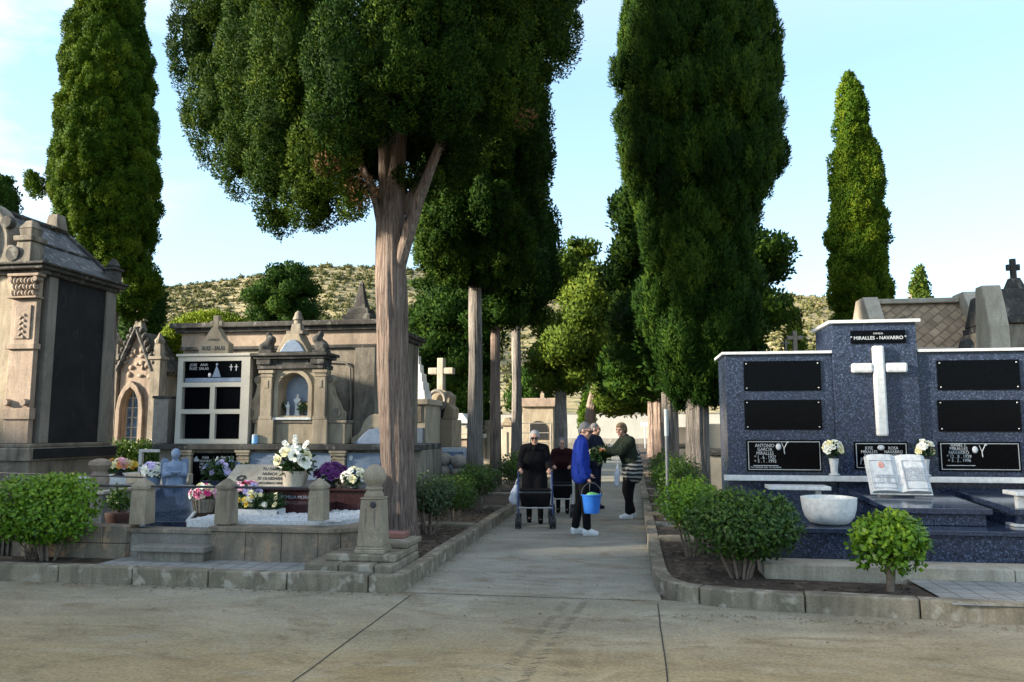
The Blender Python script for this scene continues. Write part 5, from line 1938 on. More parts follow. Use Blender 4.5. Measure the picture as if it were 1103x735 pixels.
# ---- white stone tablet like an open book
a, b, z0, z1 = rc(247, 503, 330, 528, 10.0)
z0 = rz + .002
t = thing('stone_tablet', 'cream stone tablet carved as an open book with dark lettering and a rose emblem', 'memorial', ((a + b) / 2, 10.0, z0), 0)
H_ = z1 - z0 + .02
mb = MB()
sl = .28
mb.hexa([(a - .05, 9.86, z0), (b, 9.86, z0), (b, 9.98, z0), (a - .05, 9.98, z0)], [(a + .03, 9.86 + sl, z0 + H_), (b - .03, 9.86 + sl, z0 + H_), (b - .03, 9.98 + sl, z0 + H_), (a + .03, 9.98 + sl, z0 + H_)])
mb.build('tablet', 'palestone', t, bevel=.01)
th = math.atan2(sl, H_)
sm = (a + b) / 2
for s_, sz, f_, dx in (('TU FAMILIA', .075, .80, .05), ('NUNCA', .07, .58, .02), ('TE OLVIDARA', .07, .37, .05), ('EL RECUERDO VIVE', .055, .16, .06)):
    text('inscription', s_, sz, (sm + dx, 9.86 + sl * f_ - .004, z0 + H_ * f_), 'darkletters', t, (PI / 2 - th, 0, 0), bold=.001, sx=.85)
mb = MB()
for i in range(7):
    u = 2 * PI * i / 7
    f_ = .36 + .10 * math.sin(u)
    mb.ellip((a + .2 + .05 * math.cos(u), 9.86 + sl * f_ - .002, z0 + H_ * f_), (.03, .006, .022), 8, 5)
mb.build('rose_emblem', 'darkletters', t)

# ---- white trough with yellow and white flowers
a, b, z0, z1 = rc(250, 549, 298, 557, 8.95)
t = thing('flower_trough', 'low white marble trough planted with small yellow, white and blue flowers', 'planter', ((a + b) / 2, 9.05, gz_ - .02))
MB().box(a, b, 8.95, 9.2, gz_ - .02, z1).build('trough', 'white', t, bevel=.008)
n = 700
P = np.stack([rng.uniform(a - (a + b) / 2, b - (a + b) / 2, n), rng.uniform(-.1, .15, n), rng.uniform(z1 - gz_, z1 - gz_ + .16, n)], 1)
V, Q_ = leaf_quads(P, unit(rng.normal(size=(n, 3))), .07, .03, .4, .5)
np_mesh('leaves', V, Q_, rng.normal(.35, .2, n), 'flowerleaf', t)
cols = ['petalcream', 'petalyellow', 'petalwhite', 'petalcream', 'navycloth']
for i in range(26):
    bloom(t, (random.uniform(a, b) - (a + b) / 2, random.uniform(-.13, .02), z1 - gz_ + random.uniform(.05, .22)), random.uniform(.03, .045), cols[i % 5], i % 3 + 1)


# ---- tall white bouquet (gladioli) in a pale pot
v = at(322, 527, 9.95)
def potfn(t):
    mb = MB().lathe(0, 0, [(.10, 0), (.13, .02), (.15, .2), (.155, .22), (.13, .22)], 20).build('pot', 'palestone', t, smooth=True, local=True)
t = bouquet('tall_bouquet', 'tall bouquet of white gladioli and lilies with dark leaves beside the stone tablet', 'bouquet', (v.x, 9.78, rz + .002), .24, .36, ['petalwhite', 'petalwhite', 'petalcream'], 16, .075, 420, None, .11, potfn, (1.05, .8, .75))
for k, (dx, lean) in enumerate(((0, .02), (.06, .12), (-.05, -.05))):
    for i in range(7 if k == 0 else 5):
        z = .42 + i * .042
        bloom(t, (dx + lean * i * .25 + random.uniform(-.02, .02), -.06 + random.uniform(-.02, .02), z), .055 - .004 * i, 'petalwhite', i % 3 + 1, (random.uniform(-.6, .6), -1, .5))
v = at(357, 524, 10.0)
bouquet('purple_bouquet', 'dense dark purple bunch of flowers on the red granite tomb', 'bouquet', (v.x, 10.0, rz + .002), .20, .16, ['petalpurple'], 40, .06, 260, None, .07, lambda t: vase_white(t, .1, .06, 'bucketdark'), (1.1, .8, .75))
v = at(385, 527, 9.9)
bouquet('cream_bouquet', 'loose cream and white flowers at the right end of the red granite tomb', 'bouquet', (v.x, 9.78, rz + .002), .14, .14, ['petalwhite', 'petalcream', 'petalwhite'], 14, .055, 220, None, .06, lambda t: vase_white(t, .09, .05, 'bucketdark'), (1.1, .8, .8))
v = at(264, 530, 9.6)
bouquet('lilac_bouquet', 'pale lilac and pink roses with one dark pink bloom left of the stone tablet', 'bouquet', (v.x, 9.62, at(264, 545, 9.62).z), .17, .19, ['petallilac', 'petalpink', 'petallilac', 'petalwhite', 'petalmagenta'], 20, .062, 220, None, .07, lambda t: vase_white(t, .12, .06, 'plaster'), (1.2, .8, .7))
MB().box(v.x - .2, v.x + .2, 9.5, 9.74, .1, at(264, 545, 9.62).z - .003).build('footing', 'redgranite', bpy.data.objects['lilac_bouquet'])
v = at(228, 548, 9.3)


def basket(t):
    mb = MB().lathe(0, 0, [(.10, 0), (.13, .15), (.135, .16), (.11, .16)], 20)
    for i in range(18):
        u = 2 * PI * i / 18
        mb.tube([(.105 * math.cos(u), .105 * math.sin(u), 0), (.138 * math.cos(u), .138 * math.sin(u), .155)], .008, 5)
    mb.build('basket', 'oldstone', t, smooth=True, local=True)


bouquet('flower_basket', 'ribbed basket of magenta and white flowers in front of the dark niche plaques', 'basket', (v.x, 9.1, gz_), .16, .22, ['petalmagenta', 'petalwhite', 'petalpink', 'petalcream'], 15, .055, 180, None, .06, basket, (1.05, .8, .7))
v = at(243, 524, 11.4)
bouquet('blue_dried_bouquet', 'dusty blue-grey dried bouquet in front of the black niche plaques', 'bouquet', (v.x, 11.4, .75), .30, .2, ['petallilac', 'bluestone', 'bluestone'], 22, .05, 420, None, .12, lambda t: MB().box(-.35, .35, -.15, .15, -.65, .05).build('stand', 'navy', t, bevel=.01, local=True), (1.3, .7, .55), 'flowerleaf')
v = at(154, 520, 10.2)
bouquet('white_bouquet', 'white and lilac bunch of flowers left of the angel statue', 'bouquet', (v.x, 10.4, .70), .16, .30, ['petallilac', 'petalwhite', 'petalwhite'], 20, .06, 240, None, .07, lambda t: MB().lathe(0, 0, [(.12, -.6), (.12, -.02), (.09, 0), (.13, .2), (.1, .2)], 18).build('pot', 'bluestone', t, smooth=True, local=True), (1.1, .8, .6))
v = at(150, 500, 14)
bouquet('yellow_bouquet', 'yellow and peach flowers on the white grave behind the angel statue', 'bouquet', (v.x, 13.4, at(150, 513, 13.4).z), .20, .20, ['petalyellow', 'petalorange', 'petalcream', 'petalpink'], 26, .075, 260, None, .09, lambda t: vase_white(t, .12, .08, 'bucketdark'), (1.5, .8, .55))
bz = at(150, 513, 13.4).z
t = thing('white_grave', 'white marble railed grave between the mausoleum and the niche tower', 'grave', (v.x, 13.8, .1), 0, GP)
xa, xb = at(112, 500, 13.8).x, at(171, 500, 13.8).x
MB().box(xa, xb, 13.1, 14.8, .1, bz - .003).build('slab', 'white', t, bevel=.01)
zz = at(140, 484, 14.9).z
MB().box(xa, xb, 14.86, 14.94, zz - .06, zz).box(xa, xa + .07, 14.86, 14.94, .1, zz - .06).box(xb - .07, xb, 14.86, 14.94, .1, zz - .06).build('rail', 'white', t, bevel=.006)
# low dark grave edges beside the mausoleum
t = thing('low_grave', 'low grey grave with pale kerb edges between the hedge bush and the mausoleum', 'grave', (at(110, 520, 10.6).x, 10.8, .1), 0, GP)
xa, xb = at(60, 520, 10.6).x, at(131, 520, 10.6).x
z1 = at(110, 529, 10.2).z
MB().box(xa, xb, 10.2, 12.4, .1, z1 - .05).build('body', 'plaster', t, bevel=.01)
MB().box(xa - .04, xb + .04, 10.16, 10.3, z1 - .048, z1).box(xa - .04, xb + .04, 12.3, 12.44, z1 - .048, z1 + .12).box(xb - .08, xb + .04, 10.302, 12.298, z1 - .048, z1).build('edging', 'palestone', t, bevel=.008)
v = at(98, 512, 11)
MB().lathe(v.x, 11.2, [(.14, z1 - .05), (.15, z1 + .1), (.10, z1 + .22), (.17, z1 + .32), (.16, z1 + .38), (.05, z1 + .42)], 16).build('urn', 'sandpink', t, smooth=True)
# potted plant behind the wall
v = at(127, 553, 8.75)
t = bush('potted_plant', 'small green plant in a brown pot behind the low wall beside its pointed post', (v.x, 8.8, .30), (.14, .13, .62), 420, 'bushmid', .06, 5, None, .5, .26, 'plant', 8)
MB().lathe(0, 0, [(.13, 0), (.16, .2), (.175, .24), (.175, .28), (.14, .28)], 20).build('pot', 'pot', t, smooth=True, local=True)
MB().box(-.3, .3, -.2, .2, -.2, -.003).build('stand', 'oldstone', t, bevel=.01, local=True)

# ================================================================== CENTRE BACKGROUND
def q(px, py, y):
    v = at(px, py, y)
    return v.x, v.z


# pale stepped spire tomb
Y_ = 19.5
t = thing('spire_tomb', 'pale tomb with a stepped white spire and a blue-grey door right of the big trunk', 'tomb', (at(446, 480, Y_).x, Y_, .1))
a, b, z0, z1 = rc(424, 430, 459, 460, Y_)
MB().box(a, b, Y_, Y_ + 1.6, .1, z1 - .15).build('wall', 'palestone', t, bevel=.02)
MB().box(a - .08, b + .08, Y_ - .1, Y_ + 1.7, z1 - .148, z1).build('cornice', 'palestone', t, bevel=.02)
m_ = at(441, 430, Y_).x
zt2 = at(441, 372, Y_).z
mb = MB()
z = z1 + .002
ws = [.36, .30, .24, .17, .11, .06]
for i, w in enumerate(ws):
    dz = (zt2 - z1) / len(ws)
    mb.frus(m_, Y_ + .6, z, z + dz - .003, w, w, w * .93, w * .93)
    z += dz
mb.build('spire', 'white', t, bevel=.012)
x0, x1, zb, zt2 = rc(445, 461, 456, 490, Y_)
MB().box(x0, x1, Y_ - .06, Y_ - .003, .2, zt2).build('door', 'bluemarble', t, bevel=.01)
x0, x1, zb, zt2 = rc(447, 432, 454, 455, Y_)
MB().box(x0, x1, Y_ - .03, Y_ - .003, zb, zt2).build('sunk_panel', 'oldstone', t)

# stone cross tomb with wreath
Y_ = 21.0
t = thing('cross_tomb', 'rough sandstone tomb topped by a tall stone cross with a round wreath', 'tomb', (at(473, 480, Y_).x, Y_, .1))
a, b, z0, z1 = rc(459, 452, 487, 490, Y_)
m_ = (a + b) / 2
MB().box(a - .1, b + .12, Y_ - .1, Y_ + 1.3, .1, z0 + .2).box(a, b, Y_, Y_ + 1.2, z0 + .202, z1 - .003).build('pedestal', 'sand', t, bevel=.02)
zs = at(473, 428, Y_).z
P = [(a, z1), (b, z1), (b + .02, z1 + .3), (b - .1, z1 + .42), (b - .06, zs + .05), (b - .25, zs + .2)] + [(a + .2, zs + .2), (a + .02, z1 + .42), (a - .04, z1 + .25)]
MB().pxz(P, Y_ + .1, Y_ + .8).build('scrolled_body', 'sand', t, bevel=.04)
cx_ = at(472, 420, Y_).x
x0, x1, zb, zt2 = rc(459, 385, 486, 430, Y_)
wv = (x1 - x0) * .125
zc_ = at(472, 399, Y_).z
mb = MB().box(cx_ - wv, cx_ + wv, Y_ + .2, Y_ + .5, zb, zt2).box(x0, cx_ - wv - .002, Y_ + .21, Y_ + .49, zc_ - wv, zc_ + wv).box(cx_ + wv + .002, x1, Y_ + .21, Y_ + .49, zc_ - wv, zc_ + wv)
mb.build('cross', 'palestone', t, bevel=.02)
wc = at(471, 431, Y_)
mb = MB()
ring = [(wc.x + .23 * math.cos(u), Y_ - .02, wc.z + .25 * math.sin(u)) for u in [2 * PI * i / 24 for i in range(25)]]
mb.tube(ring, .055, 8)
mb.build('wreath', 'plaster', t, smooth=True)
x0, x1, zb, zt2 = rc(464, 442, 478, 455, Y_)
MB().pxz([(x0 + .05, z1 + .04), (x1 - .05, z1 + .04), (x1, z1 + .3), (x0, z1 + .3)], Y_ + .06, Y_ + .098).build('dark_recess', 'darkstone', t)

# white and blue marble rail grave and rubble wall in front of it
Y_ = 16.2
x0, x1, z0, z1 = rc(444, 484, 503, 493, Y_)
t = thing('rail_grave', 'low blue-white marble grave with white rails between the first two trunks', 'grave', ((x0 + x1) / 2, Y_, .1))
x0 = at(436, 490, Y_).x
MB().box(x0, x1, Y_, Y_ + 1.9, .1, z0 - .03).build('body', 'bluemarble', t, bevel=.01)
MB().box(x0 - .05, x1 + .05, Y_ - .08, Y_ + .02, z0 - .028, z0 + .03).box(x0 - .05, x1 + .05, Y_ + .6, Y_ + .7, z1 - .06, z1 + .02).build('rail', 'white', t, bevel=.008)
MB().box(x0 + .05, x1 - .1, Y_ + .1, Y_ + .58, z0 - .028, z1 - .05).build('plinth', 'bluemarble', t, bevel=.008)
a, b, _, _ = rc(449, 480, 456, 490, Y_)
MB().box(a, b, Y_ + .02, Y_ + .095, z0 + .0, z0 + .16).build('small_plaque', 'black', t)
Y_ = 14.6
t = thing('rubble_wall', 'low rubble stone wall with rounded top stones behind the clipped bushes', 'wall', (at(470, 505, Y_).x, Y_, .1))
zt2 = at(470, 492, Y_).z
mb = MB()
x = at(434, 500, Y_).x
xe = -3.35
while x < xe:
    z = .1
    w = random.uniform(.28, .42)
    while z < zt2 - .12:
        h_ = random.uniform(.16, .26)
        ww = w * random.uniform(.85, 1.05)
        mb.ellip((x + w / 2, Y_ + random.uniform(0, .06), z + h_ / 2), (ww * .56, .2, h_ * .58), 10, 7, Matrix.Rotation(random.uniform(-.15, .15), 3, 'Y'))
        z += h_ * .95
    x += w
mb.build('stones', 'rubble', t, smooth=True)
# pale small tombs further along the left side
for (px0, px1, py0, py1, Y_, lb, m_, top) in (
        (486, 508, 463, 492, 25, 'pale pink stone box tomb right of the stone cross', 'sandpink', 'palestone'),
        (487, 503, 448, 470, 29, 'white gabled tomb top showing behind the pale pink box tomb', 'whitewall', 'white'),
        (517, 531, 455, 492, 33, 'pale cream tomb between the second and third trunks', 'palestone', 'palestone'),
        (540, 552, 452, 492, 37, 'pale cream tomb between the third and fourth trunks', 'palestone', 'sand')):
    x0, x1, z0, z1 = rc(px0, py0, px1, py1, Y_)
    t = thing('pale_tomb', lb, 'tomb', ((x0 + x1) / 2, Y_, .1), 0, 'pale tombs along the left of the path')
    mm = (x0 + x1) / 2
    MB().box(x0, x1, Y_, Y_ + 2, .1, z1 - .3).build('body', m_, t, bevel=.02)
    MB().box(x0 - .1, x1 + .1, Y_ - .1, Y_ + 2.1, z1 - .298, z1 - .16).build('cornice', top, t, bevel=.02)
    MB().pxz([(x0, z1 - .158), (x1, z1 - .158), (x1 - .1, z1 - .02), (mm + .1, z1 + .1), (mm - .1, z1 + .1), (x0 + .1, z1 - .02)], Y_ + .1, Y_ + 1.8).build('gable', top, t, bevel=.02)
    MB().box(x0 + .25, x1 - .25, Y_ - .03, Y_ - .003, .3, z1 - .6).build('plaque', 'plaster', t)
# pediment tomb and its fence seen between the trunks
Y_ = 44
x0, x1, z0, z1 = rc(563, 429, 596, 480, Y_)
t = thing('pediment_tomb', 'cream flat-topped chapel tomb with a small cross and arched doorway between the trunks', 'chapel', ((x0 + x1) / 2, Y_, .1))
mm = (x0 + x1) / 2
MB().box(x0, x1, Y_, Y_ + 4, .1, z1 - .5).build('wall', 'sand', t, bevel=.02)
MB().box(x0 - .2, x1 + .2, Y_ - .2, Y_ + 4.2, z1 - .497, z1).build('cornice', 'sandpink', t, bevel=.04)
MB().box(mm + .1, mm + .32, Y_ + .3, Y_ + .5, z1 + .003, at(581, 419, Y_).z).box(mm - .15, mm + .098, Y_ + .31, Y_ + .49, z1 + .55, z1 + .75).box(mm + .322, mm + .57, Y_ + .31, Y_ + .49, z1 + .55, z1 + .75).build('cross', 'sand', t)
dz = z1 - 1.5
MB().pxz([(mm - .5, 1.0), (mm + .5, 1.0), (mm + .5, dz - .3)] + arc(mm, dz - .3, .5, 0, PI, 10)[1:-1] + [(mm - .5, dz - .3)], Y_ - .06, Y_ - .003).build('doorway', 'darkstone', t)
Y_ = 40
x0, x1, z0, z1 = rc(548, 456, 594, 494, Y_)
t = thing('metal_fence', 'thin grey metal railing frame in front of the cream chapel tomb', 'fence', ((x0 + x1) / 2, Y_, .1))
mb = MB()
for z in (z1, z1 - .5, z1 - 1.0):
    mb.tube([(x0, Y_, z), (x1, Y_, z)], .03, 6)
mb.build('bars', 'plaster', t)
for i in range(3):
    x = x0 + (x1 - x0) * i / 2
    MB().tube([(x, Y_, .05), (x, Y_, z1)], .045, 8).build('fence_post', 'plaster', t)
# perimeter wall at the end of the path
Y_ = 82
x0, x1, z0, z1 = rc(470, 446, 800, 477, Y_)
t = thing('perimeter_wall', 'long whitewashed perimeter wall at the far end of the path', 'wall', ((x0 + x1) / 2, Y_, 0))
MB().box(x0 - 30, x1 + 20, Y_, Y_ + .4, -.1, z1).build('wall_face', 'whitewall', t)
MB().box(x0 - 30, x1 + 20, Y_ - .08, Y_ + .48, z1 + .002, z1 + .12).build('coping', 'plaster', t)
MB().box(x0 - 30, x1 + 20, Y_ - .05, Y_ - .002, -.1, .6).build('dado', 'plaster', t)
a, b, z0, z1 = rc(690, 455, 699, 459, 60)
t = thing('notice_board', 'small white notice board on a post beside the far right trunks', 'sign', ((a + b) / 2, 60, 0))
MB().box(a, b, 60, 60.04, z0, z1).build('board', 'white', t)
MB().tube([((a + b) / 2, 60.07, 0), ((a + b) / 2, 60.07, z1)], .04, 8).build('post', 'steel', t)

# ================================================================== TREES
# the big left cypress with a forked trunk
Y1 = 10.1
o1 = [(196, 300, 440), (170, 240, 500), (150, 222, 520), (100, 207, 575), (60, 196, 606), (20, 184, 622), (-40, 176, 634), (-130, 180, 630), (-240, 230, 590), (-340, 300, 520), (-430, 360, 450)]
bx = at(430, 520, Y1).x
lim = []
for (px, py, dy, r0, r1, st) in ((480, 140, -.3, .10, .05, (428, 292)), (470, 165, .3, .08, .04, (426, 285)), (392, 180, -.35, .05, .025, (415, 275)), (410, 120, -.15, .095, .05, (417, 270)), (440, 60, .2, .12, .05, (424, 250)), (340, 110, .1, .06, .03, (414, 225)), (545, 70, .1, .07, .03, (440, 215))):
    e = at(px, py, Y1 + dy); s = at(st[0], st[1], Y1 + dy * .2)
    mm = s.lerp(e, .45) + Vector((0, 0, .14))
    lim.append(([s - Vector((0, 0, .25)), s, mm, e], [r0 * .6, r0, r0 * .85, r1]))
BIG = [  # clumps of the crown: px, py, width, height, depth offset
    (213, 40, 62, 150, .3), (232, 112, 70, 150, .2), (262, 160, 66, 120, .1), (272, 60, 84, 190, -.5), (300, 120, 80, 150, -.9), (318, 40, 100, 190, -1.2),
    (296, 190, 66, 90, -.1), (330, 205, 60, 80, -.3), (378, 208, 40, 66, -.4), (350, 160, 84, 110, -1.0), (372, 80, 96, 190, -1.6), (398, 122, 66, 84, -.9),
    (428, 55, 100, 190, -1.5), (450, 108, 66, 84, -.7), (486, 70, 90, 180, -1.2), (500, 128, 74, 70, -.3), (540, 55, 90, 170, -.7), (556, 92, 66, 80, -.1), (588, 25, 76, 140, -.2), (604, 44, 44, 80, .2),
    (545, 115, 60, 60, .3), (240, -50, 110, 220, 0), (330, -70, 130, 240, -1.3), (440, -70, 140, 260, -1.5), (540, -60, 130, 240, -.9), (600, -60, 80, 200, 0), (290, -180, 130, 260, -.5), (400, -190, 140, 280, -1.2), (510, -180, 130, 260, -.7),
    (340, -300, 120, 240, -.3), (450, -310, 130, 240, -.5), (400, -400, 110, 200, 0), (300, 235, 46, 40, .2), (345, 226, 46, 40, -.1)]
bc, br_ = [], []
for px, py, w, h, dy in BIG:
    v = at(px, py, Y1 + dy)
    k = (Y1 + dy - v.x * .15) / F_PX
    bc.append(v); br_.append((w * .45 * k, w * .45 * k, h * .48 * k))
big = cypress('cypress_tree', 'huge spreading cypress with reddish forked trunk towering over the left side of the path', Y1, o1, 430, .2, .95, 1.35, 1000, .046, .022,
              'cypbrown', 'barkred', None, .5, .5, .45, .84, lim, X=bx, inner=.5, lobejit=.4, rough=.3, sub=(.14, .22), big=(np.array(bc), np.array(br_)),
              tpath=[(431, 590, .27), (430, 565, .222), (428, 500, .208), (423, 400, .212), (421, 300, .215), (421, 240, .20), (428, 150, .13), (432, 40, .09), (432, -150, .05)])
dc = np.array([at(390, 206, Y1 - .9), at(352, 178, Y1 - 1.45), at(565, 128, Y1 - .6)])
V, Q_, T, Cn = lobed(dc, np.array([[.20, .18, .22], [.16, .1, .14], [.16, .12, .12]]), 480, .05, .024, .5, .5, 0)
np_mesh('dry_foliage', V, Q_, T, 'brownleaf', big, big.location, Cn)
# row of trunks going back along the left of the path
cypress('cypress_tree', 'second cypress of the left row, grey straight trunk and dense dark crown', 15.2,
        [(305, 478, 540), (285, 456, 560), (240, 446, 585), (190, 447, 592), (140, 455, 594), (100, 465, 592), (50, 478, 588), (0, 490, 575), (-70, 510, 550)], 511, .14, .8, 1.2, 1000, .065, .035, 'cypdark', group='row of cypresses left of the path', back=.4, jit=.5, sub=(.18, .27), rough=.3)
c3 = cypress('cypress_tree', 'third cypress of the left row with a slim leaning reddish trunk', 18.3,
             [(352, 508, 556), (325, 496, 572), (280, 480, 590), (200, 478, 594), (140, 488, 590), (80, 505, 575), (30, 520, 555)], 534, .12, .9, 1.3, 380, .10, .06, 'cypdark', 'barkred', group='row of cypresses left of the path', back=.4)
cypress('cypress_tree', 'fourth cypress of the left row, its dark crown reaching lowest and closest to the path', 21.6,
        [(348, 525, 578), (328, 512, 596), (290, 505, 603), (220, 508, 601), (160, 515, 597), (110, 525, 590), (70, 540, 580)], 556, .135, .9, 1.3, 420, .10, .06, 'cypdark', group='row of cypresses left of the path', back=.4)
# left cypress above the mausoleum
ex = (np.array([[at(40, 203, 19.5).x, 19.5, at(40, 203, 19.5).z], [at(34, 196, 19.5).x, 19.5, at(34, 196, 19.5).z + .1], [at(150, 303, 20).x, 20.2, at(150, 303, 20).z], [at(140, 320, 20).x, 20.2, at(140, 320, 20).z]]), np.array([[.22, .2, .3], [.18, .18, .22], [.5, .5, .55], [.55, .5, .6]]))
L5 = [([(at(125, 330, 20).x, 20, at(125, 330, 20).z), (at(118, 270, 20).x, 20, at(118, 270, 20).z)], [.06, .04]), ([(at(132, 330, 20).x, 19.9, at(132, 330, 20).z), (at(140, 265, 20).x, 19.9, at(140, 265, 20).z)], [.05, .035])]
cypress('cypress_tree', 'tall lumpy cypress rising behind the blackened mausoleum roof', 20.0,
        [(292, 106, 146), (272, 94, 157), (232, 70, 162), (190, 66, 162), (150, 69, 162), (120, 72, 161), (80, 78, 157), (40, 82, 152), (0, 86, 148), (-50, 92, 141), (-110, 100, 134), (-150, 112, 122)], 112, .2, .62, .85, 900, .075, .04, 'cyp', group=None, back=.4, limbs=L5, extra=ex, lobejit=.15, inner=.8, sub=(.18, .29), rough=.35)
# right columnar cypress
cypress('cypress_tree', 'broad columnar cypress with pale trunk standing left of the granite tomb', 14.0,
        [(432, 738, 776), (420, 722, 790), (398, 706, 796), (360, 692, 806), (310, 686, 814), (262, 694, 818), (225, 684, 824), (185, 670, 838), (145, 664, 846), (80, 662, 843), (0, 668, 832), (-80, 678, 822), (-190, 700, 800), (-280, 735, 765)], 752, .19, .6, .8, 1150, .085, .024, 'cypdark', group=None, up=.75, jit=.35, back=.4, lobejit=.12, inner=.84, rough=.3, sub=(.12, .32))
# far right cypress
cypress('cypress_tree', 'solitary sunlit cypress tapering to a point behind the granite tomb', 29.0,
        [(356, 902, 943), (345, 894, 953), (300, 892, 958), (265, 892, 957), (230, 893, 953), (200, 894, 950), (170, 897, 945), (140, 902, 937), (110, 906, 930), (92, 909, 922), (83, 912, 917)], 925, .22, .75, 1.1, 420, .105, .06, 'cyp', group=None, back=.4, lobejit=.1, inner=.84, sub=(.22, .34), rough=.35)
cypress('conifer_tree', 'small pale conifer top showing above the tiled roof ridge', 42, [(330, 975, 1008), (315, 979, 1003), (300, 984, 998), (287, 990, 993)], 990, .15, .6, .7, 160, .16, .1, 'pine', back=.6, lobejit=.4, inner=.5)
# dark conifer behind the right cypress, ragged
cypress('conifer_tree', 'dark ragged conifer spreading on both sides behind the columnar cypress', 25,
        [(428, 655, 790), (408, 640, 820), (370, 645, 846), (335, 640, 842), (300, 648, 850), (270, 652, 846), (235, 655, 800), (205, 655, 740)], 722, .2, 1.6, 1.0, 190, .16, .09, 'cypdark', back=.5, lobejit=.55, inner=.45, spacing=1.25)
cypress('pine_tree', 'pale sunlit pine with a forked grey trunk beyond the elderly people', 34,
        [(425, 580, 640), (395, 565, 672), (350, 565, 680), (310, 578, 660), (280, 595, 652), (262, 605, 635)], 604, .26, 1.7, 1.2, 90, .2, .12, 'pinelight', 'bark', back=.6, lobejit=.5, inner=.35, spacing=1.5,
        limbs=[([(at(606, 440, 34).x, 34, at(606, 440, 34).z), (at(612, 380, 34).x, 34, at(612, 380, 34).z)], [.14, .08])])
cypress('pine_tree', 'bright yellow-green pine hanging over the far end of the path', 46,
        [(446, 650, 712), (425, 630, 730), (385, 622, 722), (345, 632, 705), (318, 650, 690)], 634, .32, 2.4, 1.3, 60, .26, .15, 'pinelight', 'barkred', back=.6, lobejit=.6, inner=.3, spacing=1.5,
        limbs=[([(at(638, 475, 46).x, 46, .1), (at(639, 420, 46).x, 46, at(644, 420, 46).z)], [.2, .14])])
cypress('dark_tree', 'dark dense tree behind the stone cross and the second trunk', 33,
        [(482, 445, 520), (430, 432, 545), (370, 428, 545), (330, 432, 530), (305, 440, 505)], 470, .25, 1.7, 1.3, 90, .19, .11, 'cypdark', back=.5, lobejit=.45, inner=.6, spacing=1.15)
cypress('dark_tree', 'dark round-headed pine standing against the dry hillside behind the vault building', 46,
        [(352, 280, 332), (335, 268, 345), (312, 266, 344), (297, 282, 342), (287, 298, 330)], 306, .3, 1.6, 1.1, 80, .2, .12, 'cypdark', back=.5, lobejit=.5, inner=.45, spacing=1.3)
cypress('dark_tree', 'dark lower cypress between the mausoleum and the gothic gable', 27,
        [(478, 140, 168), (400, 132, 172), (340, 132, 180), (312, 130, 176), (296, 140, 160)], 152, .15, .9, 1.1, 150, .15, .09, 'cypdark', back=.5)
cypress('dark_tree', 'small dark treetop above the mausoleum gable at the left edge', 32, [(290, -20, 18), (232, -18, 17), (215, -14, 18), (200, -6, 15), (192, 0, 9)], 2, .15, .8, 1.0, 150, .15, .09, 'cypdark', back=.5)
cypress('light_tree', 'small yellow-green tree right of the columnar cypress against the hillside', 30, [(400, 838, 874), (375, 841, 872), (355, 845, 869), (340, 851, 862)], 857, .12, .8, .8, 120, .17, .1, 'pine', back=.6, lobejit=.5, inner=.4)
# right row of trunks
for i, (px, Yr, lb, bm, sp) in enumerate(((722, 20.5, 'first grey trunk of the right row behind the thin pole, dark crown overhead', 'bark', 40), (711, 29, 'second reddish trunk of the right row beyond the woman', 'barkred', 32), (702, 40, 'third sunlit trunk of the right row beside the notice board', 'barkred', 26))):
    cypress('cypress_tree', lb, Yr, [(424 + i * 4, px - sp * .5, px + sp * .6), (402, px - sp * .8, px + sp), (350, px - sp * .9, px + sp), (280 + 20 * i, px - sp * .7, px + sp * .8), (230 + 35 * i, px - sp * .3, px + sp * .3)], px, .2, 1.1, 1.3, 130, .17, .1, 'cypdark', bm, group='row of cypresses right of the path', back=.4, spacing=1.2)
# trees beyond the perimeter wall
for i, (px, hw, top, lb) in enumerate(((575, 30, 395, 'dark tree beyond the perimeter wall, left of the others'), (650, 26, 405, 'dark tree beyond the perimeter wall behind the woman'), (690, 34, 385, 'dark tree beyond the perimeter wall, tallest of the three'))):
    cypress('far_tree', lb, 92, [(462, px - hw * .7, px + hw * .7), (440, px - hw, px + hw), (415, px - hw * .9, px + hw * .9), (top, px - hw * .3, px + hw * .3)], px, .3, 3, 2.2, 22, .45, .28, 'cypdark', group='trees beyond the perimeter wall', back=.4, inner=.6)
cypress('drooping_shrub', 'small drooping dark conifer in front of the perimeter wall', 62, [(466, 624, 640), (450, 622, 643), (435, 625, 641), (425, 630, 637)], 632, .1, .7, .8, 110, .2, .12, 'cyp', back=.5)
# clipped bright hedge arch behind the vault building
Yh = 24
z0 = .1
lx, rx2 = at(187, 400, Yh).x, at(262, 400, Yh).x
ztop = at(215, 352, Yh).z
c, r = [], []
for i in range(14):
    z = .4 + (ztop - 1.0) * i / 13
    for xx in (lx, rx2):
        c.append((xx + random.uniform(-.08, .08), Yh, z)); r.append((.52, .55, .5))
for i in range(15):
    a = PI * i / 14
    c.append(((lx + rx2) / 2 + (rx2 - lx) / 2 * math.cos(a), Yh, ztop - .7 + .75 * math.sin(a))); r.append((.5, .55, .45))
t = thing('hedge_arch', 'bright yellow-green clipped hedge arch against the hill behind the niche tower', 'hedge', ((lx + rx2) / 2, Yh, .1))
V, Q_, T, Cn = lobed(np.array(c), np.array(r), 420, .10, .06, .3, .5, .85, rng.normal(.5, .1, len(c)), back=.4)
np_mesh('foliage', V, Q_, T, 'cyplime', t, t.location, Cn)
MB().tube([(lx, Yh, .1), (lx, Yh, ztop - 1)], .07, 8).tube([(rx2, Yh, .1), (rx2, Yh, ztop - 1)], .07, 8).build('stem', 'wood', t)
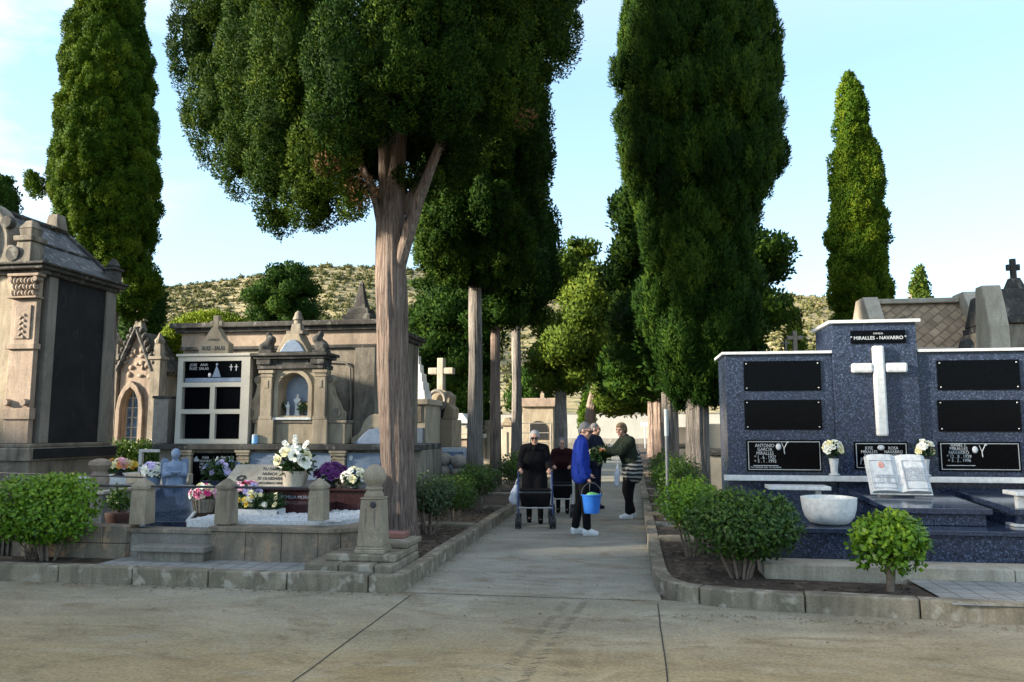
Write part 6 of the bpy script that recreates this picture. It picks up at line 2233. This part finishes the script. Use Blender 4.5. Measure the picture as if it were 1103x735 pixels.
# low clipped hedge in front of the gothic chapel
a, b, z0, z1 = rc(120, 480, 176, 491, 17.5)
t = thing('low_hedge', 'low dark clipped hedge in front of the gothic chapel', 'hedge', ((a + b) / 2, 17.5, .1))
c = [(a + (b - a) * (i + .5) / 10, 17.5, (.1 + z1) / 2 + .1) for i in range(10)]
V, Q_, T, Cn = lobed(np.array(c), np.array([[(b - a) / 14, .4, (z1 - .1) / 2]] * 10), 500, .07, .04, .3, .5, .85)
np_mesh('foliage', V, Q_, T, 'bushmid', t, t.location, Cn)

# ------------------------------------------------------------------ clipped bushes
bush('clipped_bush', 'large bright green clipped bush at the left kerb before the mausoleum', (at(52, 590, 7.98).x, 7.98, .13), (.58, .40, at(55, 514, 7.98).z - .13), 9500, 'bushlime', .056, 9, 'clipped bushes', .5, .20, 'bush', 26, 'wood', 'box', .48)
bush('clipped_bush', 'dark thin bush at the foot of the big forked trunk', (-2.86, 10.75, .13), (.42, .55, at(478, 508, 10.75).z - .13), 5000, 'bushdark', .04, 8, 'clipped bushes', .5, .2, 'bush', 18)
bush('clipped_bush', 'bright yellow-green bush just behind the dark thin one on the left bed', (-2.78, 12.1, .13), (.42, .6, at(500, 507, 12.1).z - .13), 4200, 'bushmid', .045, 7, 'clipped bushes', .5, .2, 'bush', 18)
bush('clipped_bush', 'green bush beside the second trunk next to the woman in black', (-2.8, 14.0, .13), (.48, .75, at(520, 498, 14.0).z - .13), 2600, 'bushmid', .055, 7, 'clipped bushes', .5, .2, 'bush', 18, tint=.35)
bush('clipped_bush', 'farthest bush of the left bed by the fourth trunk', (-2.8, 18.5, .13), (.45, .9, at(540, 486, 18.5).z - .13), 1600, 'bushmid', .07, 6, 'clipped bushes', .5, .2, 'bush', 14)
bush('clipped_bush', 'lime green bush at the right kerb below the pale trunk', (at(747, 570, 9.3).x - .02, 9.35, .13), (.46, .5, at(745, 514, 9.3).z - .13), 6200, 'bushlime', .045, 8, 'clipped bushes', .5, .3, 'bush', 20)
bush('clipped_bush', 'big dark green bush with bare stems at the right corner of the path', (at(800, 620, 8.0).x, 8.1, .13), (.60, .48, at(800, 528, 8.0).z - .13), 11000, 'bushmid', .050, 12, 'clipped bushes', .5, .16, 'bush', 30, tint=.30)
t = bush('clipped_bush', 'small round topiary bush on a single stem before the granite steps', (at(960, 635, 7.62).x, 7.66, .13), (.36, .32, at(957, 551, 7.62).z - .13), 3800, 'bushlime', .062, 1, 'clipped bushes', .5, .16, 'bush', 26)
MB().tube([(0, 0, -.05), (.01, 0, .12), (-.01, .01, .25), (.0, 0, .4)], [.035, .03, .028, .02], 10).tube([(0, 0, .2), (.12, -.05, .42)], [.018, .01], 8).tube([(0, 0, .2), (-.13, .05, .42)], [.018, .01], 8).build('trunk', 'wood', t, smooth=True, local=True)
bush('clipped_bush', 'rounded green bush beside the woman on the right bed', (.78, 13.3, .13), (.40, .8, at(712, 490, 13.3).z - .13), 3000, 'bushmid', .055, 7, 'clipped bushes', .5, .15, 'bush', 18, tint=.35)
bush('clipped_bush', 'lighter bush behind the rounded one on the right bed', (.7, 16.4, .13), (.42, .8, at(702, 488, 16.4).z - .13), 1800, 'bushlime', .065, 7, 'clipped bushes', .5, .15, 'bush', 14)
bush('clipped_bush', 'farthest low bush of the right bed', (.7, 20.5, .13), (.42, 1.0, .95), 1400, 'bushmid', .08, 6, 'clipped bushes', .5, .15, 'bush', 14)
# withered plant at the kerb under the big left bush
t = thing('dry_plant', 'withered grey plant at the wall under the large bright bush', 'plant', (at(36, 600, 8.05).x, 8.05, .13))
mb = MB()
for i in range(40):
    a = random.uniform(0, 6.28); h_ = random.uniform(.1, .32)
    b = Vector((random.uniform(-.08, .08), random.uniform(-.05, .05), 0))
    mb.tube([b, b + Vector((math.cos(a) * .06, math.sin(a) * .05, h_ * .6)), b + Vector((math.cos(a) * .15, math.sin(a) * .1, h_))], [.006, .005, .003], 5)
mb.build('stalks', 'wood', t, local=True)

# ------------------------------------------------------------------ things added outside the frame to shade the forecourt
t = thing('shade_building', 'long low pale niche building added unseen on the left to shade the forecourt', 'niche building', (-24, -3, 0))
MB().box(-25.5, -22.5, -20, 12, -.05, 4.4).build('wall', 'plaster', t, bevel=.02)
MB().box(-25.8, -22.2, -20.3, 12.3, 4.402, 4.7).build('cornice', 'palestone', t, bevel=.03)
for i in range(16):
    for j in range(4):
        MB().box(-22.498, -22.45, -19.2 + i * 1.9, -17.7 + i * 1.9, .35 + j, 1.15 + j).build('niche_plaque', 'white' if (i + j) % 3 else 'black', t)
# unseen cypresses added left of the viewpoint to block the low sun
proto = None
for o in COL.objects:
    if o.get('label', '').startswith('broad columnar'): proto = o
protob = None
for i, (x, y, s) in enumerate(SHADE_TREES):
    c_ = copy_tree(proto)
    c_.location = (x, y, 0)
    c_.scale = (s * 1.0, s * 1.0, s)
    c_.rotation_euler = (0, 0, i * 1.7)
    c_['label'] = 'unseen cypress added left of the viewpoint to cast shade'
    c_['group'] = 'unseen cypresses added for shade'
# ================================================================== PEOPLE


def person(label, loc, rz, J, wear, hair, scale=1.0, head=(0, 0), glasses=False, group=None):
    """J: joint positions in local metres, facing -Y. wear: list of (name, material, builder)"""
    t = thing('person', label, 'person', loc, rz, group)
    t.scale = (scale, scale, scale)
    hd = Vector(J['head'])
    yaw, pit = head
    RM = (Matrix.Rotation(yaw, 3, 'Z') @ Matrix.Rotation(pit, 3, 'X'))

    def hp(x, y, z):
        return hd + RM @ Vector((x, y, z))
    mb = MB()
    mb.ellip(hd + RM @ Vector((0, .012, .02)), (.074, .092, .098), 20, 14, RM)
    mb.ellip(hp(0, -.022, -.055), (.056, .066, .062), 16, 12, RM)
    mb.ellip(hp(0, -.092, -.012), (.013, .022, .022), 10, 8, RM)
    mb.ellip(hp(0, -.086, .012), (.009, .014, .03), 8, 8, RM)
    mb.ellip(hp(0, -.078, .04), (.055, .02, .014), 12, 8, RM)
    mb.ellip(hp(0, -.078, -.055), (.024, .016, .01), 10, 6, RM)
    mb.ellip(hp(0, -.072, -.095), (.024, .02, .018), 10, 8, RM)
    for s in (-1, 1):
        mb.ellip(hp(s * .045, -.068, -.02), (.024, .02, .022), 10, 8, RM)
        mb.ellip(hp(s * .076, .012, -.002), (.011, .022, .032), 10, 8, RM)
    nk, ch, pv = Vector(J['neck']), Vector(J['chest']), Vector(J['pelvis'])
    mb.chain([hp(0, .015, -.06), nk], [.052, .058])
    mb.chain([nk, ch, pv], [.06, .105, .105])
    for s in 'LR':
        sh, el, wr = Vector(J['sh' + s]), Vector(J['el' + s]), Vector(J['wr' + s])
        mb.chain([nk, sh, el, wr], [.05, .05, .038, .026])
        d = (wr - el).normalized()
        gr = Vector(J.get('grip' + s, d))
        gr = gr.normalized()
        sd = d.cross(gr)
        if sd.length < .05: sd = d.cross(Vector((0, 0, 1)) if abs(d.z) < .9 else Vector((1, 0, 0)))
        sd.normalize()
        pal = wr + d * .055
        nrm = sd.cross(d).normalized()
        mb.cap(wr, pal, .025, .024, 10)
        for i, (off, L) in enumerate(((-.028, .062), (-.009, .072), (.010, .068), (.027, .052))):
            b = wr + d * .072 + sd * off
            m1 = b + d * L * .45 + nrm * .012
            m2 = m1 + (d * .35 + nrm * .9).normalized() * L * .4
            mb.chain([pal + sd * off * .8, b, m1, m2], [.012, .0095, .009, .0075], 8)
        tb = wr + d * .025 - sd * .024
        mb.chain([tb, tb - sd * .02 + d * .03 + nrm * .015, tb - sd * .012 + d * .055 + nrm * .035], [.012, .011, .008], 8)
        hp_, kn, an = Vector(J['hip' + s]), Vector(J['kn' + s]), Vector(J['an' + s])
        mb.chain([pv, hp_, kn, an], [.09, .082, .055, .04])
        td = Vector(J.get('toe', (0, -1, 0))).normalized()
        mb.chain([an - td * .03 + Vector((0, 0, -.03)), an + td * .13 + Vector((0, 0, -.052))], [.038, .03])
    mb.remesh('body', 'skin', t, .0085, 3)
    for nm, mt_, fn in wear:
        w = MB()
        fn(w, {k: Vector(v) for k, v in J.items()})
        w.remesh(nm, mt_, t, .012, 9)
    # hair
    w = MB()
    for (c, r) in hair[1]:
        w.ellip(hp(*c), r, 16, 12, RM)
    w.remesh('hair', hair[0], t, .009, 2)
    mb = MB()
    for s in (-1, 1):
        mb.ellip(hp(s * .030, -.080, .014), (.012, .008, .007), 10, 8, RM)
    mb.build('eyes', 'eye', t, smooth=True, local=True)
    mb = MB().ellip(hp(0, -.092, -.055), (.022, .006, .006), 10, 6, RM)
    mb.build('mouth', 'lips', t, smooth=True, local=True)
    if glasses:
        mb = MB()
        for s in (-1, 1):
            ring = [hp(s * .032 + .026 * math.cos(u), -.098, .012 + .021 * math.sin(u)) for u in [2 * PI * i / 16 for i in range(17)]]
            mb.tube(ring, .0035, 6)
            mb.tube([hp(s * .058, -.096, .016), hp(s * .08, .01, .016)], .003, 6)
            mb.ellip(hp(s * .032, -.096, .012), (.024, .002, .019), 12, 6, RM)
        mb.build('glasses', 'bucketdark', t, local=True)
    return t


def trousers(r=1.0):
    def f(w, J):
        for s in 'LR':
            w.chain([J['pelvis'] + Vector((0, 0, .03)), J['hip' + s], J['kn' + s], J['an' + s] + Vector((0, 0, .02))], [.125 * r, .108 * r, .078 * r, .07 * r])
            w.cap(J['hip' + s], J['hip' + s] + Vector((0, .03, -.05)), .11 * r, .10 * r)
    return f


def skirt(z, r0=.17, r1=.2):
    def f(w, J):
        p = J['pelvis']
        for x in (-.07, 0, .07):
            w.chain([p + Vector((x, 0, .06)), Vector((p.x + x * 1.3, p.y, z))], [r0 * .8, r1 * .72])
        for s in 'LR':
            w.chain([J['hip' + s], Vector((J['kn' + s].x, J['kn' + s].y, z))], [r0 * .8, r1 * .7])
    return f


def coat(hem=-.1, fat=1.0, cuff=.9, slv=1.0):
    def f(w, J):
        nk, ch, pv = J['neck'], J['chest'], J['pelvis']
        w.chain([nk + Vector((0, .01, .005)), nk - Vector((0, 0, .05))], [.072, .085])
        for x in (-.078, -.04, 0, .04, .078):
            w.chain([ch + Vector((x * 1.05, 0, .10 - abs(x) * .4)), ch + Vector((x * 1.15, 0, -.08)), pv + Vector((x * 1.25, 0, .05)), pv + Vector((x * 1.3, 0, hem))], [.105 * fat, .125 * fat, .125 * fat, .125 * fat])
        for s in 'LR':
            sh, el, wr = J['sh' + s], J['el' + s], J['wr' + s]
            w.chain([nk - Vector((0, 0, .03)), sh, el, el.lerp(wr, cuff)], [.08, .082 * slv, .066 * slv, .052 * slv])
    return f


def shoes(w, J):
    for s in 'LR':
        td = J['toe'].normalized() if 'toe' in J else Vector((0, -1, 0))
        a = J['an' + s]
        w.chain([a + Vector((0, 0, .0)), a - td * .035 + Vector((0, 0, -.048)), a + td * .06 + Vector((0, 0, -.050)), a + td * .145 + Vector((0, 0, -.066))], [.050, .048, .050, .037])
        w.box(a.x - .038, a.x + .038, a.y - .165, a.y + .07, a.z - .105, a.z - .085)


SHORT = [((0, .03, .05), (.083, .09, .085)), ((0, .055, 0), (.08, .066, .075))]
CURLY = [((0, .03, .05), (.098, .10, .09)), ((0, .06, -.01), (.095, .07, .09)), ((.06, .03, .02), (.05, .06, .08)), ((-.06, .03, .02), (.05, .06, .08)), ((0, -.045, .085), (.065, .04, .035))]
CAPH = [((0, .03, .045), (.088, .094, .088)), ((0, .055, -.005), (.084, .066, .08)), ((.055, .02, .01), (.034, .05, .06)), ((-.055, .02, .01), (.034, .05, .06))]

base = dict(head=(0, -.03, 1.60), neck=(0, 0, 1.46), chest=(0, 0, 1.27), pelvis=(0, 0, .95),
            shL=(.185, 0, 1.40), elL=(.23, .02, 1.12), wrL=(.23, -.06, .88), shR=(-.185, 0, 1.40), elR=(-.23, .02, 1.12), wrR=(-.23, -.06, .88),
            hipL=(.095, 0, .90), knL=(.10, -.01, .49), anL=(.10, .02, .105), hipR=(-.095, 0, .90), knR=(-.10, -.01, .49), anR=(-.10, .02, .105), toe=(0, -1, 0))


def J_(**k):
    d = dict(base); d.update(k); return d


# ---- elderly woman in black pushing a rollator towards the camera
wl = gnd(576, 560, 0)
LY = 13.35
lx = at(576, 520, LY).x
rL = R_(8)
person('elderly woman in black with white hair and dark glasses pushing the nearest walking frame', (lx, LY, 0), rL,
       J_(head=(0, -.17, 1.50), neck=(0, -.08, 1.37), chest=(0, -.02, 1.20), pelvis=(0, .06, .90),
          shL=(.18, -.05, 1.31), elL=(.24, -.02, 1.06), wrL=(.25, -.27, .95), shR=(-.18, -.05, 1.31), elR=(-.26, .0, 1.06), wrR=(-.25, -.27, .95), gripL=(0, -.3, -1), gripR=(0, -.3, -1),
          hipL=(.09, .06, .86), hipR=(-.09, .06, .86), knL=(.10, -.02, .48), knR=(-.10, .08, .48), anL=(.10, -.05, .105), anR=(-.10, .16, .105)),
       [('stockings', 'blackcloth', trousers(.75)), ('skirt', 'blackcloth', skirt(.52)), ('cardigan', 'blackcloth', coat(-.12, 1.0, .86)), ('shoes', 'blackcloth', shoes)],
       ('greyhair', CAPH), .965, (R_(-4), R_(14)), True)
# light collar pendant
pnd = [o for o in COL.objects if o.get('category') == 'person'][-1]
MB().ellip((0, -.135, 1.30), (.014, .01, .03), 8, 6).build('necklace', 'petalwhite', pnd, smooth=True, local=True)


def rollator(label, loc, rz, tube='bluetube', w=.28, h=.86, bagc='blackcloth'):
    t = thing('walking_frame', label, 'walking frame', loc, rz, 'walking frames')
    R = .095
    for s in (-1, 1):
        f = MB()
        f.tube([(s * w, -.28, R), (s * w, -.10, .52), (s * w, .06, h), (s * w, .20, h + .02)], .014, 10)
        f.tube([(s * w, .26, R), (s * w, .14, .34), (s * w, -.08, .56)], .013, 10)
        f.tube([(s * w, -.25, .20), (s * w, .22, .20)], .010, 8)
        f.build('side_frame', tube, t, smooth=True, local=True)
        MB().cap((s * w, .12, h + .012), (s * w, .24, h + .022), .022, .022, 10).build('handle', 'bucketdark', t, smooth=True, local=True)
        MB().tube([(s * w, .06, h - .02), (s * w, .16, h - .06), (s * w, .22, h - .05)], .006, 6).build('brake_lever', 'steel', t, smooth=True, local=True)
        for y in (-.28, .26):
            mb = MB().tube([(s * w - .03, y, R), (s * w - .018, y, R)], [R * .8, R], 22)
            mb = MB()
            ring = [(s * (w + .0), y + (R - .022) * math.cos(u), R + (R - .022) * math.sin(u)) for u in [2 * PI * i / 20 for i in range(21)]]
            mb.tube([(p[0] + (.03 if p[0] < 0 else -.03), p[1], p[2]) for p in ring], .024, 8).tube([(p[0] - (.026 if p[0] < 0 else -.026), p[1], p[2]) for p in ring], .024, 8).tube([(s * w - .028, y, R), (s * w + .028, y, R)], R - .03, 16)
            wh = mb.build('wheel', 'bucketdark', t, smooth=True, local=True)
            mb = MB().tube([(s * w - .015, y, R), (s * w + .015, y, R)], .022, 10)
            for k in range(5):
                u = 2 * PI * k / 5
                mb.tube([(s * w, y, R), (s * w, y + .07 * math.cos(u), R + .07 * math.sin(u))], .007, 6)
            mb.build('hub', 'steel', wh, smooth=True, local=True)
            MB().tube([(s * w, y, R), (s * w, y * .98, R + .14)], .016, 8).build('fork', 'bucketdark', t, smooth=True, local=True)
    MB().tube([(-w, -.20, .32), (w, -.20, .32)], .011, 8).tube([(-w, -.08, .56), (w, -.08, .56)], .011, 8).tube([(-w, .12, .34), (w, .12, .34)], .010, 8).build('crossbar', 'steel', t, smooth=True, local=True)
    MB().box(-w + .02, w - .02, -.12, .17, .575, .61).build('seat', bagc, t, bevel=.012, local=True)
    mb = MB().hexa([(-w + .05, -.16, .33), (w - .05, -.16, .33), (w - .05, .10, .33), (-w + .05, .10, .33)], [(-w + .02, -.24, .56), (w - .02, -.24, .56), (w - .02, .14, .56), (-w + .02, .14, .56)])
    mb.build('basket_bag', bagc, t, bevel=.03, local=True)
    return t


def fwd(x, y, rz, d):
    return (x + math.sin(rz) * d, y - math.cos(rz) * d, 0)


rp = fwd(lx, LY, rL, .50)
rollator('dark blue walking frame pushed by the woman in black, white bag hanging from it', rp, rL)
# white carrier bag hanging on the frame
bgx, bgy = rp[0] - .34, rp[1] + .02
t = thing('carrier_bag', 'white plastic carrier bag hanging from the side of the nearest walking frame', 'bag', (bgx, bgy, .36))
mb = MB()
mb.chain([(0, 0, .05), (0, 0, .16), (.02, 0, .28)], [.075, .085, .04]).ellip((-.02, 0, .08), (.09, .07, .09), 12, 8).ellip((.03, .01, .12), (.07, .06, .1), 12, 8)
mb.remesh('bag_body', 'bag', t, .012, 2)
MB().tube([(.0, -.02, .28), (.03, 0, .40), (.07, .0, .43)], .008, 6).tube([(.0, .03, .28), (.035, .02, .40), (.07, .01, .43)], .008, 6).build('handles', 'bag', t, smooth=True, local=True)

# ---- small woman in maroon behind with another frame
SY = 15.0
sx_ = at(606, 530, SY).x
rS = R_(4)
person('small elderly woman in a maroon coat half hidden behind the man in the blue jacket', (sx_, SY, 0), rS,
       J_(head=(0, -.18, 1.50), neck=(0, -.09, 1.37), chest=(0, -.02, 1.20), pelvis=(0, .06, .90),
          shL=(.17, -.05, 1.31), elL=(.23, -.02, 1.08), wrL=(.17, -.27, 1.02), shR=(-.17, -.05, 1.31), elR=(-.23, .0, 1.08), wrR=(-.17, -.27, 1.02), gripL=(0, -.3, -1), gripR=(0, -.3, -1),
          hipL=(.09, .06, .86), hipR=(-.09, .06, .86), anL=(.10, -.02, .105), anR=(-.10, .12, .105)),
       [('stockings', 'blackcloth', trousers(.72)), ('skirt', 'blackcloth', skirt(.5)), ('coat', 'maroon', coat(-.22, 1.0, .88)), ('shoes', 'blackcloth', shoes)],
       ('darkgreyhair', CAPH), .88, (R_(2), R_(10)))
rollator('narrow dark walking frame of the small woman in maroon', fwd(sx_, SY, rS, .48), rS, 'steel', .20, .86)

# ---- man in blue jacket facing right with bucket
MY = 11.95
mx = at(627, 560, MY).x
rM = R_(90 + 12)


JM = J_(head=(.02, -.07, 1.565), neck=(0, -.01, 1.44), chest=(0, .01, 1.26), pelvis=(0, .02, .94),
        shR=(-.19, .01, 1.375), elR=(-.235, .05, 1.10), wrR=(-.215, -.06, .875), gripR=(.2, -1, 0),
        shL=(.19, 0, 1.375), elL=(.22, -.02, 1.11), wrL=(.17, -.14, .92),
        anR=(-.10, -.06, .105), anL=(.10, .09, .105), knR=(-.10, -.04, .49), knL=(.10, .02, .49))
person('grey-haired man in a royal blue jacket and dark trousers turned right, holding a blue bucket', (mx, MY, 0), rM, JM,
       [('trousers', 'blackcloth', trousers(.9)), ('jacket', 'bluejacket', coat(-.06, 1.02, .92, 1.05)), ('trainers', 'shoewhite', shoes)],
       ('darkgreyhair', SHORT), 1.0, (R_(-30), R_(18)), True)
# bucket held in the right hand
hl = Matrix.Rotation(rM, 3, 'Z') @ (Vector(JM['wrR']) + (Vector(JM['wrR']) - Vector(JM['elR'])).normalized() * .085)
bx_, by_, bz_ = mx + hl.x, MY + hl.y, hl.z
bh = .28
bt = bz_ - .17
t = thing('bucket', 'bright blue plastic bucket with a dark arched handle and green cloth inside', 'bucket', (bx_ + .02, by_ - .03, bt - bh))
MB().lathe(0, 0, [(.105, 0), (.112, .004), (.135, .20), (.138, .204), (.138, .225), (.146, bh - .02), (.158, bh - .018), (.158, bh), (.145, bh), (.12, .05), (.01, .04)], 32).build('pail', 'bucket', t, smooth=True, local=True)
arcp = [(.152 * math.cos(a), 0, bh - .02 + .185 * math.sin(a)) for a in [PI * i / 16 for i in range(17)]]
MB().tube(arcp, .009, 8).cap((-.045, 0, bh + .163), (.045, 0, bh + .163), .015, .015).build('handle', 'bucketdark', t, smooth=True, local=True)
t2 = thing('cloth', 'pale green crumpled cloth in the blue bucket', 'cloth', (bx_ + .02, by_ - .03, bt - .06))
mb = MB()
for i in range(7):
    mb.ellip((random.uniform(-.07, .07), random.uniform(-.07, .07), random.uniform(0, .07)), (.06, .05, .05), 10, 8)
mb.remesh('folds', 'rag', t2, .01, 2)

# ---- man in dark clothes mostly hidden behind
HY = 15.8
hx_ = at(641, 520, HY).x
rH = R_(70)
person('man in dark navy clothes mostly hidden behind the man in blue', (hx_, HY, 0), rH,
       J_(shR=(-.19, 0, 1.40), elR=(-.24, -.12, 1.16), wrR=(-.16, -.36, 1.20), elL=(.24, -.12, 1.16), wrL=(.16, -.34, 1.16)),
       [('trousers', 'navycloth', trousers(.95)), ('jumper', 'navycloth', coat(-.05, 1.0, .92)), ('shoes', 'navycloth', shoes)],
       ('darkgreyhair', SHORT), .99, (R_(10), R_(5)))

# ---- woman in olive jacket with striped cloth round her waist, holding a plant
WY = 14.25
wx = at(677, 540, WY).x
rW = R_(-72)
JW = J_(head=(0, -.12, 1.575), neck=(0, -.04, 1.44), chest=(0, 0, 1.25), pelvis=(0, .07, .94),
        shL=(.19, -.02, 1.37), elL=(.24, -.20, 1.20), wrL=(.14, -.42, 1.22), shR=(-.19, -.02, 1.37), elR=(-.24, -.20, 1.18), wrR=(-.12, -.42, 1.16), gripL=(-.3, 0, 1), gripR=(.3, 0, 1),
        hipL=(.095, .06, .90), hipR=(-.095, .06, .90), anL=(.10, -.03, .105), anR=(-.10, .09, .105))


def stripedwrap(w, J):
    pv = J['pelvis']
    for x in (-.08, 0, .08):
        w.chain([pv + Vector((x, .0, .13)), pv + Vector((x * 1.3, .01, -.03)), pv + Vector((x * 1.35, .01, -.16))], [.15, .165, .16])


person('woman in olive jacket, striped cloth round her hips, holding out a leafy plant', (wx, WY, 0), rW, JW,
       [('trousers', 'blackcloth', trousers(1.0)), ('jacket', 'greenjacket', coat(.04, 1.2, .9, 1.3)), ('striped_wrap', 'stripes', stripedwrap), ('trainers', 'shoewhite', shoes)],
       ('fairhair', CURLY), 1.0, (R_(42), R_(8)))
pl = Matrix.Rotation(rW, 3, 'Z') @ Vector((0, -.52, 1.16))
t = bouquet('held_plant', 'dark leafy bunch with a few pale and orange flowers held by the woman in olive', 'bouquet', (wx + pl.x, WY + pl.y, pl.z - .12), .17, .12, ['petalcream', 'petalwhite', 'petalorange'], 7, .035, 380, None, .1, lambda t: MB().cap((0, 0, -.02), (0, 0, .1), .03, .04).build('wrapping', 'rag', t, smooth=True, local=True), (1.2, .9, .7))
bgv = Matrix.Rotation(rW, 3, 'Z') @ Vector((.20, -.27, .62))
t = thing('hanging_bag', 'pale thin bag hanging in front of the woman in olive', 'bag', (wx + bgv.x, WY + bgv.y, .58))
mb = MB().chain([(0, 0, .04), (0, 0, .2), (.02, 0, .36)], [.05, .05, .02])
mb.remesh('bag_body', 'bag', t, .012, 2)
MB().tube([(.02, 0, .35), (.0, .02, .60)], .007, 6).build('handles', 'bag', t, local=True)
# ================================================================== LIGHT
SUN_AZ = R_(-111)      # clockwise from +Y, so the sun stands to the left and a little behind
SUN_EL = R_(15)
w = bpy.data.worlds.new('World')
scene.world = w
w.use_nodes = True
nt = w.node_tree
bg = nt.nodes['Background']
sky = nt.nodes.new('ShaderNodeTexSky')
sky.sky_type = 'NISHITA'
sky.sun_disc = False
sky.sun_elevation = SUN_EL
sky.sun_rotation = SUN_AZ
sky.air_density = .9
sky.dust_density = .4
sky.ozone_density = 2.2
# thin white cloud
tc = nt.nodes.new('ShaderNodeTexCoord')
mp = nt.nodes.new('ShaderNodeMapping')
mp.inputs['Scale'].default_value = (1.6, 1.6, 5.5)
nt.links.new(tc.outputs['Generated'], mp.inputs['Vector'])
cf = noise_node(nt, mp.outputs[0], 1.7, 6, .58, .5)
cr = ramp(nt, cf, [(.40, g3(0)), (.66, g3(.8))])
# the cloud bank stands in the west, to the upper left
dn = nt.nodes.new('ShaderNodeVectorMath'); dn.operation = 'DOT_PRODUCT'
cd = (at(-40, -10, 100) - Vector((0, 0, EYE))).normalized()
dn.inputs[1].default_value = cd
nt.links.new(tc.outputs['Generated'], dn.inputs[0])
cm = ramp(nt, dn.outputs['Value'], [(.955, g3(0)), (.995, g3(1))])
cr = mix(nt, 1.0, cr, cm, 'MULTIPLY')
# haze veil evens the sky out, its whiter overhead added to brighten the ground
sxyz = nt.nodes.new('ShaderNodeSeparateXYZ')
nt.links.new(tc.outputs['Generated'], sxyz.inputs[0])
veil = ramp(nt, sxyz.outputs['Z'], VEIL)
v2 = nt.nodes.new('ShaderNodeVectorMath'); v2.operation = 'SCALE'
nt.links.new(veil, v2.inputs[0]); v2.inputs['Scale'].default_value = VEIL_GAIN
base_sky = mix(nt, VEIL_MIX, sky.outputs[0], v2.outputs[0])
mxn = mix(nt, cr, base_sky, CLOUD)
nt.links.new(mxn, bg.inputs['Color'])
bg.inputs['Strength'].default_value = SKY_STR
sd = bpy.data.lights.new('sun', 'SUN')
sd.energy = SUN_STR
sd.angle = R_(SUN_ANG)
sd.color = (1.0, .87, .68)
so = bpy.data.objects.new('sun', sd)
COL.objects.link(so)
dirv = Vector((math.sin(SUN_AZ) * math.cos(SUN_EL), math.cos(SUN_AZ) * math.cos(SUN_EL), math.sin(SUN_EL)))
so.rotation_euler = dirv.to_track_quat('Z', 'Y').to_euler()
scene.view_settings.view_transform = 'Standard'
scene.view_settings.look = 'None'
scene.view_settings.exposure = EXPO
scene.view_settings.gamma = 1
scene.cycles.max_bounces = 6
scene.cycles.diffuse_bounces = 3
scene.cycles.glossy_bounces = 3
scene.cycles.transmission_bounces = 3
scene.cycles.use_denoising = True
